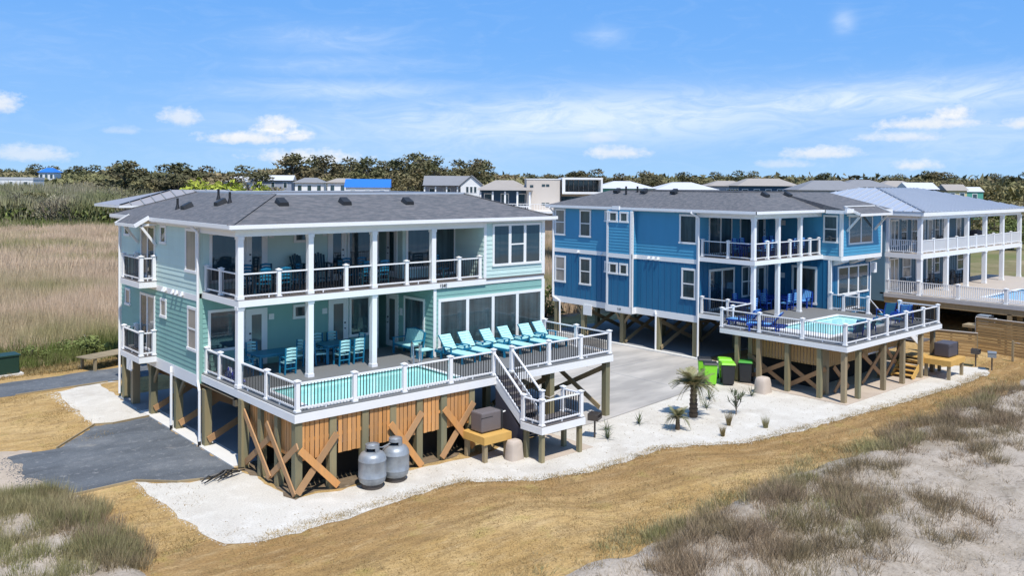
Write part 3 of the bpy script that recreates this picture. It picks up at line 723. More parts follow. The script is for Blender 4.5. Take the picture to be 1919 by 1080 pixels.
# ------------------------------------------------------------------ HOUSE 2 (azure / navy); local x = X-26.546, y = Y+2.86
H2 = thing('beach_house', 'bright blue two-storey beach house with navy lower storey and shingle roof, middle of three', 'house', (26.546, -2.86, 0), 0, 'beach houses on pilings')
def house2():
    P = H2; Zd = 2.5; Zu = 5.64; Wd = 11.65; B0, B1 = 3.46, 14.88
    S = WF((0, 0), (0, 1), (-1, 0)); Bk = WF((0, B0), (1, 0), (0, -1)); In = WF((6.85, 0), (0, 1), (-1, 0))
    xw = 6.85; yw = -1.19; ylw = -.54
    b = MB(); b.box(0, Wd, B0, B1, 2.1, 5.4); b.box(xw, Wd, ylw, B0, 2.1, 5.4); b.box(-.4, 0, 7.92, 9.89, 2.0, 5.4); b.build('lower_wall', NAVY, P)
    b = MB(); b.box(0, Wd, B0, B1, 5.4, 8.05); b.box(xw, Wd, yw, B0, 5.4, 8.05); b.box(-.4, 0, 7.92, 9.89, 5.4, 8.05); b.build('upper_wall', AZURE, P)
    Sb = WF((-.4, 0), (0, 1), (-1, 0)); Rt = WF((0, 7.92), (1, 0), (0, -1)); Wf = WF((0, yw), (1, 0), (0, -1)); Ws = WF((xw, 0), (0, 1), (-1, 0)); Wl = WF((0, ylw), (1, 0), (0, -1))
    for (F, u0, u1) in ((S, B0 + .1, 7.92), (S, 9.89, B1 - .1), (Sb, 7.92, 9.89)):
        lap_siding(P, F, u0, u1, 5.45, 7.95, AZURE, single=False); batten_siding(P, F, u0, u1, 2.35, 5.2, NAVY)
    lap_siding(P, Rt, -.38, 0, 5.45, 7.95, AZURE, single=False); batten_siding(P, Rt, -.38, 0, 2.35, 5.2, NAVY)
    lap_siding(P, Wf, xw + .1, Wd - .1, 5.6, 7.98, AZURE, single=False); lap_siding(P, Ws, yw + .05, .5, 5.6, 7.98, AZURE, single=False)
    batten_siding(P, Wl, xw + .1, Wd - .1, Zd, 5.3, NAVY); batten_siding(P, Ws, ylw, B0, Zd, 5.38, NAVY)
    lap_siding(P, Bk, 0, xw, 5.66, 7.85, AZURE, single=False); batten_siding(P, Bk, 0, xw, Zd, 5.35, NAVY)
    lap_siding(P, Ws, .5, B0, 5.66, 7.85, AZURE, single=False)
    b = MB()
    for (F, u0, u1) in ((S, B0, 7.92), (S, 9.89, B1), (Sb, 7.92, 9.89), (Rt, -.4, 0)): MB().wb(F, u0, u1, 0, .035, 5.2, 5.45).build('belly_band', WHITE, P)
    b.wb(Wf, xw, Wd, 0, .035, 5.35, 5.58); b.wb(Ws, yw, 0, 0, .035, 5.35, 5.58); b.box(xw, Wd, yw, ylw, 5.33, 5.40)
    b.build('wing_band', WHITE, P)
    b = MB()
    for (F, u0, u1) in ((S, B0, 7.92), (S, 9.89, B1), (Sb, 7.86, 9.95)): b.wb(F, u0, u1, 0, .04, 1.98, 2.35)
    b.wb(Rt, -.44, 0, 0, .04, 1.98, 2.35); b.box(-.44, 0, 7.9, 9.9, 1.95, 1.99)
    b.build('skirt_board', WHITE, P)
    for (F, u0, u1, z0, z1) in ((S, B0, B0 + .14, 2.35, 8.0), (S, B1 - .12, B1, 2.35, 8.0), (Sb, 7.92, 8.06, 2.35, 8.0), (Sb, 9.75, 9.89, 2.35, 8.0), (Wf, xw, xw + .12, 5.58, 8.0), (Wf, Wd - .12, Wd, 5.58, 8.0), (Ws, yw, yw + .12, 5.58, 8.0),
                                (Wl, xw, xw + .12, Zd, 5.33), (Wl, Wd - .12, Wd, Zd, 5.33), (Ws, ylw, ylw + .12, Zd, 5.33), (Bk, xw - .12, xw, Zd, 5.3), (Rt, -.4, -.3, 2.35, 8.0)):
        MB().wb(F, u0, u1, 0, .045, z0, z1).build('corner_board', WHITE, P)
    # windows on the long side (u = Y + 2.86)
    for (a, c, z0, z1, st, ln) in ((13.79, 14.73, 6.27, 8.0 - .03, 'dh', 0), (11.55, 12.53, 6.25, 7.97, 'dh', 0), (3.57, 4.79, 6.28, 7.93, 'fixed', 0), (13.75, 14.70, 3.25, 4.96, 'dh', 0), (11.52, 12.5, 3.26, 4.98, 'dh', 0), (3.64, 4.61, 3.21, 4.93, 'dh', 0), (9.93, 10.42, 7.28, 7.96, 'fixed', 0), (9.93, 10.40, 4.2, 4.9, 'fixed', 0)):
        window(P, S, a, c, z0, z1, st, pane=BLIND if a > 13 else GLASS, trim=.11)
    for (a, c, z0, z1) in ((9.03, 9.72, 7.3, 7.96), (8.2, 8.87, 7.3, 7.96), (9.0, 9.69, 4.2, 4.9), (8.2, 8.86, 4.2, 4.9)): window(P, Sb, a, c, z0, z1, trim=.11)
    text_obj('118', (-.45, 8.85, 2.16), (R(90), 0, R(-90)), .2, P, 'house_number')
    for y in (6.95, 6.6, 6.25, 12.6, 10.6):
        MB().add([(-.035, y - .07, 5.28), (-.035, y + .07, 5.28), (-.14, y + .07, 5.26), (-.14, y - .07, 5.26), (-.035, y - .07, 5.40), (-.035, y + .07, 5.40), (-.08, y + .06, 5.38), (-.08, y - .06, 5.38)], MB.BOXF).build('vent_hood', WHITEP, P)
    # roof
    r, t = hip_roof(P, -.33, Wd + .40, -.32, B1 + .4, 8.2, (3.0, 3.0, 2.9, 2.9), .97, SHINGLE)
    MB().add([(xw - .4, yw - .42, 8.2), (Wd + .45, yw - .42, 8.2), (Wd + .45, 2.5, 9.15), (xw - .4, 2.5, 9.15), (Wd + .45, -.2, 8.2), (xw - .4, -.2, 8.2)], [(0, 1, 2, 3), (1, 4, 2), (0, 3, 5)]).build('roof', SHINGLE, P)
    b = MB()
    for i in range(4): b.beam(t[i], t[(i + 1) % 4], .12, .08)
    b.build('ridge_edge', SHINGLE, r)
    b = MB(); ring(b, -.33, Wd + .40, -.32, B1 + .4, 8.02, 8.197, .06); b.box(-.27, Wd + .34, -.26, B1 + .34, 8.03, 8.05); b.box(xw - .4, Wd + .45, yw - .45, yw - .38, 8.0, 8.2); b.box(xw - .4, xw - .33, yw - .38, -.43, 8.0, 8.2); b.box(xw - .33, Wd + .45, yw - .38, -.43, 8.03, 8.05)
    b.build('fascia', WHITE, P)
    b = MB(); b.box(-.395, -.332, -.38, B1 + .42, 8.07, 8.21); b.box(-.395, xw - .42, -.39, -.322, 8.07, 8.208); b.build('gutter', WHITEP, P)
    for y in (8.9,): MB().box(-.46, -.34, y, y + .55, 8.05, 8.27).build('gutter_diverter', WHITEP, P)
    MB().box(xw - .5, xw + .3, yw - .55, yw - .43, 8.06, 8.28).build('gutter_diverter', WHITEP, P)
    b = MB(); b.box(0, xw, 0, .2, 7.8, 8.03); b.box(0, .2, .2, B0, 7.8, 8.03); b.build('porch_beam', WHITE, P)
    MB().box(.02, xw, .2, B0, 7.86, 7.9).build('porch_ceiling', WHITE, P)
    s = 1 / 3.0
    for y in (11.4, 9.2, 6.9):
        z = 8.2 + (2.35 + .42) * s * .97
        v = MB(); v.add([(-.2, -.2, 0), (.2, -.2, 0), (.2, .22, 0), (-.2, .22, 0), (-.17, -.17, .13), (.17, -.17, .13), (.15, .2, .19), (-.15, .2, .19)], MB.BOXF)
        o = v.build('roof_vent', DARKP, P); o.location = (2.2, y, z); o.rotation_euler = (math.atan(s), 0, R(-90))
    for x in (4.0, 6.4):
        v = MB(); v.add([(-.2, -.2, 0), (.2, -.2, 0), (.2, .22, 0), (-.2, .22, 0), (-.17, -.17, .13), (.17, -.17, .13), (.15, .2, .19), (-.15, .2, .19)], MB.BOXF)
        o = v.build('roof_vent', DARKP, P); o.location = (x, 1.9, 8.2 + 2.32 * s); o.rotation_euler = (math.atan(s), 0, 0)
    for x, y in ((1.9, 10.4), (2.4, 9.9)): MB().cyl((x, y, 8.8), (x, y, 9.45), .06, .06, 8).build('vent_pipe', BLACKM, P)
    # porch floors
    MB().box(-.05, xw, -.05, B0, 5.57, Zu).build('upper_deck_floor', BROWND, P)
    b = MB(); b.box(-.09, xw + .1, -.09, -.05, 5.39, 5.62); b.box(-.09, -.05, -.05, B0, 5.39, 5.62); b.build('upper_deck_fascia', WHITE, P)
    MB().box(0, xw, -.02, B0, 5.38, 5.41).build('lower_porch_ceiling', NAVY, P)
    for x in (.1, 2.41, 4.65):
        column(P, x, .1, Zu, 7.8); column(P, x, .1, Zd, 5.39)
    rk = dict(h=.93, pw=.13)
    railing(P, (.1, .1, Zu), (6.7, .1, Zu), [1.3 / 6.6, 3.5 / 6.6, 5.6 / 6.6, 1.0], **rk)
    railing(P, (.1, .1, Zu), (.1, 3.3, Zu), [1.55 / 3.2, 1.0], **rk)
    railing(P, (.1, .3, Zd), (.1, 3.3, Zd), [1.35 / 3.0, 1.0], **rk)
    # porch openings
    window(P, Bk, .85, 3.05, 5.68, 7.82, lites=2, pane=GLASS, trim=.08); window(P, Bk, 3.85, 5.4, 5.9, 7.8, pane=GLASS, trim=.08); door(P, Bk, 5.5, 6.5, 5.66, 7.8, pane=GLASS)
    window(P, Bk, .9, 3.35, 2.54, 4.86, lites=2, pane=[GLASSB, GLASS], trim=.13); window(P, Bk, 4.05, 5.5, 3.05, 4.86, 'dh', 2, pane=GLASS); door(P, Bk, 5.6, 6.6, 2.52, 4.86, pane=GLASS, side=-1)
    window(P, Ws, .25, 1.85, 2.7, 4.9, pane=GLASS, trim=.13)
    MB().wb(Ws, 2.3, 2.6, .03, .05, 4.1, 4.4).build('notice_plate', PAPER, P); MB().wb(Ws, 2.3, 2.6, .03, .05, 7.2, 7.5).build('notice_plate', PAPER, P)
    # front wing
    window(P, Ws, yw + .2, -.1, 6.32, 7.9, 'dh', pane=GLASS, trim=.1)
    window(P, Wf, 7.6, 10.45, 6.22, 7.88, lites=2, pane=GLASSB)
    window(P, Wl, 7.65, 11.3, 3.25, 4.92, lites=3, pane=GLASSB)
    for x in (xw + .5, xw + 2.4, Wd - .4): MB().add([(x - .25, ylw, 5.33), (x + .25, ylw, 5.33), (x + .25, ylw, 5.0), (x - .25, ylw, 5.0), (x - .4, yw + .02, 5.33), (x + .4, yw + .02, 5.33), (x + .4, yw + .02, 5.25), (x - .4, yw + .02, 5.25)], [(0, 1, 2, 3), (4, 7, 6, 5), (0, 4, 5, 1), (3, 2, 6, 7), (0, 3, 7, 4), (1, 5, 6, 2)]).build('bracket', WHITE, P)
    MB().wb(Wl, Wd - .02, Wd + .3, 0, .25, 4.35, 4.95).build('electric_box', WHITEP, P)
    b = MB(); b.add([(7.1, yw - .02, 8.38), (10.9, yw - .02, 8.38), (10.9, yw - .95, 8.0), (7.1, yw - .95, 8.0), (7.1, yw - .02, 8.3), (10.9, yw - .02, 8.3), (10.9, yw - .95, 7.93), (7.1, yw - .95, 7.93)], MB.BOXF)
    aw = b.build('awning', SHINGLE, P)
    b = MB(); b.beam((7.08, yw, 8.37), (7.08, yw - .97, 7.96), .04, .14).beam((10.92, yw, 8.37), (10.92, yw - .97, 7.96), .04, .14).beam((7.06, yw - .97, 7.95), (10.94, yw - .97, 7.95), .04, .13); b.box(7.0, 10.6, yw - .1, yw - .03, 8.38, 8.44); b.build('awning_trim', WHITE, aw)
    for x in (7.35, 10.65): MB().beam((x, yw - .05, 7.0), (x, yw - .85, 7.92), .1, .1).beam((x, yw - .05, 7.9), (x, yw - .9, 7.9), .1, .1).build('awning_bracket', WHITE, aw)
    # pool deck; local: deck x -3.07..6.8, y -6.63..-.1
    X0, X1, Y0, Y1 = -3.07, 6.8, -6.63, -.1
    a0, a1, c0, c1 = -1.95, 5.15, -5.15, -1.85
    Zk = 2.55
    for (x0, x1, y0, y1) in ((X0, a0, Y0, Y1), (a1, X1, Y0, Y1), (a0, a1, c1, Y1), (a0, a1, Y0, c0), (0, X1, Y1, B0), (X1, 9.3, -1.4, ylw)): MB().box(x0, x1, y0, y1, 2.46, Zk - .002 * (y1 > 1)).build('deck_floor', DECK, P)
    b = MB(); b.box(X0 - .03, X1 + .03, Y0 - .04, Y0, 2.28, 2.50); b.box(X0 - .04, X0 - .0, Y0, Y1, 2.28, 2.50); b.box(X1, X1 + .04, Y0, -1.4, 2.28, 2.50); b.box(-.04, 0, Y1, B0, 2.28, 2.50); b.box(X0, 0, Y1, Y1 + .04, 2.28, 2.5)
    b.build('deck_fascia', WHITE, P)
    pl = MB(); ring(pl, a0, a1, c0, c1, 2.55, 2.60, .22); pl.box(a0 + .1, a0 + 1.5, c0 + .1, c1 - .1, 2.3, 2.50)
    pl.box(a0, a0 + .02, c0, c1, 1.3, 2.55); pl.box(a1 - .02, a1, c0, c1, 1.3, 2.55); pl.box(a0, a1, c0, c0 + .02, 1.3, 2.55); pl.box(a0, a1, c1 - .02, c1, 1.3, 2.55)
    pl.build('pool_coping', WHITEP, P)
    MB().box(a0 + 1.52, a1 - .03, c0 + .03, c1 - .03, 1.3, 2.51).build('pool_water', WATER2, P)
    b = MB()
    for i in range(14): b.box(X0 + .1 + i * .74, X0 + .16 + i * .74, Y0 + .1, Y1, 2.25, 2.455)
    b.build('deck_joists', UNDER, P, kind='stuff')
    railing(P, (X0 + .13, Y1, Zk), (X0 + .13, Y0 + .13, Zk), [.0, .33, .68, 1.0])
    railing(P, (X0 + .13, Y0 + .13, Zk), (X1 - .1, Y0 + .13, Zk), [.22, .41, .62, .82, 1.0])
    railing(P, (X0 + .13, Y1, Zk), (0.1, .2, Zk), [.35])
    railing(P, (X1 - .1, Y0 + .13, Zk), (X1 - .1, -4.55, Zk), [1.0])
    railing(P, (X1 + .05, -2.75, Zk), (X1 + .05, -1.35, Zk), [0, 1.0]); railing(P, (X1 + .05, -1.35, Zk), (8.5, -1.35, Zk), [1.0]); railing(P, (X1 + .05, -1.35, Zk), (X1 + .05, -.6, Zk), [1.0])
    # stair going down beside the wing
    st = MB().beam((X1 + .1, -2.8, Zk - .2), (9.2, -2.8, .95), .06, .3).beam((X1 + .1, -4.5, Zk - .2), (9.2, -4.5, .95), .06, .3).build('stair_stringer', WHITE, P)
    for i in range(8): MB().box(X1 + .1 + i * .29, X1 + .42 + i * .29, -4.47, -2.83, Zk - .2 - i * .19, Zk - .16 - i * .19).build('tread', BROWND, st)
    railing(P, (X1 + .1, -2.8, Zk), (9.2, -2.8, 1.1), [1.0], h=.9); railing(P, (X1 + .1, -4.5, Zk), (9.2, -4.5, 1.1), [1.0], h=.9)
    MB().box(9.0, 10.4, -4.6, -2.7, .95, 1.05).build('landing_floor', BROWND, P)
    # underside and piles
    b = MB(); b.box(0, Wd, B0, B1, 2.08, 2.1)
    for i in range(14): b.box(.2, Wd - .2, B0 + .2 + i * .8, B0 + .26 + i * .8, 1.88, 2.08)
    b.build('floor_joists', UNDER, P, kind='stuff')
    for x in (.1, 3.9, 7.7, 11.4):
        for y in (14.6, 12.2, 9.0, 6.3, 3.7): pile(P, x, y, 2.0, .26)
    for x, y in ((-2.92, -1.0), (-2.92, -2.2), (-2.92, -3.7), (-2.92, -5.3), (-2.92, -6.45), (-1.7, -6.48), (.75, -6.48), (2.75, -6.48), (4.75, -6.48), (6.6, -6.3), (6.6, -3.2)): pile(P, x, y, 2.28, .2, PILE if (x + y) % 2 > 1 else OLDW)
    # inner slatted skirt round the pool
    sm2 = MB().box(-.07, .07, -.012, .012, 0, .95).mesh('slat', SLATW)
    b1 = MB(); ix = -2.2
    for i in range(24): b1.box(ix - .012, ix + .012, -5.25 + i * .165, -5.25 + i * .165 + .135, 1.28, 2.28)
    for i in range(47): b1.box(ix + i * .165, ix + i * .165 + .135, -5.27, -5.245, 1.28 + (.0 if i < 24 else .15), 2.28)
    b1.build('slat_skirt', SLATW, P, kind='stuff')
    b = MB(); b.box(ix + .9, 5.0, -4.1, -4.05, 0, 2.2); b.box(ix + .9, ix + .95, -4.0, -1.0, 0, 2.2); b.build('dark_backing_wall', SHADEB, P)  # set inside the skirt; under-deck darkness painted as board colour
    for x, y in ((ix, -5.2), (ix, -3.3), (ix, -1.3), (.9, -5.2), (3.2, -5.2), (5.3, -5.2)): pile(P, x, y, 2.28, .22, OLDW)
    for (y0, z0, y1, z1) in ((-1.2, 1.3, -3.2, .2), (-1.3, .2, -3.3, 1.2), (-3.2, 1.25, -5.2, .1), (-3.4, .15, -5.3, 1.25)): MB().beam((ix - .12 - .05 * (z1 > z0), y0, z0), (ix - .12 - .05 * (z1 > z0), y1, z1), .045, .2).build('brace', BRACE, P)
    for (x0, z0, x1, z1) in ((-1.7, .1, -.4, 1.2), (-1.7, 1.25, -.3, .1), (.95, .1, 3.1, 1.5), (1.0, 1.5, 3.2, .1), (3.3, .1, 5.2, 1.6), (3.3, 1.6, 5.2, .1)): MB().beam((x0, -5.33 - .05 * (z1 > z0), z0), (x1, -5.33 - .05 * (z1 > z0), z1), .045, .2).build('brace', BRACE, P)
    for y in (12.2, 9.0, 6.3):
        for x0, x1 in ((.1, 3.9), (3.9, 7.7), (7.7, 11.4)):
            MB().beam((x0, y - .18, .2), (x1, y - .18, 1.85), .05, .22).build('brace', OLDW, P); MB().beam((x0, y + .18, 1.85), (x1, y + .18, .2), .05, .22).build('brace', OLDW, P)
    for (x, y) in ((.1, 12.2), (.1, 9.0)): MB().beam((x, y - .1, 1.3), (x, y - .65, 1.98), .08, .14).beam((x, y + .1, 1.3), (x, y + .65, 1.98), .08, .14).build('knee_brace', OLDW, P)
    for (x, y, zt) in ((-.1, 6.35, 2.3), (-.12, 3.3, 8.0), (-.1, 14.5, 8.0)):
        b = MB()
        if zt < 3: b.tube([(-.04, y + .1, 2.3), (-.1, y, 2.1), (-.1, y, .05)], .055, 8)
        elif y < 5: b.tube([(-.42, 3.75, 8.05), (-.1, 3.42, 7.75), (-.1, 3.42, 1.8), (-.1, 3.42, .05)], .055, 8)
        else: b.tube([(-.42, 14.86, 8.05), (-.08, 14.84, 7.75), (-.08, 14.84, 2.3), (-.08, 14.2, 2.05), (-.08, 14.15, .05)], .055, 8)
        b.build('downspout', WHITEP, P)
    MB().wb(S, 11.4, 12.1, .05, .1, 1.42, 2.05).build('meter_board', WHITE, P)
house2()

# ------------------------------------------------------------------ HOUSE 3 (slate blue with metal roof); local x = X-46.42, y = Y+2.8
H3 = thing('beach_house', 'slate-blue beach house with pale metal roof and white double porches, furthest right', 'house', (46.42, -2.8, 0), 0, 'beach houses on pilings')
def house3():
    P = H3; Zd = 2.2; Zu = 5.0; Ze = 7.5; L = 18.8; Bk = 2.6
    Fb = WF((0, Bk), (1, 0), (0, -1)); Sd = WF((2.4, 0), (0, 1), (-1, 0)); S0 = WF((-.2, 0), (0, 1), (-1, 0))
    b = MB(); b.box(2.4, 15.6, Bk, 13, 1.6, 4.8); b.build('lower_wall', SLATEB, P)
    b = MB(); b.box(2.4, 15.6, Bk, 13, 4.8, 7.6); b.build('upper_wall', SLATEB, P)
    b = MB(); b.box(-.2, 2.4, 2.3, 13, 1.6, 7.5); b.build('side_wall', SLATEB, P)
    F1 = WF((0, 2.3), (1, 0), (0, -1))
    batten_siding(P, Fb, 2.4, 15.6, 2.2, 4.7, SLATEB); lap_siding(P, Fb, 2.4, 15.6, 5.0, 7.4, SLATEB, single=False)
    batten_siding(P, F1, -.2, 2.4, 2.2, 4.7, SLATEB); lap_siding(P, F1, -.2, 2.4, 5.0, 7.4, SLATEB, single=False)
    hip_roof(P, -.45, L + .5, -.45, 13.4, 7.85, (6.3, 6.3, 6.2, 6.2), 1.55, METALR)
    # standing seams
    b = MB()
    for i in range(32):
        x = -.3 + i * .62
        d = min(max(min((x + .45), (L + .5 - x)), .1), 6.2)
        b.beam((x, -.45, 7.875), (x, -.45 + d, 7.875 + d * 1.55 / 6.2), .035, .05)
    b2 = MB()
    for i in range(22):
        y = -.3 + i * .62
        d = min(max(min(y + .45, 13.4 - y), .1), 6.3)
        b2.beam((-.45, y, 7.88), (-.45 + d, y, 7.88 + d * 1.55 / 6.3), .04, .07)
    b2.v += []; b.build('roof_seam', METALR, P, kind='stuff'); b2.build('roof_seam', METALR, P, kind='stuff')
    MB().beam((-.45, -.45, 7.87), (5.85, 5.75, 9.42), .12, .06).build('hip_cap', mat('slate_cap', (.16, .19, .24), .5), P)
    b = MB(); ring(b, -.42, L + .47, -.42, 13.3, 7.55, 7.845, .1); b.build('fascia', WHITE, P)
    MB().box(-.3, L + .3, -.3, Bk, 7.5, 7.54).build('porch_ceiling', WHITE, P)
    b = MB(); b.box(0, L, -.1, .1, 7.3, 7.5); b.box(-.1, .1, .1, 2.3, 7.3, 7.5); b.build('porch_beam', WHITE, P)
    MB().box(-.1, L + .1, -.1, Bk, Zu - .1, Zu).build('upper_deck_floor', TAND, P)
    b = MB(); b.box(-.14, L + .14, -.14, -.1, Zu - .34, Zu - .03); b.box(-.14, -.1, -.1, 2.3, Zu - .34, Zu - .03); b.build('upper_deck_fascia', WHITE, P)
    xs = (0.05, 4.31, 7.9, 11.35, 14.9, L - .1)
    for x in xs:
        column(P, x, 0, Zu, 7.3, .26); column(P, x, 0, Zd, Zu - .34, .28)
    column(P, .05, 2.2, Zu, 7.3, .22); column(P, .05, 2.2, Zd, Zu - .34, .22)
    for x0, x1 in zip(xs[:-1], xs[1:]): railing(P, (x0, 0, Zu), (x1, 0, Zu), [.5], h=.95, bal=WHITEP, step=.12, bw=.02)
    railing(P, (.05, 0, Zu), (.05, 2.2, Zu), [], h=.95, bal=WHITEP, step=.13, bw=.022)
    railing(P, (-.05, 2.2, Zd), (-.05, -10.5, Zd), [.173, .37, .595, .8], h=.95, bal=WHITEP, step=.13, bw=.022, pw=.2)
    # deck with pool
    for (x0, x1, y0, y1) in ((-.2, L, -3.0, Bk), (-.2, 2.2, -11, -3.0), (2.2, L, -11, -9.8), (9.5, L, -9.8, -3)): MB().box(x0, x1, y0, y1, Zd - .1, Zd).build('deck_floor', TAND, P)
    MB().box(2.2, 9.5, -9.8, -3, 1.2, Zd - .06).build('pool_water', WATER3, P)
    b = MB(); ring(b, 2.2, 9.5, -9.8, -3.0, Zd, Zd + .04, .25); b.build('pool_coping', WHITEP, P)
    b = MB(); b.box(-.24, -.2, -11, 2.3, Zd - .28, Zd - .02); b.build('deck_fascia', mat('grey_fascia', (.45, .45, .46), .6), P)
    b = MB(); b.box(-.18, -.1, -11, 2.3, 1.55, Zd - .28); b.box(0, .2, -11, 2.3, 1.5, Zd - .1); b.build('deck_beam', OLDW, P)
    for (x, y) in ((-.05, -5.6), (.8, -5.9), (-.05, -8.2), (-.05, -1.2), (6, -8.2), (6, -4), (12, -8.2), (12, -4), (1.0, -10.3), (18, -4), (18, -10), (4, 2), (10, 2), (16, 2)): pile(P, x, y, 1.6, .26, OLDW)
    b = MB(); b.box(2.5, 17, 2.5, 12.5, 0, 1.6); b.box(8.6, 8.7, -9.5, 2.4, 0, 2.0); b.build('dark_backing_wall', UNDER, P)
    # openings
    for (u0, u1) in ((.6, 1.9),): window(P, F1, u0, u1, 5.3, 7.2, lites=2, pane=[BLIND, GLASS]); window(P, F1, u0, u1, 2.3, 4.5, lites=2, pane=BLIND)
    for (u0, u1, st) in ((2.9, 3.9, 'dh'), (4.6, 5.6, 'dh'), (8.6, 9.5, 'dh'), (9.9, 10.8, 'dh')): window(P, Fb, u0, u1, 5.3, 7.2, st, pane=GLASS)
    for u0 in (6.0, 7.3, 12.6): door(P, Fb, u0, u0 + 1.0, 5.02, 7.2, pane=BLIND)
    for (u0, u1) in ((3.2, 4.6), (8.6, 9.6), (12.9, 14.2)): window(P, Fb, u0, u1, 2.9, 4.5, 'dh', pane=BLIND if u0 < 4 else GLASS)
    for u0 in (5.4, 7.2): door(P, Fb, u0, u0 + 1.2, 2.22, 4.5, pane=FROST)
    MB().wb(F1, -.05, .2, .05, .25, 3.9, 4.3).build('wall_lamp', WHITEP, P)
    MB().box(11.2, 14.8, -10.4, -8.8, Zd, Zd + .01)
house3()
# ------------------------------------------------------------------ furniture
def dining_chair(name, frame, slat, label, group):
    t = thing(name, label, 'chair', group=group)
    for x in (-.21, .21):
        MB().beam((x, .20, 0), (x, .27, .98), .05, .05).build('leg', frame, t)
        MB().beam((x, -.22, 0), (x, -.20, .62), .05, .05).build('leg', frame, t)
        MB().box(x - .035, x + .035, -.26, .24, .62, .65).build('armrest', frame, t)
    MB().box(-.22, .22, -.23, .22, .41, .45).build('seat', slat, t)
    for k, z in enumerate((.58, .70, .82, .94)):
        y = .215 + z * .055
        MB().add([(-.2, y, z - .035), (0, y + .03, z - .02), (.2, y, z - .035), (-.2, y, z + .035), (0, y + .03, z + .06), (.2, y, z + .035), (-.2, y + .02, z - .035), (0, y + .05, z - .02), (.2, y + .02, z - .035), (-.2, y + .02, z + .035), (0, y + .05, z + .06), (.2, y + .02, z + .035)],
                 [(0, 1, 4, 3), (1, 2, 5, 4), (6, 9, 10, 7), (7, 10, 11, 8), (3, 4, 10, 9), (4, 5, 11, 10), (0, 6, 7, 1), (1, 7, 8, 2)]).build('back_slat', slat, t)
    MB().box(-.2, .2, -.22, -.19, .2, .23).box(-.2, .2, .21, .24, .2, .24).build('stretcher', frame, t)
    return t
def dining_table(name, top, frame, label, group, w=1.5, d=.95):
    t = thing(name, label, 'table', group=group); a, c = w / 2, d / 2
    ch = .12
    MB().prism([(-a + ch, -c), (a - ch, -c), (a, -c + ch), (a, c - ch), (a - ch, c), (-a + ch, c), (-a, c - ch), (-a, -c + ch)], .70, .735).build('table_top', top, t)
    MB().box(-a + .12, a - .12, -c + .1, c - .1, .62, .70).build('apron', frame, t)
    for x in (-a + .15, a - .15):
        for y in (-c + .13, c - .13): MB().box(x - .035, x + .035, y - .035, y + .035, 0, .7).build('leg', frame, t)
    return t
def lounger(name, frame, slat, label, group):
    t = thing(name, label, 'sun lounger', group=group)      # foot towards -Y
    b = MB(); b.box(-.33, -.29, -.85, .95, .27, .36); b.box(.29, .33, -.85, .95, .27, .36); b.box(-.29, .29, -.85, -.81, .27, .36); b.build('frame', frame, t)
    for x in (-.31, .31):
        for y in (-.7, .55): MB().box(x - .03, x + .03, y - .04, y + .04, 0, .27).build('leg', frame, t)
    for i in range(9): MB().box(-.29, .29, -.84 + i * .122, -.84 + i * .122 + .105, .36, .385).build('slat', slat, t)
    a = R(52)
    for i in range(6):
        s = .06 + i * .115; p = Vector((0, .27 + s * math.cos(a), .38 + s * math.sin(a))); q = p + Vector((0, .098 * math.cos(a), .098 * math.sin(a)))
        MB().add([(-.29, p.y, p.z), (.29, p.y, p.z), (.29, q.y, q.z), (-.29, q.y, q.z), (-.29, p.y + .02, p.z - .012), (.29, p.y + .02, p.z - .012), (.29, q.y + .02, q.z - .012), (-.29, q.y + .02, q.z - .012)], MB.BOXF).build('back_slat', slat, t)
    MB().beam((-.27, .3, .36), (-.27, .3 + .74 * math.cos(a) + .03, .36 + .74 * math.sin(a)), .04, .04, (1, 0, 0)).beam((.27, .3, .36), (.27, .3 + .74 * math.cos(a) + .03, .36 + .74 * math.sin(a)), .04, .04, (1, 0, 0)).build('back_frame', frame, t)
    for x in (-.36, .36):
        MB().box(x - .04, x + .04, -.12, .42, .55, .58).box(x - .03, x + .03, -.10, -.05, .3, .55).box(x - .03, x + .03, .35, .40, .3, .55).build('armrest', frame, t)
    return t
def side_table(name, frame, slat, label, group):
    t = thing(name, label, 'side table', group=group)
    for i in range(4): MB().box(-.24, .24, -.24 + i * .122, -.24 + i * .122 + .108, .46, .485).build('slat', slat, t)
    MB().box(-.23, .23, -.23, -.2, .36, .455).box(-.23, .23, .2, .23, .36, .455).box(-.23, -.2, -.2, .2, .36, .455).box(.2, .23, -.2, .2, .36, .455).build('apron', frame, t)
    for x in (-.21, .21):
        for y in (-.21, .21): MB().box(x - .03, x + .03, y - .03, y + .03, 0, .46).build('leg', frame, t)
    return t
def bench(name, frame, slat, label, w=1.3):
    t = thing(name, label, 'bench'); a = w / 2
    for i in range(5): MB().box(-a + .06, a - .06, -.26 + i * .105, -.26 + i * .105 + .09, .41, .44).build('seat_slat', slat, t)
    for i in range(11):
        x = -a + .12 + i * (w - .24) / 10
        h = .95 + .06 * math.sin(math.pi * i / 10)
        MB().beam((x, .24, .44), (x, .36, h), .075, .02).build('back_slat', slat, t)
    MB().beam((-a + .06, .37, .93), (0, .38, 1.03), .04, .09).beam((0, .38, 1.03), (a - .06, .37, .93), .04, .09).build('back_rail', frame, t)
    for x in (-a, a):
        MB().box(x - .04, x + .04, -.3, -.24, 0, .62).build('leg', frame, t); MB().beam((x, .24, 0), (x, .38, .95), .06, .07).build('leg', frame, t)
        MB().box(x - .05, x + .05, -.34, .28, .62, .65).build('armrest', frame, t)
    MB().box(-a, a, -.27, -.23, .33, .41).build('apron', frame, t)
    return t
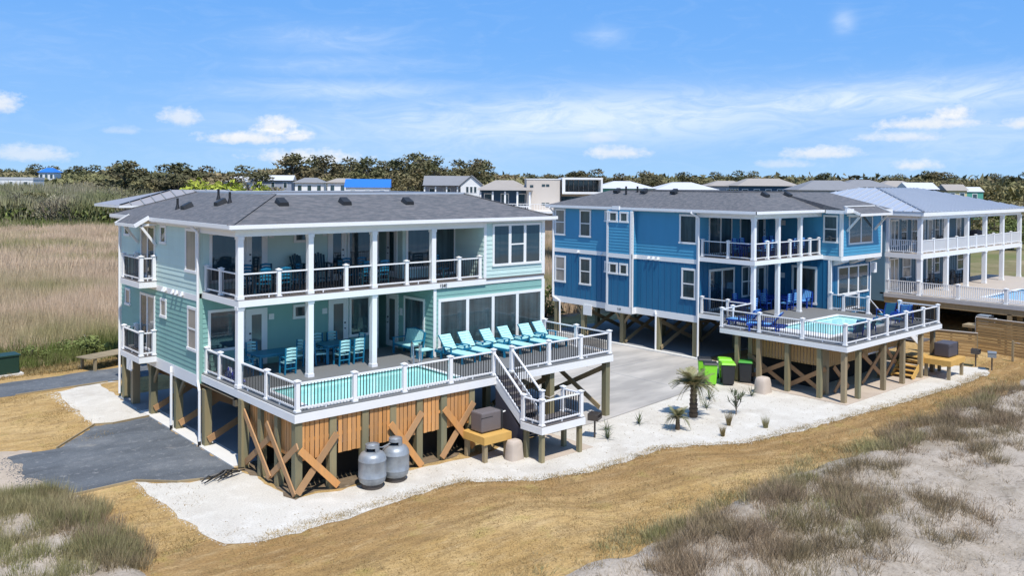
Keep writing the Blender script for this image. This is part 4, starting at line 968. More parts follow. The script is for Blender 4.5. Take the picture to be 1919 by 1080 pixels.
def adirondack(name, frame, label, group):
    t = thing(name, label, 'chair', group=group)
    for i in range(6): MB().box(-.25, .25, -.28 + i * .095, -.28 + i * .095 + .08, .58 - i * .02, .605 - i * .02).build('seat_slat', frame, t)
    for i in range(5):
        x = -.2 + i * .1; h = 1.22 - abs(i - 2) * .05
        MB().beam((x, .22, .5), (x * 1.12, .42, h), .085, .02).build('back_slat', frame, t)
    for x in (-.29, .29):
        MB().box(x - .04, x + .04, -.3, -.24, 0, .80).build('leg', frame, t); MB().beam((x, .3, 0), (x, .22, .80), .06, .06).build('leg', frame, t)
        MB().box(x - .07, x + .07, -.36, .32, .80, .83).build('armrest', frame, t)
    MB().box(-.28, .28, -.28, -.25, .22, .28).build('stretcher', frame, t)
    return t

G = 'dining chairs on the lower mint porch'
DC = Maker(dining_chair('dining_chair', BLUEF, AQUA, 'x', G))
T1 = Maker(dining_table('dining_table', BLUEF, BLUEF, 'x', 'teal tables on the lower mint porch'))
T1.put((2.05, 1.75, ZD), 0, 'teal blue dining table nearest the pool corner, under the mint house porch')
T1.put((4.85, 1.85, ZD), 0, 'teal blue dining table in front of the middle porch door of the mint house')
DC.put((2.35, 1.05, ZD), R(180), 'ladder-back teal chair in front of the left porch table, back to the pool')
DC.put((1.75, 2.55, ZD), R(0), 'ladder-back teal chair behind the left porch table, against the glass door')
DC.put((1.0, 1.7, ZD), R(90), 'ladder-back teal chair at the left end of the left porch table')
DC.put((3.1, 1.95, ZD), R(-80), 'round-backed-looking teal chair at the right end of the left porch table')
DC.put((4.62, 1.12, ZD), R(180), 'left of two teal chairs with backs to the pool at the right porch table')
DC.put((5.25, 1.12, ZD), R(180), 'right of two teal chairs with backs to the pool at the right porch table')
DC.put((4.05, 1.75, ZD), R(75), 'teal chair at the left end of the right porch table')
DC.put((4.55, 2.62, ZD), R(0), 'left teal chair on the wall side of the right porch table')
DC.put((5.2, 2.62, ZD), R(0), 'right teal chair on the wall side of the right porch table')
DC.put((5.72, 1.85, ZD), R(-90), 'teal chair at the right end of the right porch table, under the window')
tw = MB()
for i in range(7):
    y = 1.1 + i * .12
tw.add([(.22, .75, ZD + .01), (.62, .75, ZD + .02), (.60, 1.65, ZD + .01), (.2, 1.7, ZD + .02), (.3, .95, ZD + .16), (.5, .95, ZD + .22), (.48, 1.45, ZD + .40), (.26, 1.45, ZD + .48)], [(0, 1, 5, 4), (1, 2, 6, 5), (2, 3, 7, 6), (3, 0, 4, 7), (4, 5, 6, 7)])
tag(tw.build('beach_towel', TOWEL, None, smooth=True), 'blue and white patterned towel heaped by the left deck railing', 'towel')
G = 'aqua sun loungers in a row by the big windows'
LG = Maker(lounger('sun_lounger', BLUEF, AQUA, 'x', G))
STB = Maker(side_table('side_table', BLUEF, AQUA, 'x', 'side tables between the loungers'))
lab = ('first from the left, by the corner post', 'second from the left', 'third from the left, behind the stair gate post', 'fourth from the left', 'fifth from the left', 'last on the right, beside the end railing')
for i, x in enumerate((8.42, 9.45, 10.5, 11.55, 12.55, 13.55)):
    LG.put((x + (.04, -.03, .02, -.04, .05, 0)[i], -1.12 + (.0, .06, -.04, .03, -.05, .05)[i], ZD), R((4, 1, 6, 3, -1, 5)[i]), 'aqua slatted sun lounger with raised back, ' + lab[i])
nm = ('first and second', 'second and third', 'third and fourth', 'fourth and fifth', 'fifth and sixth')
for i, x in enumerate((8.95, 9.98, 11.03, 12.05, 13.05)):
    STB.put((x, -.92, ZD), 0, 'low blue side table between the %s loungers from the left' % nm[i])
bn = bench('porch_bench', BLUEF, AQUA, 'teal blue slat-backed bench under the porch window, behind the pool handrail'); bn.location = (7.72, 1.15, ZD); bn.rotation_euler = (0, 0, R(-90))
ft = thing('side_table', 'low teal footstool beside the corner post, in front of the bench', 'footstool', (7.75, .05, ZD))
MB().box(-.3, .3, -.22, .22, .34, .38).build('slat', AQUA, ft); MB().box(-.28, -.22, -.2, .2, 0, .34).box(.22, .28, -.2, .2, 0, .34).build('leg', BLUEF, ft)
# upper porch of the mint house
G = 'dark chairs on the upper mint porch'
AD = Maker(adirondack('tall_chair', DTEAL, 'x', G))
AD.put((3.62, 2.45, ZU), R(10), 'left of two tall dark adirondack chairs on the upper mint porch')
AD.put((4.5, 2.45, ZU), R(-8), 'right of two tall dark adirondack chairs on the upper mint porch')
DU = Maker(dining_chair('dining_chair', DTEAL, BLUEF, 'x', G)); TU = Maker(dining_table('dining_table', DTEAL, DTEAL, 'x', 'dark tables on the upper mint porch'))
TU.put((1.6, 1.2, ZU), 0, 'dark teal table by the corner post of the upper mint porch')
for (x, y, a, l) in ((1.2, .72, 180, 'left dark chair on the railing side of the upper corner table'), (1.95, .72, 180, 'right dark chair on the railing side of the upper corner table'), (1.2, 1.75, 0, 'left dark chair behind the upper corner table'), (1.95, 1.75, 0, 'right dark chair behind the upper corner table'), (2.6, 1.25, -90, 'dark chair at the right end of the upper corner table')): DU.put((x, y, ZU), R(a), l)
TU.put((5.9, 1.4, ZU), 0, 'dark teal table in the middle of the upper mint porch')
for (x, y, a, l) in ((5.45, .85, 180, 'left dark chair on the railing side of the upper middle table'), (6.2, .85, 180, 'right dark chair on the railing side of the upper middle table'), (5.0, 1.4, 90, 'dark chair at the left end of the upper middle table'), (5.5, 2.0, 0, 'left dark chair behind the upper middle table'), (6.2, 2.0, 0, 'right dark chair behind the upper middle table'), (9.3, 1.0, 20, 'single dark chair at the right end of the upper mint porch')): DU.put((x, y, ZU), R(a), l)
# furniture of the blue house (world coordinates)
ZB = 2.5; ZB2 = 2.55
G = 'royal blue chairs on the lower porch of the blue house'
DB = Maker(dining_chair('dining_chair', ROYAL, SKYB, 'x', G)); TB = Maker(dining_table('dining_table', ROYAL, ROYAL, 'x', 'tables on the porches of the blue house'))
TB.put((31.6, -1.1, ZB), 0, 'royal blue dining table on the lower porch of the blue house')
for (x, y, a, l) in ((31.3, -1.85, 180, 'left royal blue chair with its back to the pool of the blue house'), (31.95, -1.85, 180, 'right royal blue chair with its back to the pool of the blue house'), (30.5, -1.1, 90, 'royal blue chair at the left end of the blue porch table'), (31.3, -.35, 0, 'left royal blue chair behind the blue porch table'), (32.0, -.35, 0, 'right royal blue chair behind the blue porch table')): DB.put((x, y, ZB), R(a), l)
TB.put((28.3, -1.0, ZB), 0, 'blue table behind the left corner post, lower porch of the blue house')
for (x, y, a, l) in ((28.0, -1.75, 180, 'blue chair in front of the table by the corner post of the blue house'), (28.9, -.4, 0, 'blue chair behind the table by the corner post of the blue house')): DB.put((x, y, ZB), R(a), l)
TB.put((28.6, -1.5, 5.64), 0, 'blue table by the corner on the upper porch of the blue house'); TB.put((31.6, -1.5, 5.64), 0, 'blue table near the wing on the upper porch of the blue house')
k = 0
for tx, tl in ((28.6, 'corner'), (31.6, 'right')):
    for (dx, dy, a, l) in ((-.35, -.72, 180, 'left front'), (.35, -.72, 180, 'right front'), (-.35, .72, 0, 'left rear'), (.35, .72, 0, 'right rear')):
        DB.put((tx + dx, -1.5 + dy, 5.64), R(a), '%s blue chair at the %s table of the upper blue porch' % (l, tl))
bb = bench('porch_bench', ROYAL, SKYB, 'royal blue slatted bench under the wing window of the blue house'); bb.location = (33.0, -1.7, ZB); bb.rotation_euler = (0, 0, R(-90))
LB = Maker(lounger('sun_lounger', ROYAL, SKYB, 'x', 'royal blue loungers on the pool deck of the blue house'))
LB.put((24.35, -3.75, ZB2), R(180), 'royal blue slatted lounger at the back left of the blue deck'); LB.put((24.1, -5.1, ZB2), R(200), 'royal blue slatted lounger near the left railing of the blue deck')
LB.put((32.5, -8.0, ZB2), R(120), 'royal blue lounger at the right front corner of the blue deck')
def sling_chair(label):
    t = thing('sling_chair', label, 'chair', group='blue sling chairs on the pool deck')
    MB().beam((0, -.25, .4), (0, .22, .36), .48, .02).build('seat', SLING, t); MB().beam((0, .22, .38), (0, .42, .98), .48, .02, (0, 1, 0)).build('backrest', SLING, t)
    for x in (-.27, .27):
        MB().tube([(x, -.3, 0), (x, -.27, .6), (x, .3, .6), (x, .36, 0)], .018, 6).build('frame', ROYAL, t); MB().tube([(x, .2, .36), (x, .43, 1.0)], .018, 6).build('back_frame', ROYAL, t)
        MB().box(x - .03, x + .03, -.3, .25, .60, .63).build('armrest', ROYAL, t)
    return t
SL = Maker(sling_chair('x'))
SL.put((25.3, -8.9, ZB2), R(165), 'dark blue sling chair at the front corner of the blue deck, left one'); SL.put((26.4, -8.95, ZB2), R(185), 'dark blue sling chair at the front corner of the blue deck, right one')
SL.put((30.2, -8.7, ZB2), R(200), 'blue sling chair right of the pool, against the front railing', 1.15); SL.put((31.2, -7.6, ZB2), R(150), 'blue sling chair behind the front railing near the deck stair', 1.1)
# slate house porch furniture
G = 'dark chairs on the slate house porches'
DS = Maker(dining_chair('dining_chair', DARKP, DARKP, 'x', G))
for i, x in enumerate((49.5, 52.2, 53.0, 56.5)): DS.put((x, -1.6, 5.0), R(180 if i % 2 else 10), 'dark chair on the upper slate house porch, number %s from the corner' % ('one', 'two', 'three', 'four')[i])
for i, x in enumerate((47.6, 51.3, 52.2, 55.0, 56.0, 57.0)): DS.put((x, -1.4, 2.2), R(170 if i % 2 else -20), 'dark chair on the lower slate house porch, %s from the corner post' % ('first', 'second', 'third', 'fourth', 'fifth', 'sixth')[i])
gr = thing('gas_grill', 'covered dark grill at the right end of the upper slate house porch', 'grill', (61.0, -1.0, 5.0)); MB().lathe([(.5, 0), (.5, .9), (.42, 1.05), (.2, 1.12)], n=14).build('cover', CHAR, gr); MB().box(-.7, .7, -.3, .3, .7, .78).build('shelf', CHAR, gr)
stk = thing('stacked_loungers', 'stack of white pool loungers on the slate house deck', 'lounger stack', (64.5, -6.2, 2.2), R(10))
for i in range(7): MB().add([(-.95, -.33, .1 + i * .13), (.5, -.33, .1 + i * .13), (.5, .33, .1 + i * .13), (-.95, .33, .1 + i * .13), (-.95, -.33, .16 + i * .13), (.5, -.33, .16 + i * .13), (.5, .33, .16 + i * .13), (-.95, .33, .16 + i * .13), (1.05, -.33, .42 + i * .13), (1.05, .33, .42 + i * .13), (1.05, .33, .47 + i * .13), (1.05, -.33, .47 + i * .13)],
    [(0, 3, 2, 1), (4, 5, 6, 7), (0, 1, 5, 4), (2, 3, 7, 6), (3, 0, 4, 7), (1, 2, 9, 8), (5, 11, 10, 6), (1, 8, 11, 5), (2, 6, 10, 9), (8, 9, 10, 11)]).build('lounger', WHITEP, stk)

# ------------------------------------------------------------------ things standing on the ground
def gas_tank(loc, label):
    t = thing('gas_tank', label, 'gas tank', loc, 0, 'silver gas tanks in front of the pool enclosure')
    MB().lathe([(.10, .1), (.30, .12), (.40, .2), (.435, .32), (.44, .36), (.448, .37), (.44, .38), (.44, .86), (.447, .87), (.44, .88), (.425, .98), (.36, 1.08), (.25, 1.13), (.1, 1.15)], n=28).build('tank_body', STEEL, t, smooth=True)
    MB().lathe([(.30, 0), (.33, .0), (.33, .14), (.30, .14)], n=20).build('foot_ring', RUST, t)
    c = MB(); n = 22
    for i in range(n):
        a0, a1 = 2 * math.pi * i / n, 2 * math.pi * (i + 1) / n
        hole = i in (11, 12, 13, 14, 15)
        for (z0, z1) in (((1.1, 1.14), (1.26, 1.36)) if hole else ((1.1, 1.36),)):
            c.add([(.225 * math.cos(a0), .225 * math.sin(a0), z0), (.225 * math.cos(a1), .225 * math.sin(a1), z0), (.215 * math.cos(a1), .215 * math.sin(a1), z1), (.215 * math.cos(a0), .215 * math.sin(a0), z1),
                   (.205 * math.cos(a0), .205 * math.sin(a0), z0), (.205 * math.cos(a1), .205 * math.sin(a1), z0), (.195 * math.cos(a1), .195 * math.sin(a1), z1), (.195 * math.cos(a0), .195 * math.sin(a0), z1)], [(0, 1, 2, 3), (5, 4, 7, 6), (3, 2, 6, 7), (1, 0, 4, 5)])
    c.build('collar', STEEL, t)
    MB().cyl((0, 0, 1.12), (0, 0, 1.26), .05, .05, 10).cyl((-.08, 0, 1.24), (.08, 0, 1.24), .03, .03, 8).build('valve', RUST, t)
    MB().lathe([(.0, 1.30), (.20, 1.33), (.2, 1.35), (.0, 1.38)], n=18).build('lid', STEEL, t, smooth=True)
    return t
gas_tank((2.30, -4.78, 0), 'silver gas tank in front of the slatted enclosure, left and nearer of the two')
gas_tank((3.22, -4.70, 0), 'silver gas tank in front of the slatted enclosure, right and further of the two')
tag(MB().tube([(2.4, -4.74, 1.22), (2.7, -4.72, 1.16), (3.1, -4.7, 1.24)], .02, 6).build('gas_pipe', GALV), 'thin grey gas pipe joining the tops of the two tanks', 'pipe')

def heater_table(loc, rz, label, w=1.15, d=1.15, h=.9):
    t = thing('equipment_table', label, 'table', loc, rz, 'yellow wooden equipment tables'); a, c = w / 2, d / 2
    n = 6
    for i in range(n): MB().box(-a, a, -c + i * d / n + .006, -c + (i + 1) * d / n - .006, h - .035, h).build('plank', YELW, t)
    for q in ((-a, a, -c - .04, -c), (-a, a, c, c + .04), (-a - .04, -a, -c - .04, c + .04), (a, a + .04, -c - .04, c + .04)): MB().box(*q, h - .27, h - .002).build('apron', YELW, t)
    for x in (-a + .09, a - .09):
        for y in (-c + .09, c - .09): MB().box(x - .07, x + .07, y - .07, y + .07, 0, h - .035).build('leg', OLDW, t)
    return t
heater_table((6.98, -4.78, 0), 0, 'yellow wooden table holding the pool heater beside the mint house stair')
heater_table((32.75, -9.9, 0), R(2), 'yellow wooden table holding the dark pool heater beside the blue house', 1.9, 1.25, .95)
def pool_heater(loc, rz, label, w=.62, d=.95, h=.72, m1=None, m2=None):
    t = thing('pool_heater', label, 'pool heater', loc, rz, 'pool heaters on stands')
    m1 = m1 or GREYP; m2 = m2 or DARKP
    b = MB().box(-d / 2, d / 2 - .06, -w / 2, w / 2, .03, h).build('casing', m1, t, bevel=.05)
    MB().box(d / 2 - .06, d / 2 + .03, -w / 2 - .005, w / 2 + .005, .02, h - .01).build('side_panel', m2, t, bevel=.04)
    MB().box(-d / 2 - .004, -d / 2 + .5, -w / 2 - .006, -w / 2 + .02, h - .18, h - .16).build('seam', m2, t)
    MB().tube([(d / 2 + .02, -.08, h * .55), (d / 2 + .16, -.08, h * .55), (d / 2 + .16, -.08, h * .75), (d / 2 + .32, -.08, h * .78)], .028, 8).tube([(d / 2 + .02, .1, h * .3), (d / 2 + .14, .1, h * .3), (d / 2 + .14, .1, h * .5)], .028, 8).build('pipe', WHITEP, t, smooth=True)
    return t
pool_heater((7.02, -4.72, .9), 0, 'grey-brown pool heater with black side on the table beside the stair')
pool_heater((33.1, -9.85, .95), 0, 'charcoal pool heater on the table beside the blue house steps', .75, 1.15, .72, CHAR, DARKP)
def park_grill(loc, rz, label, lid=False):
    t = thing('park_grill', label, 'grill', loc, rz, 'steel post grills')
    MB().cyl((0, 0, 0), (0, 0, .72), .035, .035, 10).build('post', RUST, t)
    b = MB(); b.box(-.28, .28, -.2, .2, .70, .72); b.box(-.28, .28, .19, .2, .72, .95); b.box(-.28, -.27, -.2, .19, .72, .92); b.box(.27, .28, -.2, .19, .72, .92); b.box(-.28, .28, -.2, -.19, .72, .78)
    b.build('firebox', RUST if not lid else GALV, t)
    g = MB()
    for i in range(9): g.box(-.27, .27, -.18 + i * .043, -.165 + i * .043, .90, .915)
    g.build('grate', RUST, t)
    if lid: MB().box(-.3, .3, -.21, .21, .92, .95).build('cover', GALV, t)
    return t
park_grill((11.5, -5.72, 0), R(25), 'rusty post grill beside the stair landing on white gravel')
park_grill((36.3, -10.1, 0), R(10), 'rusty post grill, left of the two past the blue house'); park_grill((36.0, -11.0, 0), R(20), 'covered grey post grill, right of the two past the blue house', True)
def fake_rock(loc, label, h, w=.27, d=.22):
    b = MB(); vs = []; n = 12
    rr = random.Random(int(loc[0] * 10))
    prof = [(1.10, 0), (1.06, .25), (1.02, .5), (.95, .78), (.86, .92), (.70, .98), (.35, 1.0)]
    for s, z in prof:
        for i in range(n):
            a = 2 * math.pi * i / n
            x = math.copysign(abs(math.cos(a)) ** .38, math.cos(a)); y = math.copysign(abs(math.sin(a)) ** .38, math.sin(a))
            k = s * (1 + .05 * rr.uniform(-1, 1)); vs.append((x * w * k, y * d * k, z * h))
    b.add(vs, [(j * n + i, j * n + (i + 1) % n, (j + 1) * n + (i + 1) % n, (j + 1) * n + i) for j in range(len(prof) - 1) for i in range(n)] + [tuple(range((len(prof) - 1) * n, len(prof) * n))])
    o = b.build('rock_cover', ROCKM, None, smooth=True); o.location = loc
    return tag(o, label, 'rock')
fake_rock((7.52, -5.62, 0), 'upright beige artificial rock beside the yellow heater table', .68)
fake_rock((22.62, -5.9, 0), 'upright beige artificial rock by the blue house pilings', .72, .34, .28)
def bin_(loc, rz, label, body, lid):
    t = thing('wheelie_bin', label, 'bin', loc, rz, 'lime green and black wheelie bins')
    b = MB(); b.add([(-.26, -.30, .06), (.26, -.30, .06), (.26, .26, .06), (-.26, .26, .06), (-.32, -.38, 1.0), (.32, -.38, 1.0), (.32, .36, 1.0), (-.32, .36, 1.0)], MB.BOXF); b.build('bin_body', body, t, bevel=.03)
    b = MB(); b.add([(-.345, -.42, 1.0), (.345, -.42, 1.0), (.345, .38, 1.0), (-.345, .38, 1.0), (-.30, -.36, 1.09), (.30, -.36, 1.09), (.30, .36, 1.07), (-.30, .36, 1.07)], MB.BOXF); b.build('lid', lid, t, bevel=.02)
    MB().cyl((-.28, .45, 1.0), (.28, .45, 1.0), .025, .025, 8).build('handle', DARKP, t)
    for x in (-.29, .29): MB().cyl((x - .03, .30, .12), (x + .03, .30, .12), .12, .12, 14).build('wheel', DARKP, t)
    return t
bin_((22.05, -3.4, 0), R(-50), 'lime green bin with dark lid at the edge of the concrete drive', LIME, DARKP)
bin_((22.7, -3.95, 0), R(-50), 'black bin with lime lid right of the lime green bin', DARKP, LIME)
bin_((22.7, -2.6, 0), R(-50), 'lime green bin behind, with dark lid, beside the downspout', LIME, DARKP)
bin_((23.4, -3.3, 0), R(-50), 'lime green bin with lime lid behind the first pilings', LIME, LIME)
bin_((23.75, -4.25, 0), R(-60), 'black bin with dark green lid between the two front pilings', DARKP, GREENP)
# yellow steps beside the blue house
stp = thing('wooden_steps', 'new yellow wooden steps under the right end of the blue deck', 'steps', (30.5, -9.3, 0))
for i in range(5): MB().box(.03 + i * .27, .33 + i * .27, .02, 1.03, .19 + i * .19 - .04, .19 + i * .19).build('tread', YELW, stp)
for i in range(5): MB().box(.30 + i * .27, .32 + i * .27, .03, 1.02, i * .19 - .0, .15 + i * .19).build('riser', OLDW, stp)
for y in (0, 1.04): MB().beam((0, y, .02), (1.35, y, .97), .05, .26).build('stringer', YELW, stp)
MB().box(1.35, 2.3, .0, 1.05, .86, .95).build('platform', YELW, stp)
# fences under the slate house deck
def slat_fence(a, c, h, label, n):
    a = Vector(a); c = Vector(c); d = c - a; L = d.length
    t = thing('slat_fence', label, 'fence', a, math.atan2(d.y, d.x), 'horizontal slat fences by the slate house')
    s = h / n
    for i in range(n): MB().box(0, L, -.012, .012, i * s + .012, (i + 1) * s - .012).build('slat', SLATW, t)
    for k in range(int(L / 1.6) + 2):
        x = min(L, k * 1.6); MB().box(x - .05, x + .05, .012, .11, 0, h + .03).build('post', OLDW, t)
    MB().box(-.04, L + .04, -.05, .12, h, h + .035).build('cap_rail', TAND, t)
    return t
slat_fence((38.2, -6.4, 0), (38.9, -9.2, 0), 1.35, 'low slat fence between the blue house and the slate house', 8)
slat_fence((41.0, -8.4, 0), (40.6, -13.5, 0), 1.95, 'tall slat fence at the right edge under the slate house deck', 12)
shf = thing('equipment_shelf', 'wooden wall shelf holding a grey heater under the slate house deck', 'shelf', (43.4, -7.9, 0), R(-90))
MB().box(-1.0, 1.0, -.5, .5, 1.0, 1.16).build('shelf_board', OLDW, shf); MB().box(-.9, -.75, .2, .35, 0, 1.0).box(.75, .9, .2, .35, 0, 1.0).build('leg', UNDER, shf)
pool_heater((43.4, -8.0, 1.16), R(-90), 'small grey heater on the wooden shelf under the slate house deck', .6, .75, .65, GALV, DARKP)
tag(MB().tube([(41.3, -8.3, 1.95), (41.2, -8.3, 1.85), (41.2, -8.3, 0)], .04, 8).build('white_pipe', WHITEP), 'white drain pipe at the left end of the tall slat fence', 'pipe')
wp = thing('shower_post', 'short wooden tap post in front of the tall slat fence', 'post', (39.3, -10.9, 0)); MB().box(-.05, .05, -.05, .05, 0, 1.15).build('post', OLDW, wp); MB().tube([(0, -.05, 1.0), (0, -.2, 1.05), (.15, -.3, 1.0)], .015, 6).build('tap', CHROME, wp)
ub = thing('utility_box', 'dark green utility box at the left edge beside the gravel drive', 'utility box', (-3.35, 20.1, 0), R(5)); MB().box(-.8, .8, -.45, .45, .1, .95).build('cabinet', GREENBOX, ub, bevel=.04); MB().box(-.84, .84, -.49, .49, .95, 1.02).build('lid', GREENBOX, ub); MB().box(-.95, .95, -.6, .6, -.05, .1).build('base', PALECONC, ub)
dk = thing('boardwalk', 'short grey wooden footbridge into the marsh beside the mint house', 'boardwalk', (1.6, 19.2, 0), R(20))
for i in range(14): MB().box(-1.6 + i * .24, -1.6 + i * .24 + .22, -.6, .6, .62, .66).build('plank', OLDW, dk)
for x in (-1.3, 1.3):
    for y in (-.5, .5): MB().box(x - .06, x + .06, y - .06, y + .06, -.1, .62).build('post', OLDW, dk)
brn = thing('branch_pile', 'heap of dark dead branches on white gravel beside the drive', 'branches', (-1.0, -.95, .03))
rb = random.Random(5)
for i in range(13):
    x, y = rb.uniform(-.5, .5), rb.uniform(-.18, .18); a = rb.uniform(-.45, .35) + .25; L = rb.uniform(.25, .6)
    MB().tube([(x - L * math.cos(a), y - L * math.sin(a), .04), (x, y, rb.uniform(.08, .2)), (x + L * .8 * math.cos(a + .3), y + L * .8 * math.sin(a + .3), .05)], .02, 5).build('branch', BLACKM, brn)
# ------------------------------------------------------------------ ground
def ground_mat(name, cols, speck=.25, speck_scale=22, streak=None, rough=.95, bump=.4, bscale=14):
    """cols: list of (colour, noise scale, lo, hi) layered over the first"""
    m = D.materials.new(name); m.use_nodes = True; t = m.node_tree; t.nodes.clear(); N = NT(t)
    out = N.n('ShaderNodeOutputMaterial'); b = N.n('ShaderNodeBsdfPrincipled'); N.l(b.outputs[0], out.inputs[0])
    g = N.n('ShaderNodeNewGeometry'); p = g.outputs['Position']
    c = cols[0][0]
    for i, (cc_, sc, lo, hi) in enumerate(cols[1:]):
        v = N.mapping(p, streak if (streak and i == 0) else (1, 1, 1), loc=(i * 7.3, i * 3.1, 0))
        c = N.mix(N.ramp(N.noise(v, sc, 6, .65), ((lo, 0.0), (hi, 1.0))), c, cc_)
    f1 = N.noise(p, speck_scale, 3, .7)
    mul = N.n('ShaderNodeMix', data_type='RGBA', blend_type='MULTIPLY'); mul.inputs[0].default_value = 1
    if isinstance(c, tuple): mul.inputs[6].default_value = (*c, 1)
    else: N.l(c, mul.inputs[6])
    k = N.math('ADD', 1 - speck, N.math('MULTIPLY', f1, 2 * speck)); cb = N.n('ShaderNodeCombineColor')
    for i in range(3): N.l(k, cb.inputs[i])
    N.l(cb.outputs[0], mul.inputs[7]); N.l(mul.outputs[2], b.inputs['Base Color'])
    b.inputs['Roughness'].default_value = rough; b.inputs['Specular IOR Level'].default_value = .15
    bp = N.n('ShaderNodeBump'); bp.inputs['Strength'].default_value = bump; bp.inputs['Distance'].default_value = .05
    N.l(N.noise(p, bscale, 5, .7), bp.inputs['Height']); N.l(bp.outputs[0], b.inputs['Normal'])
    MATS[name] = m; return m
GROUND = ground_mat('field_ground', [((.20, .165, .085),), ((.145, .155, .055), .045, .42, .6), ((.28, .225, .13), .11, .5, .68)], .3, 3, bscale=2)
STRAWx = ground_mat('straw_soil', [((.43, .30, .145),), ((.27, .175, .085), .55, .44, .68), ((.54, .41, .235), .28, .48, .70), ((.33, .225, .105), 2.6, .5, .7), ((.33, .27, .10), .9, .58, .72)], .42, 14, streak=(.16, 1.0, 1), bump=.8, bscale=7)
def straw_mat():
    """dead straw over soil: browner, tracked band beside the gravel, yellower towards the dunes"""
    m = D.materials.new('straw_soil'); m.use_nodes = True; t = m.node_tree; t.nodes.clear(); N = NT(t)
    out = N.n('ShaderNodeOutputMaterial'); b = N.n('ShaderNodeBsdfPrincipled'); N.l(b.outputs[0], out.inputs[0])
    g = N.n('ShaderNodeNewGeometry'); p = g.outputs['Position']; sp = N.n('ShaderNodeSeparateXYZ'); N.l(p, sp.inputs[0])
    mr = N.n('ShaderNodeMapRange'); mr.inputs[1].default_value = -5; mr.inputs[2].default_value = 40; N.l(sp.outputs[0], mr.inputs[0])
    fc = N.n('ShaderNodeFloatCurve'); cv = fc.mapping.curves[0]
    pts = [(-5, -6.2), (-2.3, -6.4), (4.5, -6.2), (6.5, -7.6), (12, -8.3), (15.2, -9.8), (22, -10.6), (31, -11.3), (40, -10.8)]
    cv.points[0].location = ((pts[0][0] + 5) / 45, (pts[0][1] + 12) / 6); cv.points[1].location = (1.0, (pts[-1][1] + 12) / 6)
    for x, y in pts[1:-1]: cv.points.new((x + 5) / 45, (y + 12) / 6)
    fc.mapping.update(); N.l(mr.outputs[0], fc.inputs['Value'])
    fy = N.math('SUBTRACT', N.math('MULTIPLY', fc.outputs[0], 6.0), 12.0)
    d = N.math('SUBTRACT', sp.outputs[1], fy)
    cb0 = N.n('ShaderNodeCombineXYZ'); N.l(sp.outputs[0], cb0.inputs[0]); N.l(d, cb0.inputs[1])
    q = cb0.outputs[0]
    w = N.math('MULTIPLY', N.math('SUBTRACT', N.noise(p, .5, 4, .6), .5), 1.6)
    dd = N.math('ADD', d, w)
    c = N.mix(N.ramp(N.noise(p, .28, 5, .6), ((.42, 0.0), (.66, 1.0))), (.42, .27, .105), (.55, .385, .18))
    near = N.math('MULTIPLY', N.math('LESS_THAN', d, 1.0), N.ramp(N.math('MULTIPLY_ADD', dd, .3, 1.0), ((.12, 0.0), (.5, 1.0))))
    c = N.mix(N.math('MULTIPLY', near, .62), c, (.27, .155, .062))
    streak = N.ramp(N.noise(N.mapping(q, (.34, 1.3, 1)), 1.6, 7, .75), ((.46, 0.0), (.66, 1.0)))
    c = N.mix(N.math('MULTIPLY', streak, .62), c, (.22, .14, .065))
    st2 = N.ramp(N.noise(N.mapping(q, (.42, 1.4, 1), loc=(4, 9, 0)), 2.0, 7, .75), ((.5, 0.0), (.72, 1.0)))
    c = N.mix(N.math('MULTIPLY', st2, .55), c, (.60, .44, .235))
    blot = N.ramp(N.noise(N.mapping(p, (1, 1, 1), loc=(3, 1, 0)), 2.8, 6, .75), ((.52, 0.0), (.70, 1.0)))
    c = N.mix(N.math('MULTIPLY', blot, .72), c, (.21, .145, .065))
    dark = N.ramp(N.noise(N.mapping(q, (.5, 1.1, 1), loc=(2, 6, 0)), 6.5, 5, .8), ((.54, 0.0), (.68, 1.0)))
    c = N.mix(N.math('MULTIPLY', dark, .6), c, (.16, .11, .05))
    grn = N.ramp(N.noise(N.mapping(p, (1, 1, 1), loc=(8, 5, 0)), .8, 5, .65), ((.56, 0.0), (.74, 1.0)))
    c = N.mix(N.math('MULTIPLY', grn, .6), c, (.33, .27, .075))
    for off in (-1.0, -2.5, -2.9):
        rr_ = N.math('EXPONENT', N.math('MULTIPLY', N.math('POWER', N.math('DIVIDE', N.math('ADD', N.math('ADD', d, -off), N.math('MULTIPLY', w, .22)), .17), 2.0), -1.0))
        c = N.mix(N.math('MULTIPLY', rr_, N.math('MULTIPLY', N.noise(p, 1.3, 4, .6), .85)), c, (.19, .115, .05))
    f1 = N.noise(p, 16, 4, .75)
    mul = N.n('ShaderNodeMix', data_type='RGBA', blend_type='MULTIPLY'); mul.inputs[0].default_value = 1; N.l(c, mul.inputs[6])
    k2 = N.math('ADD', .30, N.math('MULTIPLY', f1, 1.45)); cb = N.n('ShaderNodeCombineColor')
    for i_ in range(3): N.l(k2, cb.inputs[i_])
    N.l(cb.outputs[0], mul.inputs[7]); N.l(mul.outputs[2], b.inputs['Base Color'])
    b.inputs['Roughness'].default_value = .95; b.inputs['Specular IOR Level'].default_value = .12
    bp = N.n('ShaderNodeBump'); bp.inputs['Strength'].default_value = .9; bp.inputs['Distance'].default_value = .06
    N.l(N.noise(N.mapping(q, (.5, 1.4, 1)), 5, 6, .75), bp.inputs['Height']); N.l(bp.outputs[0], b.inputs['Normal'])
    return m
STRAW = straw_mat()
GRAVEL = ground_mat('white_gravel', [((.61, .57, .50),), ((.48, .435, .37), .5, .48, .78), ((.68, .645, .58), 1.4, .5, .7), ((.36, .32, .27), 6.0, .62, .80)], .38, 20, bump=.6, bscale=24)
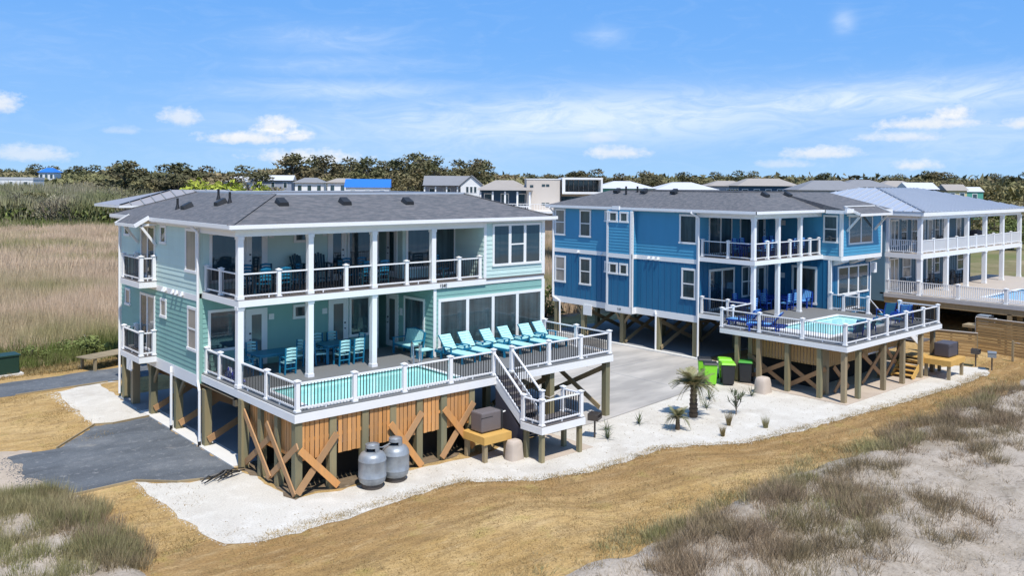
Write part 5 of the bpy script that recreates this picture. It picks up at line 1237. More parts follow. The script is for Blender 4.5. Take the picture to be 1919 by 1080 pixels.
DARKG = ground_mat('dark_gravel', [((.135, .148, .163),), ((.095, .104, .115), .8, .42, .65), ((.21, .22, .23), .35, .50, .75), ((.27, .275, .28), 3.5, .56, .75), ((.33, .31, .28), .5, .62, .8)], .5, 20, streak=(.35, 1.3, 1), bump=.7, bscale=18)
DUNES = ground_mat('dune_sand', [((.405, .345, .28),), ((.27, .225, .17), .45, .48, .66), ((.47, .41, .34), 1.3, .52, .72), ((.22, .185, .145), 2.4, .56, .70), ((.20, .17, .13), 9, .62, .74)], .35, 12, bump=.8, bscale=6)
DARKSOIL = ground_mat('dark_soil', [((.20, .15, .10),), ((.12, .09, .06), 1.5, .45, .65), ((.34, .28, .2), 2.5, .58, .75)], .35, 12)  # darker brown earth for the ground below the pool deck
PADM = ground_mat('pink_pad', [((.50, .42, .34),), ((.42, .34, .27), .7, .45, .7)], .12, 14, bump=.2)
MARSHG = ground_mat('marsh_soil', [((.34, .25, .165),), ((.20, .18, .08), .09, .45, .62), ((.40, .30, .2), .2, .5, .7)], .3, 3, bscale=2)

def jag(poly, step=.35, amp=.07, seed=1):
    r = random.Random(seed); out = []
    n = len(poly)
    for i in range(n):
        a = Vector(poly[i]); b = Vector(poly[(i + 1) % n]); L = (b - a).length; k = max(1, int(L / step))
        nn = Vector((-(b - a).y, (b - a).x)).normalized() if L > 0 else Vector((0, 0))
        for j in range(k):
            p = a + (b - a) * (j / k)
            if amp: p = p + nn * (r.gauss(0, amp) + .8 * amp * math.sin(j * .9 + i))
            out.append((p.x, p.y))
    return out
def sheet(name, poly, z, mt, amp=.07, step=.35, seed=1, label=None):
    pts = jag(poly, step, amp, seed) if amp else poly
    me = D.meshes.new(name); me.from_pydata([(x, y, z) for x, y in pts], [], [tuple(range(len(pts)))]); me.materials.append(mt); me.update()
    o = D.objects.new(name, me); C.objects.link(o); o['kind'] = 'structure'
    return o
def wide_ground():
    b = MB(); n = 64
    rad = [0, 60, 150, 300, 600, 1200, 2500, 4500]
    vs = [(0, 0, -.06)]
    for r in rad[1:]:
        for i in range(n): vs.append((40 + r * math.cos(2 * math.pi * i / n), 60 + r * math.sin(2 * math.pi * i / n), -.06))
    fs = [(0, 1 + i, 1 + (i + 1) % n) for i in range(n)]
    for k in range(len(rad) - 2):
        for i in range(n): fs.append((1 + k * n + i, 1 + (k + 1) * n + i, 1 + (k + 1) * n + (i + 1) % n, 1 + k * n + (i + 1) % n))
    b.add(vs, fs); b.build('ground', GROUND, None, kind='structure')
wide_ground()
sheet('yard_ground', [(-60, -40), (72, -40), (72, 2), (60, 12), (40, 14.5), (27, 16.2), (20, 19), (8, 20.5), (0, 19.3), (-6, 20.6), (-60, 24)], -.005, STRAW, .25, 1.0, 3)
sheet('marsh_ground', [(-30, 20.2), (0, 19.6), (12, 20.6), (24, 18.4), (29, 15.6), (48, 15), (110, 80), (110, 130), (20, 172), (-40, 190)], -.035, MARSHG, .3, 1.5, 4)
sheet('gravel_bed', [(-3.2, .5), (-3.2, -2.1), (-3.1, -4.3), (-2.95, -5.9), (-2.3, -6.3), (-1.1, -6.5), (.4, -6.5), (2, -6.35), (4.1, -6.15), (4.9, -6.3), (6.5, -7.6), (8.4, -8.25), (10.5, -8.3), (12.4, -8.2), (13.5, -8.7), (15.2, -9.8), (18.3, -10.3), (22, -10.6), (26.2, -11), (31.3, -11.3), (35.3, -11.2), (36.4, -10.5), (35.6, -9.2), (30.7, -8.8), (23.8, -9.0), (23.5, -6.5), (23.5, -3.9), (23.4, -2.6), (18.4, -3.3), (13.6, -3.9), (10.0, -4.3), (8.2, -4.3), (6.4, -4.5), (4.2, -4.3), (1.4, -4.4), (0, -4.15), (-.15, -.55), (-1.2, -.82), (-2.2, -.45)], .0, GRAVEL, .045, .3, 7)
sheet('gravel_bed', [(-2.1, 14.8), (-2.25, 11), (-2.3, 8.2), (-1.7, 7.85), (-.2, 8.05), (-.15, 11.9), (-.1, 15.3), (.9, 15.1), (.2, 15.7)], .0, GRAVEL, .05, .3, 8)
PALES = ground_mat('pale_sand', [((.46, .38, .30),), ((.36, .29, .22), .8, .45, .7), ((.27, .22, .17), 2.5, .6, .75)], .3, 10)
sheet('sand_patch', [(-5.0, 6.4), (-5.15, 4), (-4.9, 1.4), (-4.85, .2), (-6.2, -.4), (-8, 1.5), (-9, 5), (-7, 7.2)], -.001, PALES, .12, .3, 12)
sheet('driveway', [(-5.7, 5.9), (-4.8, 5.75), (-4.2, 5.75), (-3.2, 6.9), (-2.3, 8.05), (-1.7, 7.75), (-.25, 7.95), (-.25, .0), (-.3, -.5), (-1.2, -.75), (-2.2, -.4), (-3.1, .55), (-4.2, .6), (-5.1, .5), (-5.3, .8), (-5.6, 1.6), (-5.45, 2.4), (-5.75, 3.6), (-5.5, 4.6)], .006, DARKG, .05, .2, 9)
sheet('driveway', [(-12, 18.9), (-3.6, 18.2), (2.0, 18.4), (14, 18.6), (14, 15.6), (1.1, 15.4), (-4.2, 15.25), (-12, 15.6)], .006, DARKG, .05, .5, 10)
b = MB(); b.box(-.22, 14.4, -.1, 12.1, -.2, .03); b.build('concrete_floor', SLABM, None, kind='structure')
b = MB(); b.box(-.25, .42, -.15, 9.0, -.2, .035); b.build('kerb_and_lit_strip', PALECONC, None, kind='structure')  # sunlit edge of the slab, painted as a paler strip
for q in ((.02, (-1.7, 7.8), (-.25, 7.98)), (.02, (-2.3, 8.1), (-1.7, 7.8)), (.02, (-4.2, 5.78), (-2.3, 8.1)), (.02, (-.3, -.55), (-1.2, -.82)), (.02, (-1.2, -.82), (-2.2, -.45)), (.02, (-2.2, -.45), (-3.15, .52)), (.02, (-3.15, .52), (-5.1, .46)), (.02, (-3.6, 15.22), (.3, 15.38))):
    a, c = Vector((*q[1], .03)), Vector((*q[2], .03)); MB().beam(a, c, .05, .07).build('edging_board', OLDW, None, kind='structure')
sheet('dark_soil', [(-.05, -4.12), (7.0, -4.15), (7.1, -.1), (-.05, -.1)], .004, DARKSOIL, .1, .4, 11)
b = MB(); b.box(8.0, 10.6, -6.5, -4.2, -.1, .016); b.build('concrete_pad', PADM, None, kind='structure')
b = MB(); b.box(23.3, 34.2, -9.6, -2.8, -.1, .02); b.build('concrete_pad', PADM, None, kind='structure')
sheet('concrete_drive', [(13.4, -4.4), (18.4, -3.85), (22.6, -3.15), (23.4, -2.9), (26.2, -2.9), (26.35, 12.5), (24.0, 17.5), (15.6, 19.5), (14.45, 12.2), (14.45, -.2), (10.4, -.2), (10.4, -4.3)], .02, CONC, .0)
b = MB()
for (a, c) in (((14.45, 2.0, .0225), (26.3, 2.0, .0225)), ((14.45, 7.0, .0225), (26.3, 7.0, .0225)), ((20.3, -3.4, .0225), (20.3, 14, .0225))): b.beam(a, c, .03, .003)
b.build('drive_joint', SLABM, None, kind='structure')
b = MB(); b.box(26.35, 38.3, .4, 12.2, -.2, .07); b.build('concrete_floor', SLABM, None, kind='structure')
b = MB(); b.box(26.2, 26.5, -2.9, 12.2, -.2, .085); b.build('kerb_and_lit_strip', PALECONC, None, kind='structure')
sheet('concrete_drive', [(66, 4), (74, 2), (88, 14), (80, 26), (67, 16)], .0, CONC, .0)

# dunes ------------------------------------------------
def nz(x, y):
    return (np.sin(x * .9 + 1.3 * np.sin(y * .7)) * np.cos(y * 1.1 + .8 * np.sin(x * .5)) + .5 * np.sin(x * 2.3 + y * 1.7) * np.cos(y * 2.9 - x * 1.1) + .25 * np.sin(x * 5.1 - y * 4.3)) / 1.75
def sst(x): x = np.clip(x, 0, 1); return x * x * (3 - 2 * x)
def hz(x, y):
    s1 = sst((-12.35 + .45 * nz(x * .6, y * .4) - y) / 1.6); s2 = sst((-4.75 + .3 * nz(x, y) - x) / 1.0) * sst((1.9 - y) / 1.0)
    s = np.maximum(s1, s2)
    return -.16 + .36 * s + s * .16 * nz(x * .8 + 3, y * .8) + s * .05 * nz(x * 3.1, y * 3.3)
def dune_patch(x0, x1, y0, y1, st):
    xs_ = np.arange(x0, x1 + st * .5, st); ys_ = np.arange(y0, y1 + st * .5, st)
    X, Y = np.meshgrid(xs_, ys_); Z = hz(X, Y)
    n, m_ = X.shape; V = np.stack([X.ravel(), Y.ravel(), Z.ravel()], 1)
    idx = np.arange(n * m_).reshape(n, m_); Q = np.stack([idx[:-1, :-1].ravel(), idx[:-1, 1:].ravel(), idx[1:, 1:].ravel(), idx[1:, :-1].ravel()], 1)
    return V, Q
def np_mesh(name, V, Fc, mt, smooth=False, kind='stuff', parent=None):
    me = D.meshes.new(name); k = Fc.shape[1]
    me.vertices.add(len(V)); me.vertices.foreach_set('co', V.astype(np.float32).ravel())
    me.loops.add(Fc.size); me.loops.foreach_set('vertex_index', Fc.astype(np.int32).ravel())
    me.polygons.add(len(Fc)); me.polygons.foreach_set('loop_start', np.arange(0, Fc.size, k, dtype=np.int32))
    if smooth: me.polygons.foreach_set('use_smooth', np.ones(len(Fc), dtype=bool))
    me.materials.append(mt); me.update(calc_edges=True); me.validate()
    if name is None: return me
    o = D.objects.new(name, me); C.objects.link(o)
    if kind: o['kind'] = kind
    if parent: o.parent = parent
    return o
V, Q = dune_patch(-14, 62, -32, -11, .25); np_mesh('dune', V, Q, DUNES, True, 'structure')
V, Q = dune_patch(-14, -3.5, -10.9, 3.2, .2); np_mesh('dune', V, Q, DUNES, True, 'structure')

RG = np.random.default_rng(11)
def blades(name, P, h, per, spread, w, mt, lean=.45, hj=.35, kind='stuff', label=None, cat=None, seg=False):
    """P (n,3) tuft positions, h (n) heights; every blade is one tapering triangle"""
    n = len(P); N_ = n * per
    base = np.repeat(P, per, 0).astype(float); hh = np.repeat(h, per) * (1 + hj * RG.uniform(-1, .6, N_))
    a = RG.uniform(0, 2 * np.pi, N_); r = spread * np.sqrt(RG.uniform(0, 1, N_)) * np.repeat(h / max(h.mean(), 1e-6), per)
    base[:, 0] += r * np.cos(a); base[:, 1] += r * np.sin(a)
    la = a + RG.normal(0, .8, N_); ln = hh * lean * RG.uniform(.2, 1.1, N_)
    tip = base + np.stack([ln * np.cos(la), ln * np.sin(la), hh * np.sqrt(np.maximum(1 - (lean * .6) ** 2, .2))], 1)
    pa = RG.uniform(0, 2 * np.pi, N_); pw = np.stack([np.cos(pa), np.sin(pa), 0 * pa], 1) * (w * .5)
    V = np.stack([base - pw, base + pw, tip], 1).reshape(-1, 3); Fc = np.arange(N_ * 3).reshape(-1, 3)
    o = np_mesh(name, V, Fc, mt, False, kind)
    if label: tag(o, label, cat)
    return o
DG1 = mat('dune_grass_grey', (.275, .205, .135), .9, .2, .8, col2=(.24, .195, .11), c2scale=.5, isl=.4, spec=.1)
DG2 = mat('dune_grass_green', (.235, .225, .10), .9, .2, .8, col2=(.34, .285, .16), c2scale=.9, isl=.35, spec=.1)
DG3 = mat('straw_grass', (.36, .255, .11), .9, .2, .8, col2=(.22, .17, .08), c2scale=1.2, isl=.4, spec=.1)
REED = mat('marsh_reed', (.58, .44, .31), .9, .32, .12, col2=(.30, .275, .125), c2scale=.055, c2stops=(.46, .62), isl=.25, spec=.1)
REEDG = mat('green_reed', (.105, .15, .035), .9, .2, .4, col2=(.16, .17, .06), c2scale=.3, isl=.4, spec=.1)
def ell(n, cx, cy, rx, ry, rot=0.0):
    a = RG.uniform(0, 2 * np.pi, n); r = np.sqrt(RG.uniform(0, 1, n)); x = rx * r * np.cos(a); y = ry * r * np.sin(a); c, s = math.cos(rot), math.sin(rot)
    return np.stack([cx + x * c - y * s, cy + x * s + y * c], 1)
def on_dune(P, keep=None):
    z = np.maximum(hz(P[:, 0], P[:, 1]), -.01) - .02
    return np.column_stack([P, z])
def thin(P, f, lo):
    v = nz(P[:, 0] * f[0], P[:, 1] * f[1]) + RG.uniform(-.45, .45, len(P)); return P[v > lo]
A = np.concatenate([ell(1500, 10.3, -15.6, 4.4, 1.9, R(-14)), ell(620, 8.5, -14.1, 3.4, .9, R(5)), ell(520, 12.5, -17.5, 2.2, 1.6), ell(520, 6.2, -15.2, 2.2, 1.3, R(-20)), ell(300, 11.0, -13.6, 2.4, .45, R(4)), ell(900, 23.5, -14.2, 4.2, 1.5, R(-15)), ell(520, 29, -13.3, 4, .8), ell(330, 20.3, -16.2, 2.4, 1.2), ell(260, 18.6, -14.3, 1.6, .8)])
A = np.concatenate([A, ell(1100, 9.0, -16.0, 4.6, 2.4, R(-10)), ell(700, 24, -14.3, 4.5, 1.9, R(-12)), ell(350, 14.5, -14.6, 2.2, .9)]); A = thin(A, (1.7, 2.3), .03); A = thin(A, (.7, .8), -.3); blades('dune_grass', on_dune(A), RG.uniform(.14, .55, len(A)), 22, .24, .013, DG1, .75)
A = np.stack([RG.uniform(0, 34, 4200), RG.uniform(-21, -12.7, 4200)], 1); A = thin(A, (.9, 1.2), -.2); blades('dune_litter', on_dune(A), RG.uniform(.04, .12, len(A)), 9, .3, .016, DG1, 1.3)
A = np.stack([RG.uniform(-10, -4.9, 1100), RG.uniform(-7, 2, 1100)], 1); A = thin(A, (.9, 1.2), -.2); blades('dune_litter', on_dune(A), RG.uniform(.04, .12, len(A)), 9, .3, .016, DG1, 1.3)
A = np.concatenate([ell(260, 19.3, -13.6, 1.9, .75), ell(140, 11.5, -13.5, 2.0, .5), ell(160, 7.6, -13.0, 2.2, .35, R(3)), ell(120, 10.8, -15.6, 3, 1.2), ell(90, 27, -13.2, 3, .6)])
A = thin(A, (1.3, 1.3), -.2); blades('dune_grass', on_dune(A), RG.uniform(.18, .42, len(A)), 22, .2, .016, DG2, .6)
A = np.stack([RG.uniform(-2, 34, 2600), RG.uniform(-21, -12.6, 2600)], 1); A = thin(A, (.8, .8), .12)
blades('sparse_dune_grass', on_dune(A), RG.uniform(.08, .34, len(A)), 10, .12, .012, DG1, .8)
A = np.concatenate([ell(480, -5.7, -.6, 1.0, 1.7, R(20)), ell(420, -5.6, -3.4, .8, 2.3, R(8)), ell(200, -6.6, .8, 1.0, .9)]); A = np.concatenate([A, ell(620, -6.9, -3.4, 1.3, 2.6), ell(300, -7.5, .5, 1.2, 1.2)]); A = thin(A, (1.6, 1.9), .0)
blades('dune_grass', on_dune(A), RG.uniform(.2, .5, len(A)), 22, .2, .014, DG2, .55)
A = np.concatenate([ell(230, -5.3, -4.6, .7, 1.5), ell(240, -5.5, -1.8, .9, 2.4)]); blades('dune_grass', on_dune(A), RG.uniform(.2, .45, len(A)), 18, .2, .014, DG1, .55)
A = np.concatenate([np.stack([RG.uniform(-1, 34, 1500), -12.7 + RG.normal(0, .35, 1500)], 1), ell(160, 18.5, -13.2, 2.2, .6)]); A = thin(A, (1.6, 1.8), .12)
blades('edge_grass', on_dune(A), RG.uniform(.08, .3, len(A)), 16, .22, .016, DG2, .8)
A = np.stack([RG.uniform(-2, 36, 1500), -12.5 + RG.normal(0, .4, 1500)], 1); A = thin(A, (1.2, 1.6), .1); blades('edge_straw', on_dune(A), RG.uniform(.06, .22, len(A)), 14, .22, .016, DG3, .9)
# straw stubble on the tan strip
A = np.concatenate([ell(300, -3.8, -4.0, .6, 1.6, R(10)), np.stack([RG.uniform(-4.4, 33, 3000), RG.uniform(-12.6, -6.6, 3000)], 1), np.stack([RG.uniform(-4.6, -2.2, 420), RG.uniform(6, 15, 420)], 1), np.stack([RG.uniform(-4.5, -2.5, 160), RG.uniform(-6, 0, 160)], 1), np.stack([RG.uniform(34, 41, 500), RG.uniform(-12, -6.5, 500)], 1)])
gp = np.array([(-2.3, -6.3), (4.1, -6.15), (4.9, -6.3), (6.5, -7.6), (8.4, -8.25), (12.4, -8.2), (13.5, -8.7), (15.2, -9.8), (22, -10.6), (31.3, -11.3), (36, -10.9)])
lim = np.interp(A[:, 0], gp[:, 0], gp[:, 1]); ok = (A[:, 1] < lim - .15) | (A[:, 0] < -3.3) | (A[:, 1] > 5) | (A[:, 0] > 36.5); A = A[ok]; A = thin(A, (.5, 1.4), -.05)
blades('straw_stubble', np.column_stack([A, np.full(len(A), -.02)]), RG.uniform(.04, .13, len(A)), 14, .20, .016, DG3, 1.1)
DG4 = mat('brown_straw', (.235, .155, .065), .9, .2, .8, isl=.45, spec=.1)
A = np.column_stack([RG.uniform(-3.5, 35, 6500), RG.uniform(-12.6, -6.3, 6500)]); lim = np.interp(A[:, 0], gp[:, 0], gp[:, 1]); A = A[A[:, 1] < lim - .2]; A = thin(A, (.9, 1.7), -.15); blades('brown_stubble', np.column_stack([A, np.full(len(A), -.008)]), RG.uniform(.02, .075, len(A)), 9, .3, .018, DG4, 1.3)
A = np.column_stack([RG.uniform(-4.8, -2.2, 700), RG.uniform(-6, 15, 700)]); A = A[(A[:, 1] < .2) | (A[:, 1] > 8.2)]; A = thin(A, (.9, 1.2), -.1); blades('brown_stubble', np.column_stack([A, np.full(len(A), -.008)]), RG.uniform(.02, .09, len(A)), 12, .3, .018, DG4, 1.2)
# marsh reeds: wedge of marsh on the left, behind the first house, and between the houses
def strip(n, y0, y1, a0, a1, b0, b1, pw=1.0):
    y = y0 + (y1 - y0) * RG.uniform(0, 1, n) ** pw; u = RG.uniform(0, 1, n); t = (y - y0) / (y1 - y0)
    return np.stack([(a0 + (a1 - a0) * t) * (1 - u) + (b0 + (b1 - b0) * t) * u, y], 1)
A = strip(9000, 24.5, 64, -9, -1, 12, 26, .85); blades('marsh_reeds', np.column_stack([A, 0 * A[:, 0]]), RG.uniform(.7, 1.5, len(A)) * (1 + .35 * nz(A[:, 0] * .25, A[:, 1] * .2)), 12, .3, .03, REED, .38)
A = strip(12000, 60, 166, -4, 15, 26, 52); blades('marsh_reeds', np.column_stack([A, 0 * A[:, 0]]), RG.uniform(.9, 1.8, len(A)) * (1 + .35 * nz(A[:, 0] * .12, A[:, 1] * .1)), 8, .7, .08, REED, .38)
A = strip(5200, 16.6, 92, 27, 92, 37, 112); blades('marsh_reeds', np.column_stack([A, 0 * A[:, 0]]), RG.uniform(.9, 1.6, len(A)), 9, .45, .06, REED, .25)
A = strip(1500, 150, 170, 10, 14, 52, 56); A = thin(A, (.2, .3), -.3); blades('green_reeds', np.column_stack([A, 0 * A[:, 0]]), RG.uniform(.8, 2.4, len(A)), 14, 1.0, .16, REEDG, .5)
A = strip(1300, 20.6, 26.5, -6, -5, 9, 10); A = thin(A, (.6, .9), -.35); blades('green_reeds', np.column_stack([A, 0 * A[:, 0]]), RG.uniform(.3, .95, len(A)), 16, .22, .03, REEDG, .4)
A = strip(800, 19.0, 21.0, -6, -6, 3, 3); blades('green_reeds', np.column_stack([A, 0 * A[:, 0]]), RG.uniform(.06, .25, len(A)), 12, .22, .02, DG3, .8)

# loose stones and drifted gravel along the edge of the beds
def stones(name, P, smin, smax, mt):
    n = len(P); s = RG.uniform(smin, smax, n)[:, None]
    base = np.array([(-1, -.7, 0), (1, -.6, 0), (.1, 1, 0), (0, 0, .8)], float)
    a = RG.uniform(0, 6.283, n); ca, sa = np.cos(a)[:, None], np.sin(a)[:, None]
    V = base[None] * s[:, :, None] * RG.uniform(.6, 1.3, (n, 4, 1)); X = V[:, :, 0] * ca - V[:, :, 1] * sa; Y = V[:, :, 0] * sa + V[:, :, 1] * ca
    V = np.stack([X + P[:, :1], Y + P[:, 1:2], V[:, :, 2]], 2).reshape(-1, 3)
    f = np.array([(0, 1, 3), (1, 2, 3), (2, 0, 3)]); F_ = (np.arange(n)[:, None, None] * 4 + f[None]).reshape(-1, 3)
    np_mesh(name, V, F_, mt)
gx = RG.uniform(-2.5, 36, 2600); P = np.column_stack([gx, np.interp(gx, gp[:, 0], gp[:, 1]) + RG.normal(.03, .10, len(gx))]); stones('loose_gravel', P, .008, .022, GRAVEL)
gy = RG.uniform(-6, .2, 700); P = np.column_stack([np.interp(gy, [-6, -4.3, 0], [-2.9, -3.1, -3.2]) + RG.normal(0, .10, len(gy)), gy]); stones('loose_gravel', P, .008, .022, GRAVEL)
gy = RG.uniform(8.2, 14.8, 500); P = np.column_stack([-2.2 + RG.normal(0, .15, len(gy)), gy]); stones('loose_gravel', P, .012, .035, GRAVEL)
gy = RG.uniform(.6, 5.8, 1500); P = np.column_stack([-5.55 + RG.normal(-.05, .28, len(gy)), gy]); stones('loose_gravel', P, .01, .03, DARKG)
gx = RG.uniform(-2.2, 35, 2500); P = np.column_stack([gx, np.interp(gx, gp[:, 0], gp[:, 1]) + RG.normal(.05, .16, len(gx))]); blades('straw_stubble', np.column_stack([P, np.full(len(P), -.005)]), RG.uniform(.03, .10, len(P)), 8, .14, .014, DG3, 1.2)
P = np.column_stack([RG.uniform(-2.8, 34, 1700), RG.uniform(-11, -4.3, 1700)]); lim = np.interp(P[:, 0], gp[:, 0], gp[:, 1]); P = P[(P[:, 1] > lim + .1)]; stones('loose_stones', P, .01, .03, OLDW)

# the beach and the sea behind the camera (the windows look out on them)
SEAM = water_mat('sea_water', (.030, .105, .135), (.045, .14, .17))
sheet('beach', [(-900, -58), (900, -58), (900, -36), (60, -33), (-60, -33), (-900, -36)], -.03, DUNES, .0)
sheet('sea', [(-4000, -4000), (4000, -4000), (4000, -58), (-4000, -58)], -.028, SEAM, .0)
b = MB()
for (y, w_) in ((-60, 1.4), (-66, 2.2), (-75, 1.6)):
    for i in range(60):
        x = -300 + i * 10; b.add([(x, y - w_ * (.6 + .4 * math.sin(i * 1.7)), -.02), (x + 10.2, y - w_ * (.6 + .4 * math.sin(i * 1.7 + 1.7)), -.02), (x + 10.2, y + .5 * math.sin(i * .9 + .9), -.02), (x, y + .5 * math.sin(i * .9), -.02)], [(0, 1, 2, 3)])
b.build('surf_foam', WHITE, None, kind='structure')
# ------------------------------------------------------------------ plants in the gravel bed
FROND = mat('palm_frond', (.19, .20, .09), .7, .15, 2, col2=(.30, .25, .13), c2scale=1.4, isl=.3)
TRUNKM = mat('palm_trunk', (.105, .075, .05), .9, .3, 9, bump=.6, bscale=24)
YUCCA = mat('yucca_leaf', (.10, .12, .06), .7, .15, 2, isl=.3); TUFT = mat('ornamental_grass', (.22, .17, .075), .9, .2, 3, isl=.4, spec=.1)
BARK = mat('tree_bark', (.15, .125, .10), .9, .25, 3)
def frond_mesh(L=.95, droop=.55, rnd=None):
    """feather palm frond along +X, arching; narrow leaflets both sides"""
    b = MB(); n = 22; pts = []
    for i in range(n + 1):
        t = i / n; pts.append(Vector((L * t * (1 - .22 * t * droop), 0, L * (.42 * t - droop * t * t))))
    for i in range(n): b.beam(pts[i], pts[i + 1], .016 * (1 - .7 * i / n), .012)
    for i in range(2, n + 1):
        t = i / n; l = L * .38 * math.sin(math.pi * min(1, .22 + t * .75)) + .05
        for s in (-1, 1):
            p = pts[i]; tip = p + Vector((l * .62, s * l * .62, .05 - l * .22)); w = Vector((.022, 0, 0))
            b.add([p - w, p + w, tip], [(0, 1, 2)])
    return b.mesh('frond', FROND)
FR = [frond_mesh(1.0, .45), frond_mesh(1.0, .75), frond_mesh(1.0, 1.05)]
def palm(loc, h, r, n, L, label, seed):
    t = thing('palm_tree', label, 'palm', loc); rr = random.Random(seed)
    b = MB()
    nseg = 7
    for i in range(nseg):
        z0, z1 = h * i / nseg, h * (i + 1) / nseg; k = 1 - .35 * i / nseg
        b.cyl((0, 0, z0), (0, 0, z1), r * k * .85, r * k * 1.08, 10)
    b.build('trunk', TRUNKM, t)
    for i in range(n):
        a = i * 2.39996 + rr.uniform(-.2, .2); e = rr.uniform(-.15, 1.3) * (1 - .15 * i / n)
        tilt = -e; o = inst(FR[0 if e > .7 else 1 if e > .25 else 2], 'frond', t, (0, 0, h - .03), (0, tilt * .75, a), (L * rr.uniform(.8, 1.1),) * 3)
    return t
palm((16.7, -6.4, 0), 1.3, .19, 46, 1.02, 'largest palm in the white gravel bed, with a thick brown trunk', 3)
palm((14.75, -7.1, 0), .5, .1, 34, .62, 'small palm in the white gravel bed, left of the largest palm', 4)
def yucca(loc, h, n, label, seed, stem=False, spiky=.45):
    t = thing('yucca_plant', label, 'plant', loc); rr = random.Random(seed)
    if stem:
        b = MB(); tips = [(0, 0, h * .35)]
        b.tube([(0, 0, 0), (.03, 0, h * .35), (0, .02, h * .8)], .03, 6)
        for i in range(9):
            a = i * 2.4; z = h * rr.uniform(.2, .8); e = Vector((math.cos(a) * h * rr.uniform(.2, .38), math.sin(a) * h * rr.uniform(.2, .38), z + h * .2)); b.tube([(0, 0, z * .8), tuple(e)], .012, 5); tips.append(tuple(e))
        tips.append((0, .02, h * .85))
        b.build('stem', BARK, t)
    else: tips = [(0, 0, .02)]
    b = MB()
    for tp in tips:
        tp = Vector(tp)
        for i in range(max(6, n // len(tips))):
            a = rr.uniform(0, 6.283); e = rr.uniform(.1, 1.45); l = h * (spiky if not stem else .30) * rr.uniform(.7, 1.3) * (1.4 if not stem else 1)
            d = Vector((math.cos(a) * math.cos(e), math.sin(a) * math.cos(e), math.sin(e))); w = Vector((-math.sin(a), math.cos(a), 0)) * .016
            b.add([tp - w, tp + w, tp + d * l * .6 + w * .8, tp + d * l * .6 - w * .8, tp + d * l - Vector((0, 0, .08 * l))], [(0, 1, 2, 3), (3, 2, 4)])
    b.build('leaves', YUCCA, t, kind='stuff')
    return t
yucca((18.4, -7.3, 0), .95, 150, 'loose branching shrub with spiky leaves right of the large palm', 1, True)
for i, (x, y, h, l) in enumerate(((12.6, -5.3, .34, 'small spiky plant behind the post grill'), (11.75, -6.15, .42, 'spiky plant in front of the post grill'), (14.2, -5.6, .36, 'small spiky plant at the concrete edge, left of the small palm'), (18.3, -5.9, .34, 'small spiky plant just right of the large palm trunk'), (19.6, -5.1, .45, 'spiky plant behind the large palm near the drive'), (21.6, -5.95, .36, 'low spiky plant nearest the second artificial rock'))): yucca((x, y, 0), h, 26, l, 10 + i, spiky=.9)
for i, (x, y, h, l) in enumerate(((16.75, -8.05, .62, 'tall straw-coloured ornamental grass in front of the branching shrub'), (15.4, -8.75, .42, 'short ornamental grass nearest the tan strip'), (17.6, -9.2, .5, 'ornamental grass alone at the right of the bed'))):
    P = np.array([[0, 0, 0.0]] * 3) + RG.normal(0, .03, (3, 3)) * [1, 1, 0]
    o = blades('ornamental_grass', P, np.full(3, h), 45, .07, .014, TUFT if i < 2 else DG2, .35, kind='thing'); o.location = (x, y, .0); tag(o, l, 'plant', 'ornamental grasses in the gravel bed')

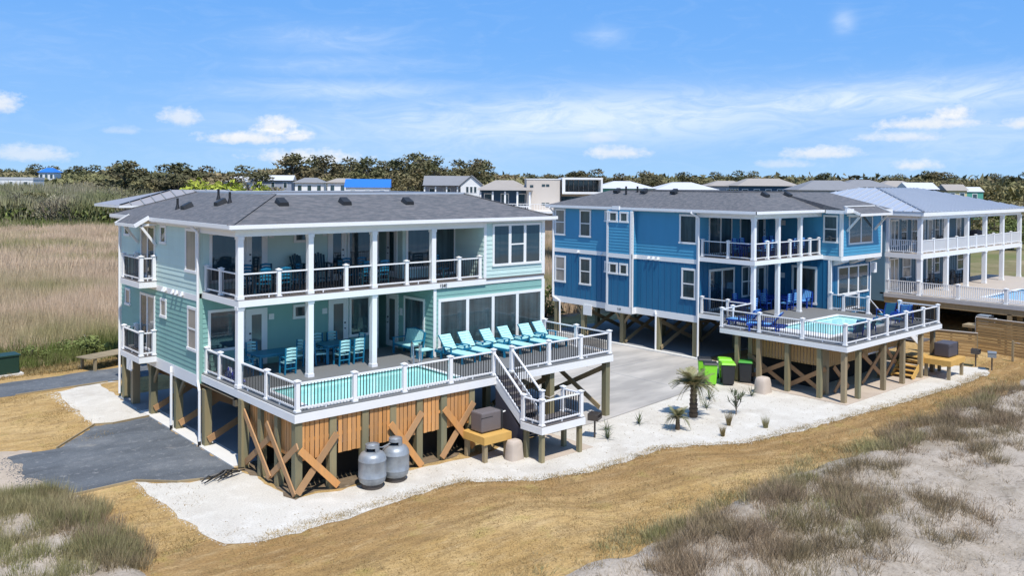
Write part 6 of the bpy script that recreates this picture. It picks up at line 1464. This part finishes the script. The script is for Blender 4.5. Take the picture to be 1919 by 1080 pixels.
# ------------------------------------------------------------------ trees
def leafcloud(b, c, rx, ry, rz, n, s, rr, flat=.5):
    n = int(n * 1.35); s *= 1.25
    for _ in range(n):
        while True:
            p = Vector((rr.uniform(-1, 1), rr.uniform(-1, 1), rr.uniform(-1, 1)))
            if .25 < p.length < 1: break
        q = Vector((c[0] + p.x * rx, c[1] + p.y * ry, c[2] + p.z * rz)); k = s * rr.uniform(.6, 1.4)
        a = Vector((rr.uniform(-1, 1), rr.uniform(-1, 1), rr.uniform(-flat, flat))).normalized() * k; d = Vector((rr.uniform(-1, 1), rr.uniform(-1, 1), rr.uniform(-1, 1))).normalized() * k
        b.add([q - a * .6 - d * .4, q + a * .6 - d * .3, q + d * .8], [(0, 1, 2)])
def limb_tree(kind, seed):
    """unit tree about 10 m tall: trunk mesh and crown mesh"""
    rr = random.Random(seed); tr = MB(); cr = MB()
    if kind in ('pine', 'olive'):
        top = 6.6 if kind == 'pine' else 4.6
        lean = Vector((rr.uniform(-.8, .8), rr.uniform(-.5, .5), 0))
        tr.cyl((0, 0, -.2), tuple(lean * .5 + Vector((0, 0, top * .55))), .24, .17, 7); tr.cyl(tuple(lean * .5 + Vector((0, 0, top * .55))), tuple(lean + Vector((0, 0, top + 1.6))), .17, .07, 6)
        nb = 7 if kind == 'pine' else 10
        for i in range(nb):
            a = rr.uniform(0, 6.283); rad = rr.uniform(.5, 2.7); z = rr.uniform(top - (.6 if kind == 'pine' else 2.8), 9.3 if kind == 'pine' else 8.8) - rad * .35
            c = Vector((lean.x + rad * math.cos(a), lean.y + rad * math.sin(a), z))
            tr.cyl(tuple(lean * .8 + Vector((0, 0, min(z - .9, top)))), tuple(c), .075, .03, 5)
            leafcloud(cr, c, rr.uniform(1.0, 1.9), rr.uniform(1.0, 1.9), rr.uniform(.4, .75) if kind == 'pine' else rr.uniform(.8, 1.3), 70 if kind == 'pine' else 66, .30, rr)
        leafcloud(cr, lean + Vector((0, 0, 9.2 if kind == 'pine' else 8.2)), 1.5, 1.5, .7, 70, .30, rr)
    elif kind == 'bare':
        for k in range(4):
            a = rr.uniform(0, 6.283); e = Vector((math.cos(a) * rr.uniform(.5, 1.8), math.sin(a) * rr.uniform(.5, 1.8), rr.uniform(5.5, 8)))
            tr.cyl((rr.uniform(-.3, .3), rr.uniform(-.3, .3), -.1), tuple(e), .14, .04, 5)
            for j in range(7):
                p = e * rr.uniform(.35, 1.0); q = p + Vector((rr.uniform(-1.6, 1.6), rr.uniform(-1.6, 1.6), rr.uniform(.6, 2.4))); tr.cyl(tuple(p), tuple(q), .055, .015, 4)
        for _ in range(560):
            a = rr.uniform(0, 6.283); rad = 2.6 * math.sqrt(rr.random()); z = rr.uniform(1.0, 9.6 - rad * 1.1)
            p = Vector((rad * math.cos(a), rad * math.sin(a), z)); d = Vector((math.cos(a) * .5 + rr.uniform(-.5, .5), math.sin(a) * .5 + rr.uniform(-.5, .5), rr.uniform(.4, 1.5))) * rr.uniform(.3, .8); w = Vector((rr.uniform(-1, 1), rr.uniform(-1, 1), 0)).normalized() * .075
            cr.add([p - w, p + w, p + d], [(0, 1, 2)])
    else:                                                       # shrub
        for i in range(4): tr.cyl((0, 0, -.1), (rr.uniform(-2, 2), rr.uniform(-2, 2), rr.uniform(3, 6)), .16, .05, 5)
        for i in range(9):
            a = rr.uniform(0, 6.283); rad = rr.uniform(.3, 3.4); z = rr.uniform(1.2, 7.6 - rad)
            leafcloud(cr, (rad * math.cos(a), rad * math.sin(a), z), rr.uniform(1.2, 2), rr.uniform(1.2, 2), rr.uniform(1.0, 1.6), 60, .34, rr, 1)
    return tr, cr
LEAF = {'pine': mat('pine_foliage', (.112, .118, .060), .9, .2, .25, col2=(.17, .14, .08), c2scale=.06, rnd=.22, isl=.25, spec=.1),
        'olive': mat('olive_foliage', (.19, .182, .085), .9, .2, .2, col2=(.25, .20, .115), c2scale=.03, rnd=.22, isl=.22, spec=.1),
        'bare': mat('bare_twigs', (.29, .26, .18), .9, .2, .2, col2=(.20, .21, .10), c2scale=.08, rnd=.2, isl=.35, spec=.1),
        'shrub': mat('shrub_foliage', (.17, .20, .065), .9, .2, .2, col2=(.115, .14, .05), c2scale=.1, rnd=.25, isl=.45, spec=.1),
        'willow': mat('bright_foliage', (.33, .37, .06), .9, .2, .2, rnd=.15, isl=.4, spec=.1)}
TREES = {}
for kd, nv in (('pine', 5), ('olive', 5), ('bare', 5), ('shrub', 4), ('willow', 2)):
    L_ = []
    for i in range(nv):
        tr, cr = limb_tree(kd if kd != 'willow' else 'shrub', 100 + i * 7 + len(kd))
        L_.append((tr.mesh('trunk', BARK), cr.mesh('crown', LEAF[kd])))
    TREES[kd] = L_
RT = random.Random(77)
def bil(q, u, v):
    a = Vector(q[0]).lerp(Vector(q[1]), u); b = Vector(q[3]).lerp(Vector(q[2]), u); return a.lerp(b, v)
NAMES = {'pine': 'pine_tree', 'olive': 'oak_tree', 'bare': 'bare_tree', 'shrub': 'green_shrub', 'willow': 'willow_shrub'}
def tree(kd, x, y, h, label, group, fat=1.0):
    tm, cm = RT.choice(TREES[kd]); s = h / 10.0
    t = thing(NAMES[kd], label, 'shrub' if kd in ('shrub', 'willow') else 'tree', (x, y, 0), RT.uniform(0, 6.283), group); t.scale = (s * fat, s * fat, s)
    inst(tm, 'trunk', t); inst(cm, 'crown', t)
    return t
def spot(u, where, parts):
    return where + ', ' + parts[min(len(parts) - 1, int(u * len(parts)))] if parts else where
def belt(q, n, mix, hr, where, fat=1.15, parts=('left part', 'middle part', 'right part')):
    ks = [k for k, w in mix for _ in range(w)]
    for _ in range(n):
        u, v = RT.random(), RT.random(); p = bil(q, u, v); kd = RT.choice(ks); h0, h1 = hr[kd] if isinstance(hr, dict) else hr
        desc = {'pine': 'dark flat-topped pine', 'olive': 'olive-brown round-headed oak', 'bare': 'grey leafless tree', 'shrub': 'green leafy shrub', 'willow': 'bright yellow-green shrub'}[kd]
        hh = RT.uniform(h0, h1); size = 'tall ' if hh > h0 + .66 * (h1 - h0) else 'low ' if hh < h0 + .33 * (h1 - h0) else ''
        tree(kd, p.x, p.y, hh, '%s%s %s' % (size, desc, spot(u, where, parts)), '%s %s' % ({'pine': 'pines', 'olive': 'oaks', 'bare': 'leafless trees', 'shrub': 'green shrubs', 'willow': 'bright shrubs'}[kd], where), fat)
belt([(16, 171), (52, 143), (66, 192), (26, 222)], 104, (('bare', 6), ('shrub', 2), ('olive', 1)), {'bare': (6.5, 9.3), 'shrub': (4, 7.5), 'olive': (6, 8.5)}, 'at the far edge of the marsh', 1.5)
belt([(28, 224), (59, 196), (84, 274), (42, 312)], 50, (('bare', 3), ('olive', 3), ('shrub', 1)), {'bare': (6, 9), 'shrub': (4, 6), 'olive': (6, 9)}, 'in the left woods behind the marsh', 1.4)
belt([(46, 174), (73, 151), (104, 216), (68, 249)], 70, (('bare', 2), ('olive', 4), ('pine', 1)), {'bare': (8, 11), 'pine': (11, 15), 'olive': (9, 12.5)}, 'in the brown woods left of the houses', 1.4)
belt([(40, 114), (50, 104), (55, 112), (46, 124)], 14, (('willow', 1),), (11.6, 13.0), 'behind the mint house roof', 1.1)
belt([(92, 190), (130, 147), (176, 196), (122, 250)], 104, (('pine', 4), ('olive', 4), ('bare', 2)), {'pine': (14, 18.5), 'olive': (11, 14.5), 'bare': (10, 13.0)}, 'in the tall woods behind the white house', 1.05)
belt([(150, 176), (209, 124), (293, 183), (213, 254)], 92, (('pine', 3), ('olive', 5), ('shrub', 1)), {'pine': (11.5, 14.5), 'olive': (10, 13), 'shrub': (7, 10)}, 'on the ridge behind the beige house', 1.15)
belt([(263, 169), (360, 83), (530, 134), (389, 259)], 92, (('pine', 3), ('olive', 4)), {'pine': (12.5, 16.5), 'olive': (10.5, 14)}, 'on the far ridge at the right', 1.25)
belt([(118, 22), (150, 14), (262, 50), (240, 70)], 40, (('shrub', 4), ('olive', 1)), {'shrub': (3.5, 6.5), 'olive': (5, 7)}, 'in the field beyond the slate house', 1.7)
belt([(42, 312), (90, 268), (126, 371), (60, 429)], 46, (('pine', 5), ('olive', 2)), {'pine': (12.5, 15.5), 'olive': (11, 13)}, 'in the dark far woods on the left', 1.2)
tree('shrub', 30.2, 16.6, 3.4, 'leafy green shrub seen between the mint and blue houses', None, 1.3)
tree('shrub', 1.7, 23.5, 1.7, 'low dark green bush behind the wooden footbridge', None, 2.2); tree('shrub', -1.4, 23.2, 1.2, 'low green bush above the utility box', None, 2.2)
# the forest beyond, read as one mass
def wood_mass(name, q, n, h0, h1, mt, s0=.7, s1=1.6, lump=.03, brush=False):
    """closed canopy between the trees that can be told apart: one mass of leaf clumps over a quad"""
    u = RG.uniform(0, 1, n); v = RG.uniform(0, 1, n); Q_ = np.array(q, float)
    P = (Q_[0] * (1 - u)[:, None] + Q_[1] * u[:, None]) * (1 - v)[:, None] + (Q_[3] * (1 - u)[:, None] + Q_[2] * u[:, None]) * v[:, None]
    x, y = P[:, 0], P[:, 1]
    top = h0 + (h1 - h0) * v + 1.1 * nz(x * lump * 2, y * lump * 2) + .9 * nz(x * .22, y * .22)
    z = top * (1 - RG.uniform(0, 1, n) ** 2.0 * .75)
    c = np.stack([x, y, z], 1); s = RG.uniform(s0, s1, n)[:, None]
    a = RG.normal(0, 1, (n, 3)); a /= np.linalg.norm(a, axis=1)[:, None]; b_ = RG.normal(0, 1, (n, 3)); b_ /= np.linalg.norm(b_, axis=1)[:, None]
    if brush:
        a[:, 2] *= .2; a *= .22; b_ = b_ * .35 + np.array([0, 0, 1.5])
    V = np.stack([c - a * s * .7 - b_ * s * .4, c + a * s * .7 - b_ * s * .4, c + b_ * s * .8], 1).reshape(-1, 3)
    np_mesh(name, V, np.arange(n * 3).reshape(-1, 3), mt)
wood_mass('thicket', [(14, 173), (56, 141), (70, 190), (24, 224)], 42000, 5.0, 8.2, LEAF['bare'], .5, 1.3, brush=True)
wood_mass('thicket', [(14, 173), (56, 141), (70, 190), (24, 224)], 17000, 3.4, 7.2, LEAF['shrub'], .4, 1.0)
wood_mass('woods', [(24, 224), (70, 190), (108, 216), (42, 330)], 24000, 7.2, 11.2, LEAF['olive'], .5, 1.2)
wood_mass('woods', [(42, 330), (108, 216), (140, 330), (60, 450)], 16000, 10.5, 12.8, LEAF['pine'], .8, 1.8)
wood_mass('woods', [(90, 196), (150, 150), (190, 200), (122, 262)], 24000, 9.0, 13.5, LEAF['olive'], .5, 1.2)
wood_mass('woods', [(150, 178), (250, 128), (330, 190), (213, 270)], 24000, 8.8, 11.8, LEAF['olive'], .6, 1.4)
wood_mass('woods', [(263, 172), (380, 83), (560, 140), (389, 275)], 28000, 9.6, 12.8, LEAF['olive'], .8, 1.9)
def forest():
    n = 30000
    th = RG.uniform(0, 1, n); dp = RG.uniform(0, 1, n) ** .8
    ang = np.radians(-25 + th * 135); dist = 400 + dp * 330
    x = -12 + np.sin(ang) * dist; y = -28 + np.cos(ang) * dist
    hmax = 12.5 + 2.0 * nz(x * .012, y * .012) + 1.4 * nz(x * .06, y * .06) + RG.uniform(-.8, 1.0, n)
    z = hmax * RG.uniform(.25, 1, n) ** .5
    c = np.stack([x, y, z], 1); s = RG.uniform(1.0, 2.2, n)[:, None]
    a = RG.normal(0, 1, (n, 3)); a /= np.linalg.norm(a, axis=1)[:, None]; b_ = RG.normal(0, 1, (n, 3)); b_ /= np.linalg.norm(b_, axis=1)[:, None]
    V = np.stack([c - a * s - b_ * s * .4, c + a * s - b_ * s * .4, c + b_ * s], 1).reshape(-1, 3)
    np_mesh('far_forest', V, np.arange(n * 3).reshape(-1, 3), LEAF['pine'])
forest()

# ------------------------------------------------------------------ houses in the distance
BLUER = mat('blue_metal_roof', (.03, .17, .55), .4, .05, 1); GREYR = mat('grey_roof', (.22, .225, .24), .8, .12, 1.5); LIGHTR = mat('pale_roof', (.55, .56, .58), .6, .06, 1); TANR = mat('tan_roof', (.33, .30, .27), .8, .12, 1.5)
SEAF = mat('sea_green_wall', (.10, .36, .28), .6, .06, 1); YEL = mat('yellow_wall', (.62, .54, .30), .6, .06, 1); GREYW = mat('grey_wall', (.32, .35, .42), .6, .06, 1); NAVYW = mat('dark_blue_wall', (.035, .085, .15), .6, .08, 1)
def far_house(label, x, y, w, d, eave, ridge, wall, roof, nwin=3, floor=0.0, rz=0.0, style='hip', porch=False, storeys=2, stilts=True, over=.5):
    t = thing('house', label, 'house', (x, y, 0), rz, 'houses in the distance')
    a, c = w / 2, d / 2; zb = max(.0, eave - 2.9 * storeys)
    MB().box(-a, a, -c, c, zb, eave).build('wall', wall, t)
    if style == 'hip':
        i = min(a, c) * .92; hip_roof(t, -a - over, a + over, -c - over, c + over, eave, i, ridge - eave, roof)
    elif style == 'gable':
        b = MB(); e = over
        b.add([(-a - e, -c - e, eave - .1), (a + e, -c - e, eave - .1), (a + e, c + e, eave - .1), (-a - e, c + e, eave - .1), (-a - e, 0, ridge), (a + e, 0, ridge)], [(0, 1, 5, 4), (2, 3, 4, 5), (1, 2, 5), (3, 0, 4), (3, 2, 1, 0)]); b.build('roof', roof, t)
    elif style == 'flat': MB().box(-a - .1, a + .1, -c - .1, c + .1, eave, ridge).build('roof', roof, t)
    Ff = WF((0, -c), (1, 0), (0, -1)); Fl = WF((-a, 0), (0, 1), (-1, 0))
    for s in range(storeys):
        z0 = eave - 2.9 * (s + 1) + .9
        if z0 < .5: continue
        for F, hw, n in ((Ff, a, nwin), (Fl, c, max(2, nwin - 1))):
            for k in range(n):
                u = -hw + (k + .5) * 2 * hw / n
                f_ = MB().wb(F, u - .5, u + .5, 0, .05, z0, z0 + 1.5).build('window', WHITE, t); MB().wb(F, u - .4, u + .4, .05, .07, z0 + .1, z0 + 1.4).build('pane', GLASS, f_)
    if porch:
        for s in range(storeys):
            z0 = eave - 2.9 * (s + 1)
            if z0 < 0: continue
            MB().box(-a, a, -c - 2.2, -c, z0 - .25, z0).build('porch_floor', WHITE, t)
            b = MB(); b.box(-a, a, -c - 2.2, -c - 2.1, z0 + .85, z0 + .95); b.box(-a, a, -c - 2.2, -c - 2.1, z0 + .1, z0 + .2)
            for k in range(int(w / .25)): b.box(-a + k * .25, -a + k * .25 + .05, -c - 2.18, -c - 2.12, z0 + .2, z0 + .85)
            b.build('porch_railing', WHITE, t)
            for k in range(5): MB().box(-a + k * (w - .2) / 4, -a + k * (w - .2) / 4 + .2, -c - 2.2, -c - 2.0, z0, z0 + 2.65).build('porch_post', WHITE, t)
        hip_roof(t, -a - .3, a + .3, -c - 2.5, -c + .2, eave - .1, .9, .35, roof, name='porch_roof')
    if stilts and zb > .5:
        for px in (-a + .2, 0, a - .2):
            for py in (-c + .2, c - .2): MB().box(px - .15, px + .15, py - .15, py + .15, -.1, zb).build('piling', OLDW, t)
    return t
rear = far_house('rear building with pale standing-seam metal roof just behind the mint house', 5.3, 17.1, 6.2, 1.2, 8.45, 9.12, GREYW, REARM, 2, style='none', stilts=False)
hip_roof(rear, -4.55, 4.4, -2.0, 2.0, 8.42, (3.1, 3.0, 1.9, 1.9), .72, REARM)
b = MB(); ring(b, -4.56, 4.41, -2.01, 2.01, 8.30, 8.415, .08); b.build('fascia', WHITE, rear); MB().beam((-4.5, -1.95, 8.45), (-1.45, -.1, 9.15), .1, .05).build('hip_cap', BLACKM, rear)
b = MB()
for i in range(10):
    x = -4.0 + i * .62; r_ = min((x + 4.55) / 3.1, 1.0) * 1.9; b.beam((x, -2.0, 8.44), (x, -2.0 + r_, 8.44 + r_ * .72 / 1.9), .04, .05)
b.build('roof_seam', GALV, rear, kind='stuff')
far_house('tall white house with a bright blue hip roof far off on the left', 55.9, 265.0, 4.6, 4.4, 12.0, 13.4, WHITE, BLUER, 3, rz=R(-40), storeys=3, over=.4)
far_house('long low white building with a flat roof in front of the blue-roofed tower house', 38.5, 232, 15, 6, 9.7, 10.3, WHITE, LIGHTR, 4, rz=R(-38), style='flat', storeys=1, stilts=True)
far_house('white house with a long bright blue metal roof behind the mint roof ridge', 68, 101, 7.4, 4.6, 8.8, 10.15, WHITE, BLUER, 3, rz=R(-36), style='gable', storeys=1, over=.25)
wh = far_house('white two-storey house with dark grey gable roof and porch', 63.6, 72.2, 6.4, 4.6, 9.3, 10.6, GREYW, GREYR, 3, rz=R(-40), style='gable', porch=True, storeys=2, over=.3)
b = MB(); b.add([(2.0, -5.2, 3), (5.0, -5.2, 3), (5.0, 2.3, 3), (2.0, 2.3, 3), (2.0, -5.2, 9.25), (5.0, -5.2, 9.25), (5.0, 2.3, 9.25), (2.0, 2.3, 9.25), (3.5, -5.2, 10.5), (3.5, 2.3, 10.5)], [(0, 1, 5, 8, 4), (1, 2, 6, 5), (2, 3, 7, 9, 6), (3, 0, 4, 7)]); b.build('gable_wing', WHITE, wh)
MB().add([(1.7, -5.4, 9.05), (3.5, -5.4, 10.56), (5.3, -5.4, 9.05), (1.7, 2.4, 9.05), (3.5, 2.4, 10.56), (5.3, 2.4, 9.05), (1.7, -5.4, 9.15), (3.5, -5.4, 10.68), (5.3, -5.4, 9.15), (1.7, 2.4, 9.15), (3.5, 2.4, 10.68), (5.3, 2.4, 9.15)], [(0, 1, 7, 6), (1, 2, 8, 7), (6, 7, 10, 9), (7, 8, 11, 10), (0, 3, 4, 1), (1, 4, 5, 2)]).build('gable_roof', GREYR, wh)
FG = WF((3.5, -5.2), (1, 0), (0, -1))
for k in (-.55, 0, .55): f_ = MB().wb(FG, k - .22, k + .22, 0, .04, 8.2, 9.1).build('window', WHITE, wh); MB().wb(FG, k - .16, k + .16, .04, .06, 8.26, 9.04).build('pane', GLASS, f_)
far_house('navy house with grey hip roof and white two-level porches', 56.8, 51.8, 6.0, 5.0, 8.85, 9.95, NAVYW, TANR, 3, rz=R(-40), porch=True, storeys=2, over=.4)
md = thing('house', 'modern beige flat-roofed house with a white-framed upper balcony', 'house', (61.0, 46.6, 0), R(-40), 'houses in the distance')
MB().box(-4.0, .0, -2.6, 3.6, 4.0, 10.05).build('beige_block', BEIGE, md); MB().box(-4.06, .06, -2.66, 3.66, 10.05, 10.15).build('parapet', WHITE, md)
MB().box(.0, 5.0, -.2, 3.6, 4.0, 8.3).build('lower_block', BEIGE, md); MB().box(.3, 4.9, -.28, -.2, 6.8, 8.0).build('pane', GLASS, md)
b = MB(); b.box(.2, 5.0, -3.0, 2.6, 8.35, 8.6); b.box(.2, 5.0, -3.0, 2.6, 10.05, 10.3); b.box(.2, .55, -3.0, 2.6, 8.6, 10.05); b.box(4.8, 5.0, -3.0, 2.6, 8.6, 10.05); b.box(.55, 4.8, 2.4, 2.6, 8.6, 10.05); b.build('balcony_frame', WHITE, md)
MB().box(.6, 4.75, .2, .3, 8.65, 10.0).build('pane', GLASS, md)
for k in range(6): MB().box(1.2 + k * .6, 1.26 + k * .6, -.1, .2, 8.65, 10.0).build('fin', BEIGE, md)
Fm = WF((0, -2.6), (1, 0), (0, -1))
for (u, z) in ((-2.0, 9.2), (-1.5, 9.2), (-2.0, 7.0), (-1.5, 7.0), (-3.4, 9.1)): MB().wb(Fm, u - .2, u + .2, 0, .03, z, z + .28).build('window', GLASS, md)
MB().tube([(.05, -2.7, 10.0), (.05, -2.7, 4.0)], .07, 6).build('downspout', BLACKM, md)
b = MB(); b.box(-6.5, 1.0, -7.0, -2.6, 6.15, 6.4); b.build('terrace', WHITE, md)
b = MB()
for k in range(24): b.box(-6.4 + k * .31, -6.36 + k * .31, -6.98, -6.94, 6.4, 7.2)
b.box(-6.5, 1.0, -7.0, -6.92, 7.2, 7.27); b.build('terrace_railing', WHITE, md)
for px in (-6.2, -3, .7):
    for py in (-6.7, -2.9, 3.0): MB().box(px - .14, px + .14, py - .14, py + .14, -.1, 6.15 if py < -2.7 else 4.0).build('piling', OLDW, md)
far_house('sea-green house with pale hip roof right of the beige modern house', 73, 47, 7.2, 6.5, 9.0, 9.95, SEAF, LIGHTR, 3, rz=R(-40), over=.4)
far_house('house with pale hip roof behind the middle of the blue roof ridge', 78.5, 41.5, 7.4, 6.5, 8.9, 9.85, GREYW, LIGHTR, 3, rz=R(-40), over=.4)
far_house('far house with tan hip roof above the left half of the blue roof ridge', 128, 69, 7.4, 6, 9.3, 10.3, GREYW, TANR, 3, rz=R(-40))
far_house('wide far house with tan hip roof and dark windows above the blue roof', 111, 50, 9.4, 6, 9.4, 10.6, NAVYW, TANR, 5, rz=R(-40))
far_house('far house with blue-grey hip roof above the porch of the blue house', 100, 33, 9, 7, 8.9, 10.25, GREYW, GREYR, 3, rz=R(-45))
far_house('far house with grey hip roof behind the left end of the pale metal roof', 124, 40, 8, 7, 9.3, 10.5, GREYW, GREYR, 3, rz=R(-45))
far_house('far house with tan hip roof and small white chimney above the pale metal roof', 167, 54, 7.4, 6, 9.3, 10.6, GREYW, TANR, 3, rz=R(-45))
far_house('far dark navy house with pale gable roof beyond the metal roof', 156, 44.5, 5, 6, 9.0, 10.2, NAVYW, LIGHTR, 2, rz=R(-45), style='gable', over=.4)
far_house('far yellow house with grey gable roof beside the dark navy one', 161, 40, 3.6, 4.5, 8.8, 9.9, YEL, TANR, 2, rz=R(-45), style='gable', over=.3)
far_house('small far pale green house among the shrubs at the right', 178, 43, 3.4, 4, 8.5, 9.4, SEAF, LIGHTR, 1, rz=R(-45), style='gable', over=.2)
far_house('far house with white roof at the left of the cluster behind the mint roof', 76, 172, 6.8, 5, 9.5, 10.8, WHITE, LIGHTR, 3, rz=R(-36), storeys=1)
far_house('far house with pale blue-grey metal roof in the cluster behind the mint roof', 86, 174, 9, 5, 10.0, 11.2, GREYW, LIGHTR, 3, rz=R(-36), style='gable', storeys=1)
far_house('far dark-roofed house left of the long blue roof', 80, 144, 6.2, 5, 9.4, 10.5, WHITE, GREYR, 3, rz=R(-36), storeys=1)
far_house('far pale-roofed house directly left of the long blue roof', 83, 135, 6.4, 5, 9.5, 10.4, WHITE, TANR, 3, rz=R(-36), storeys=1)
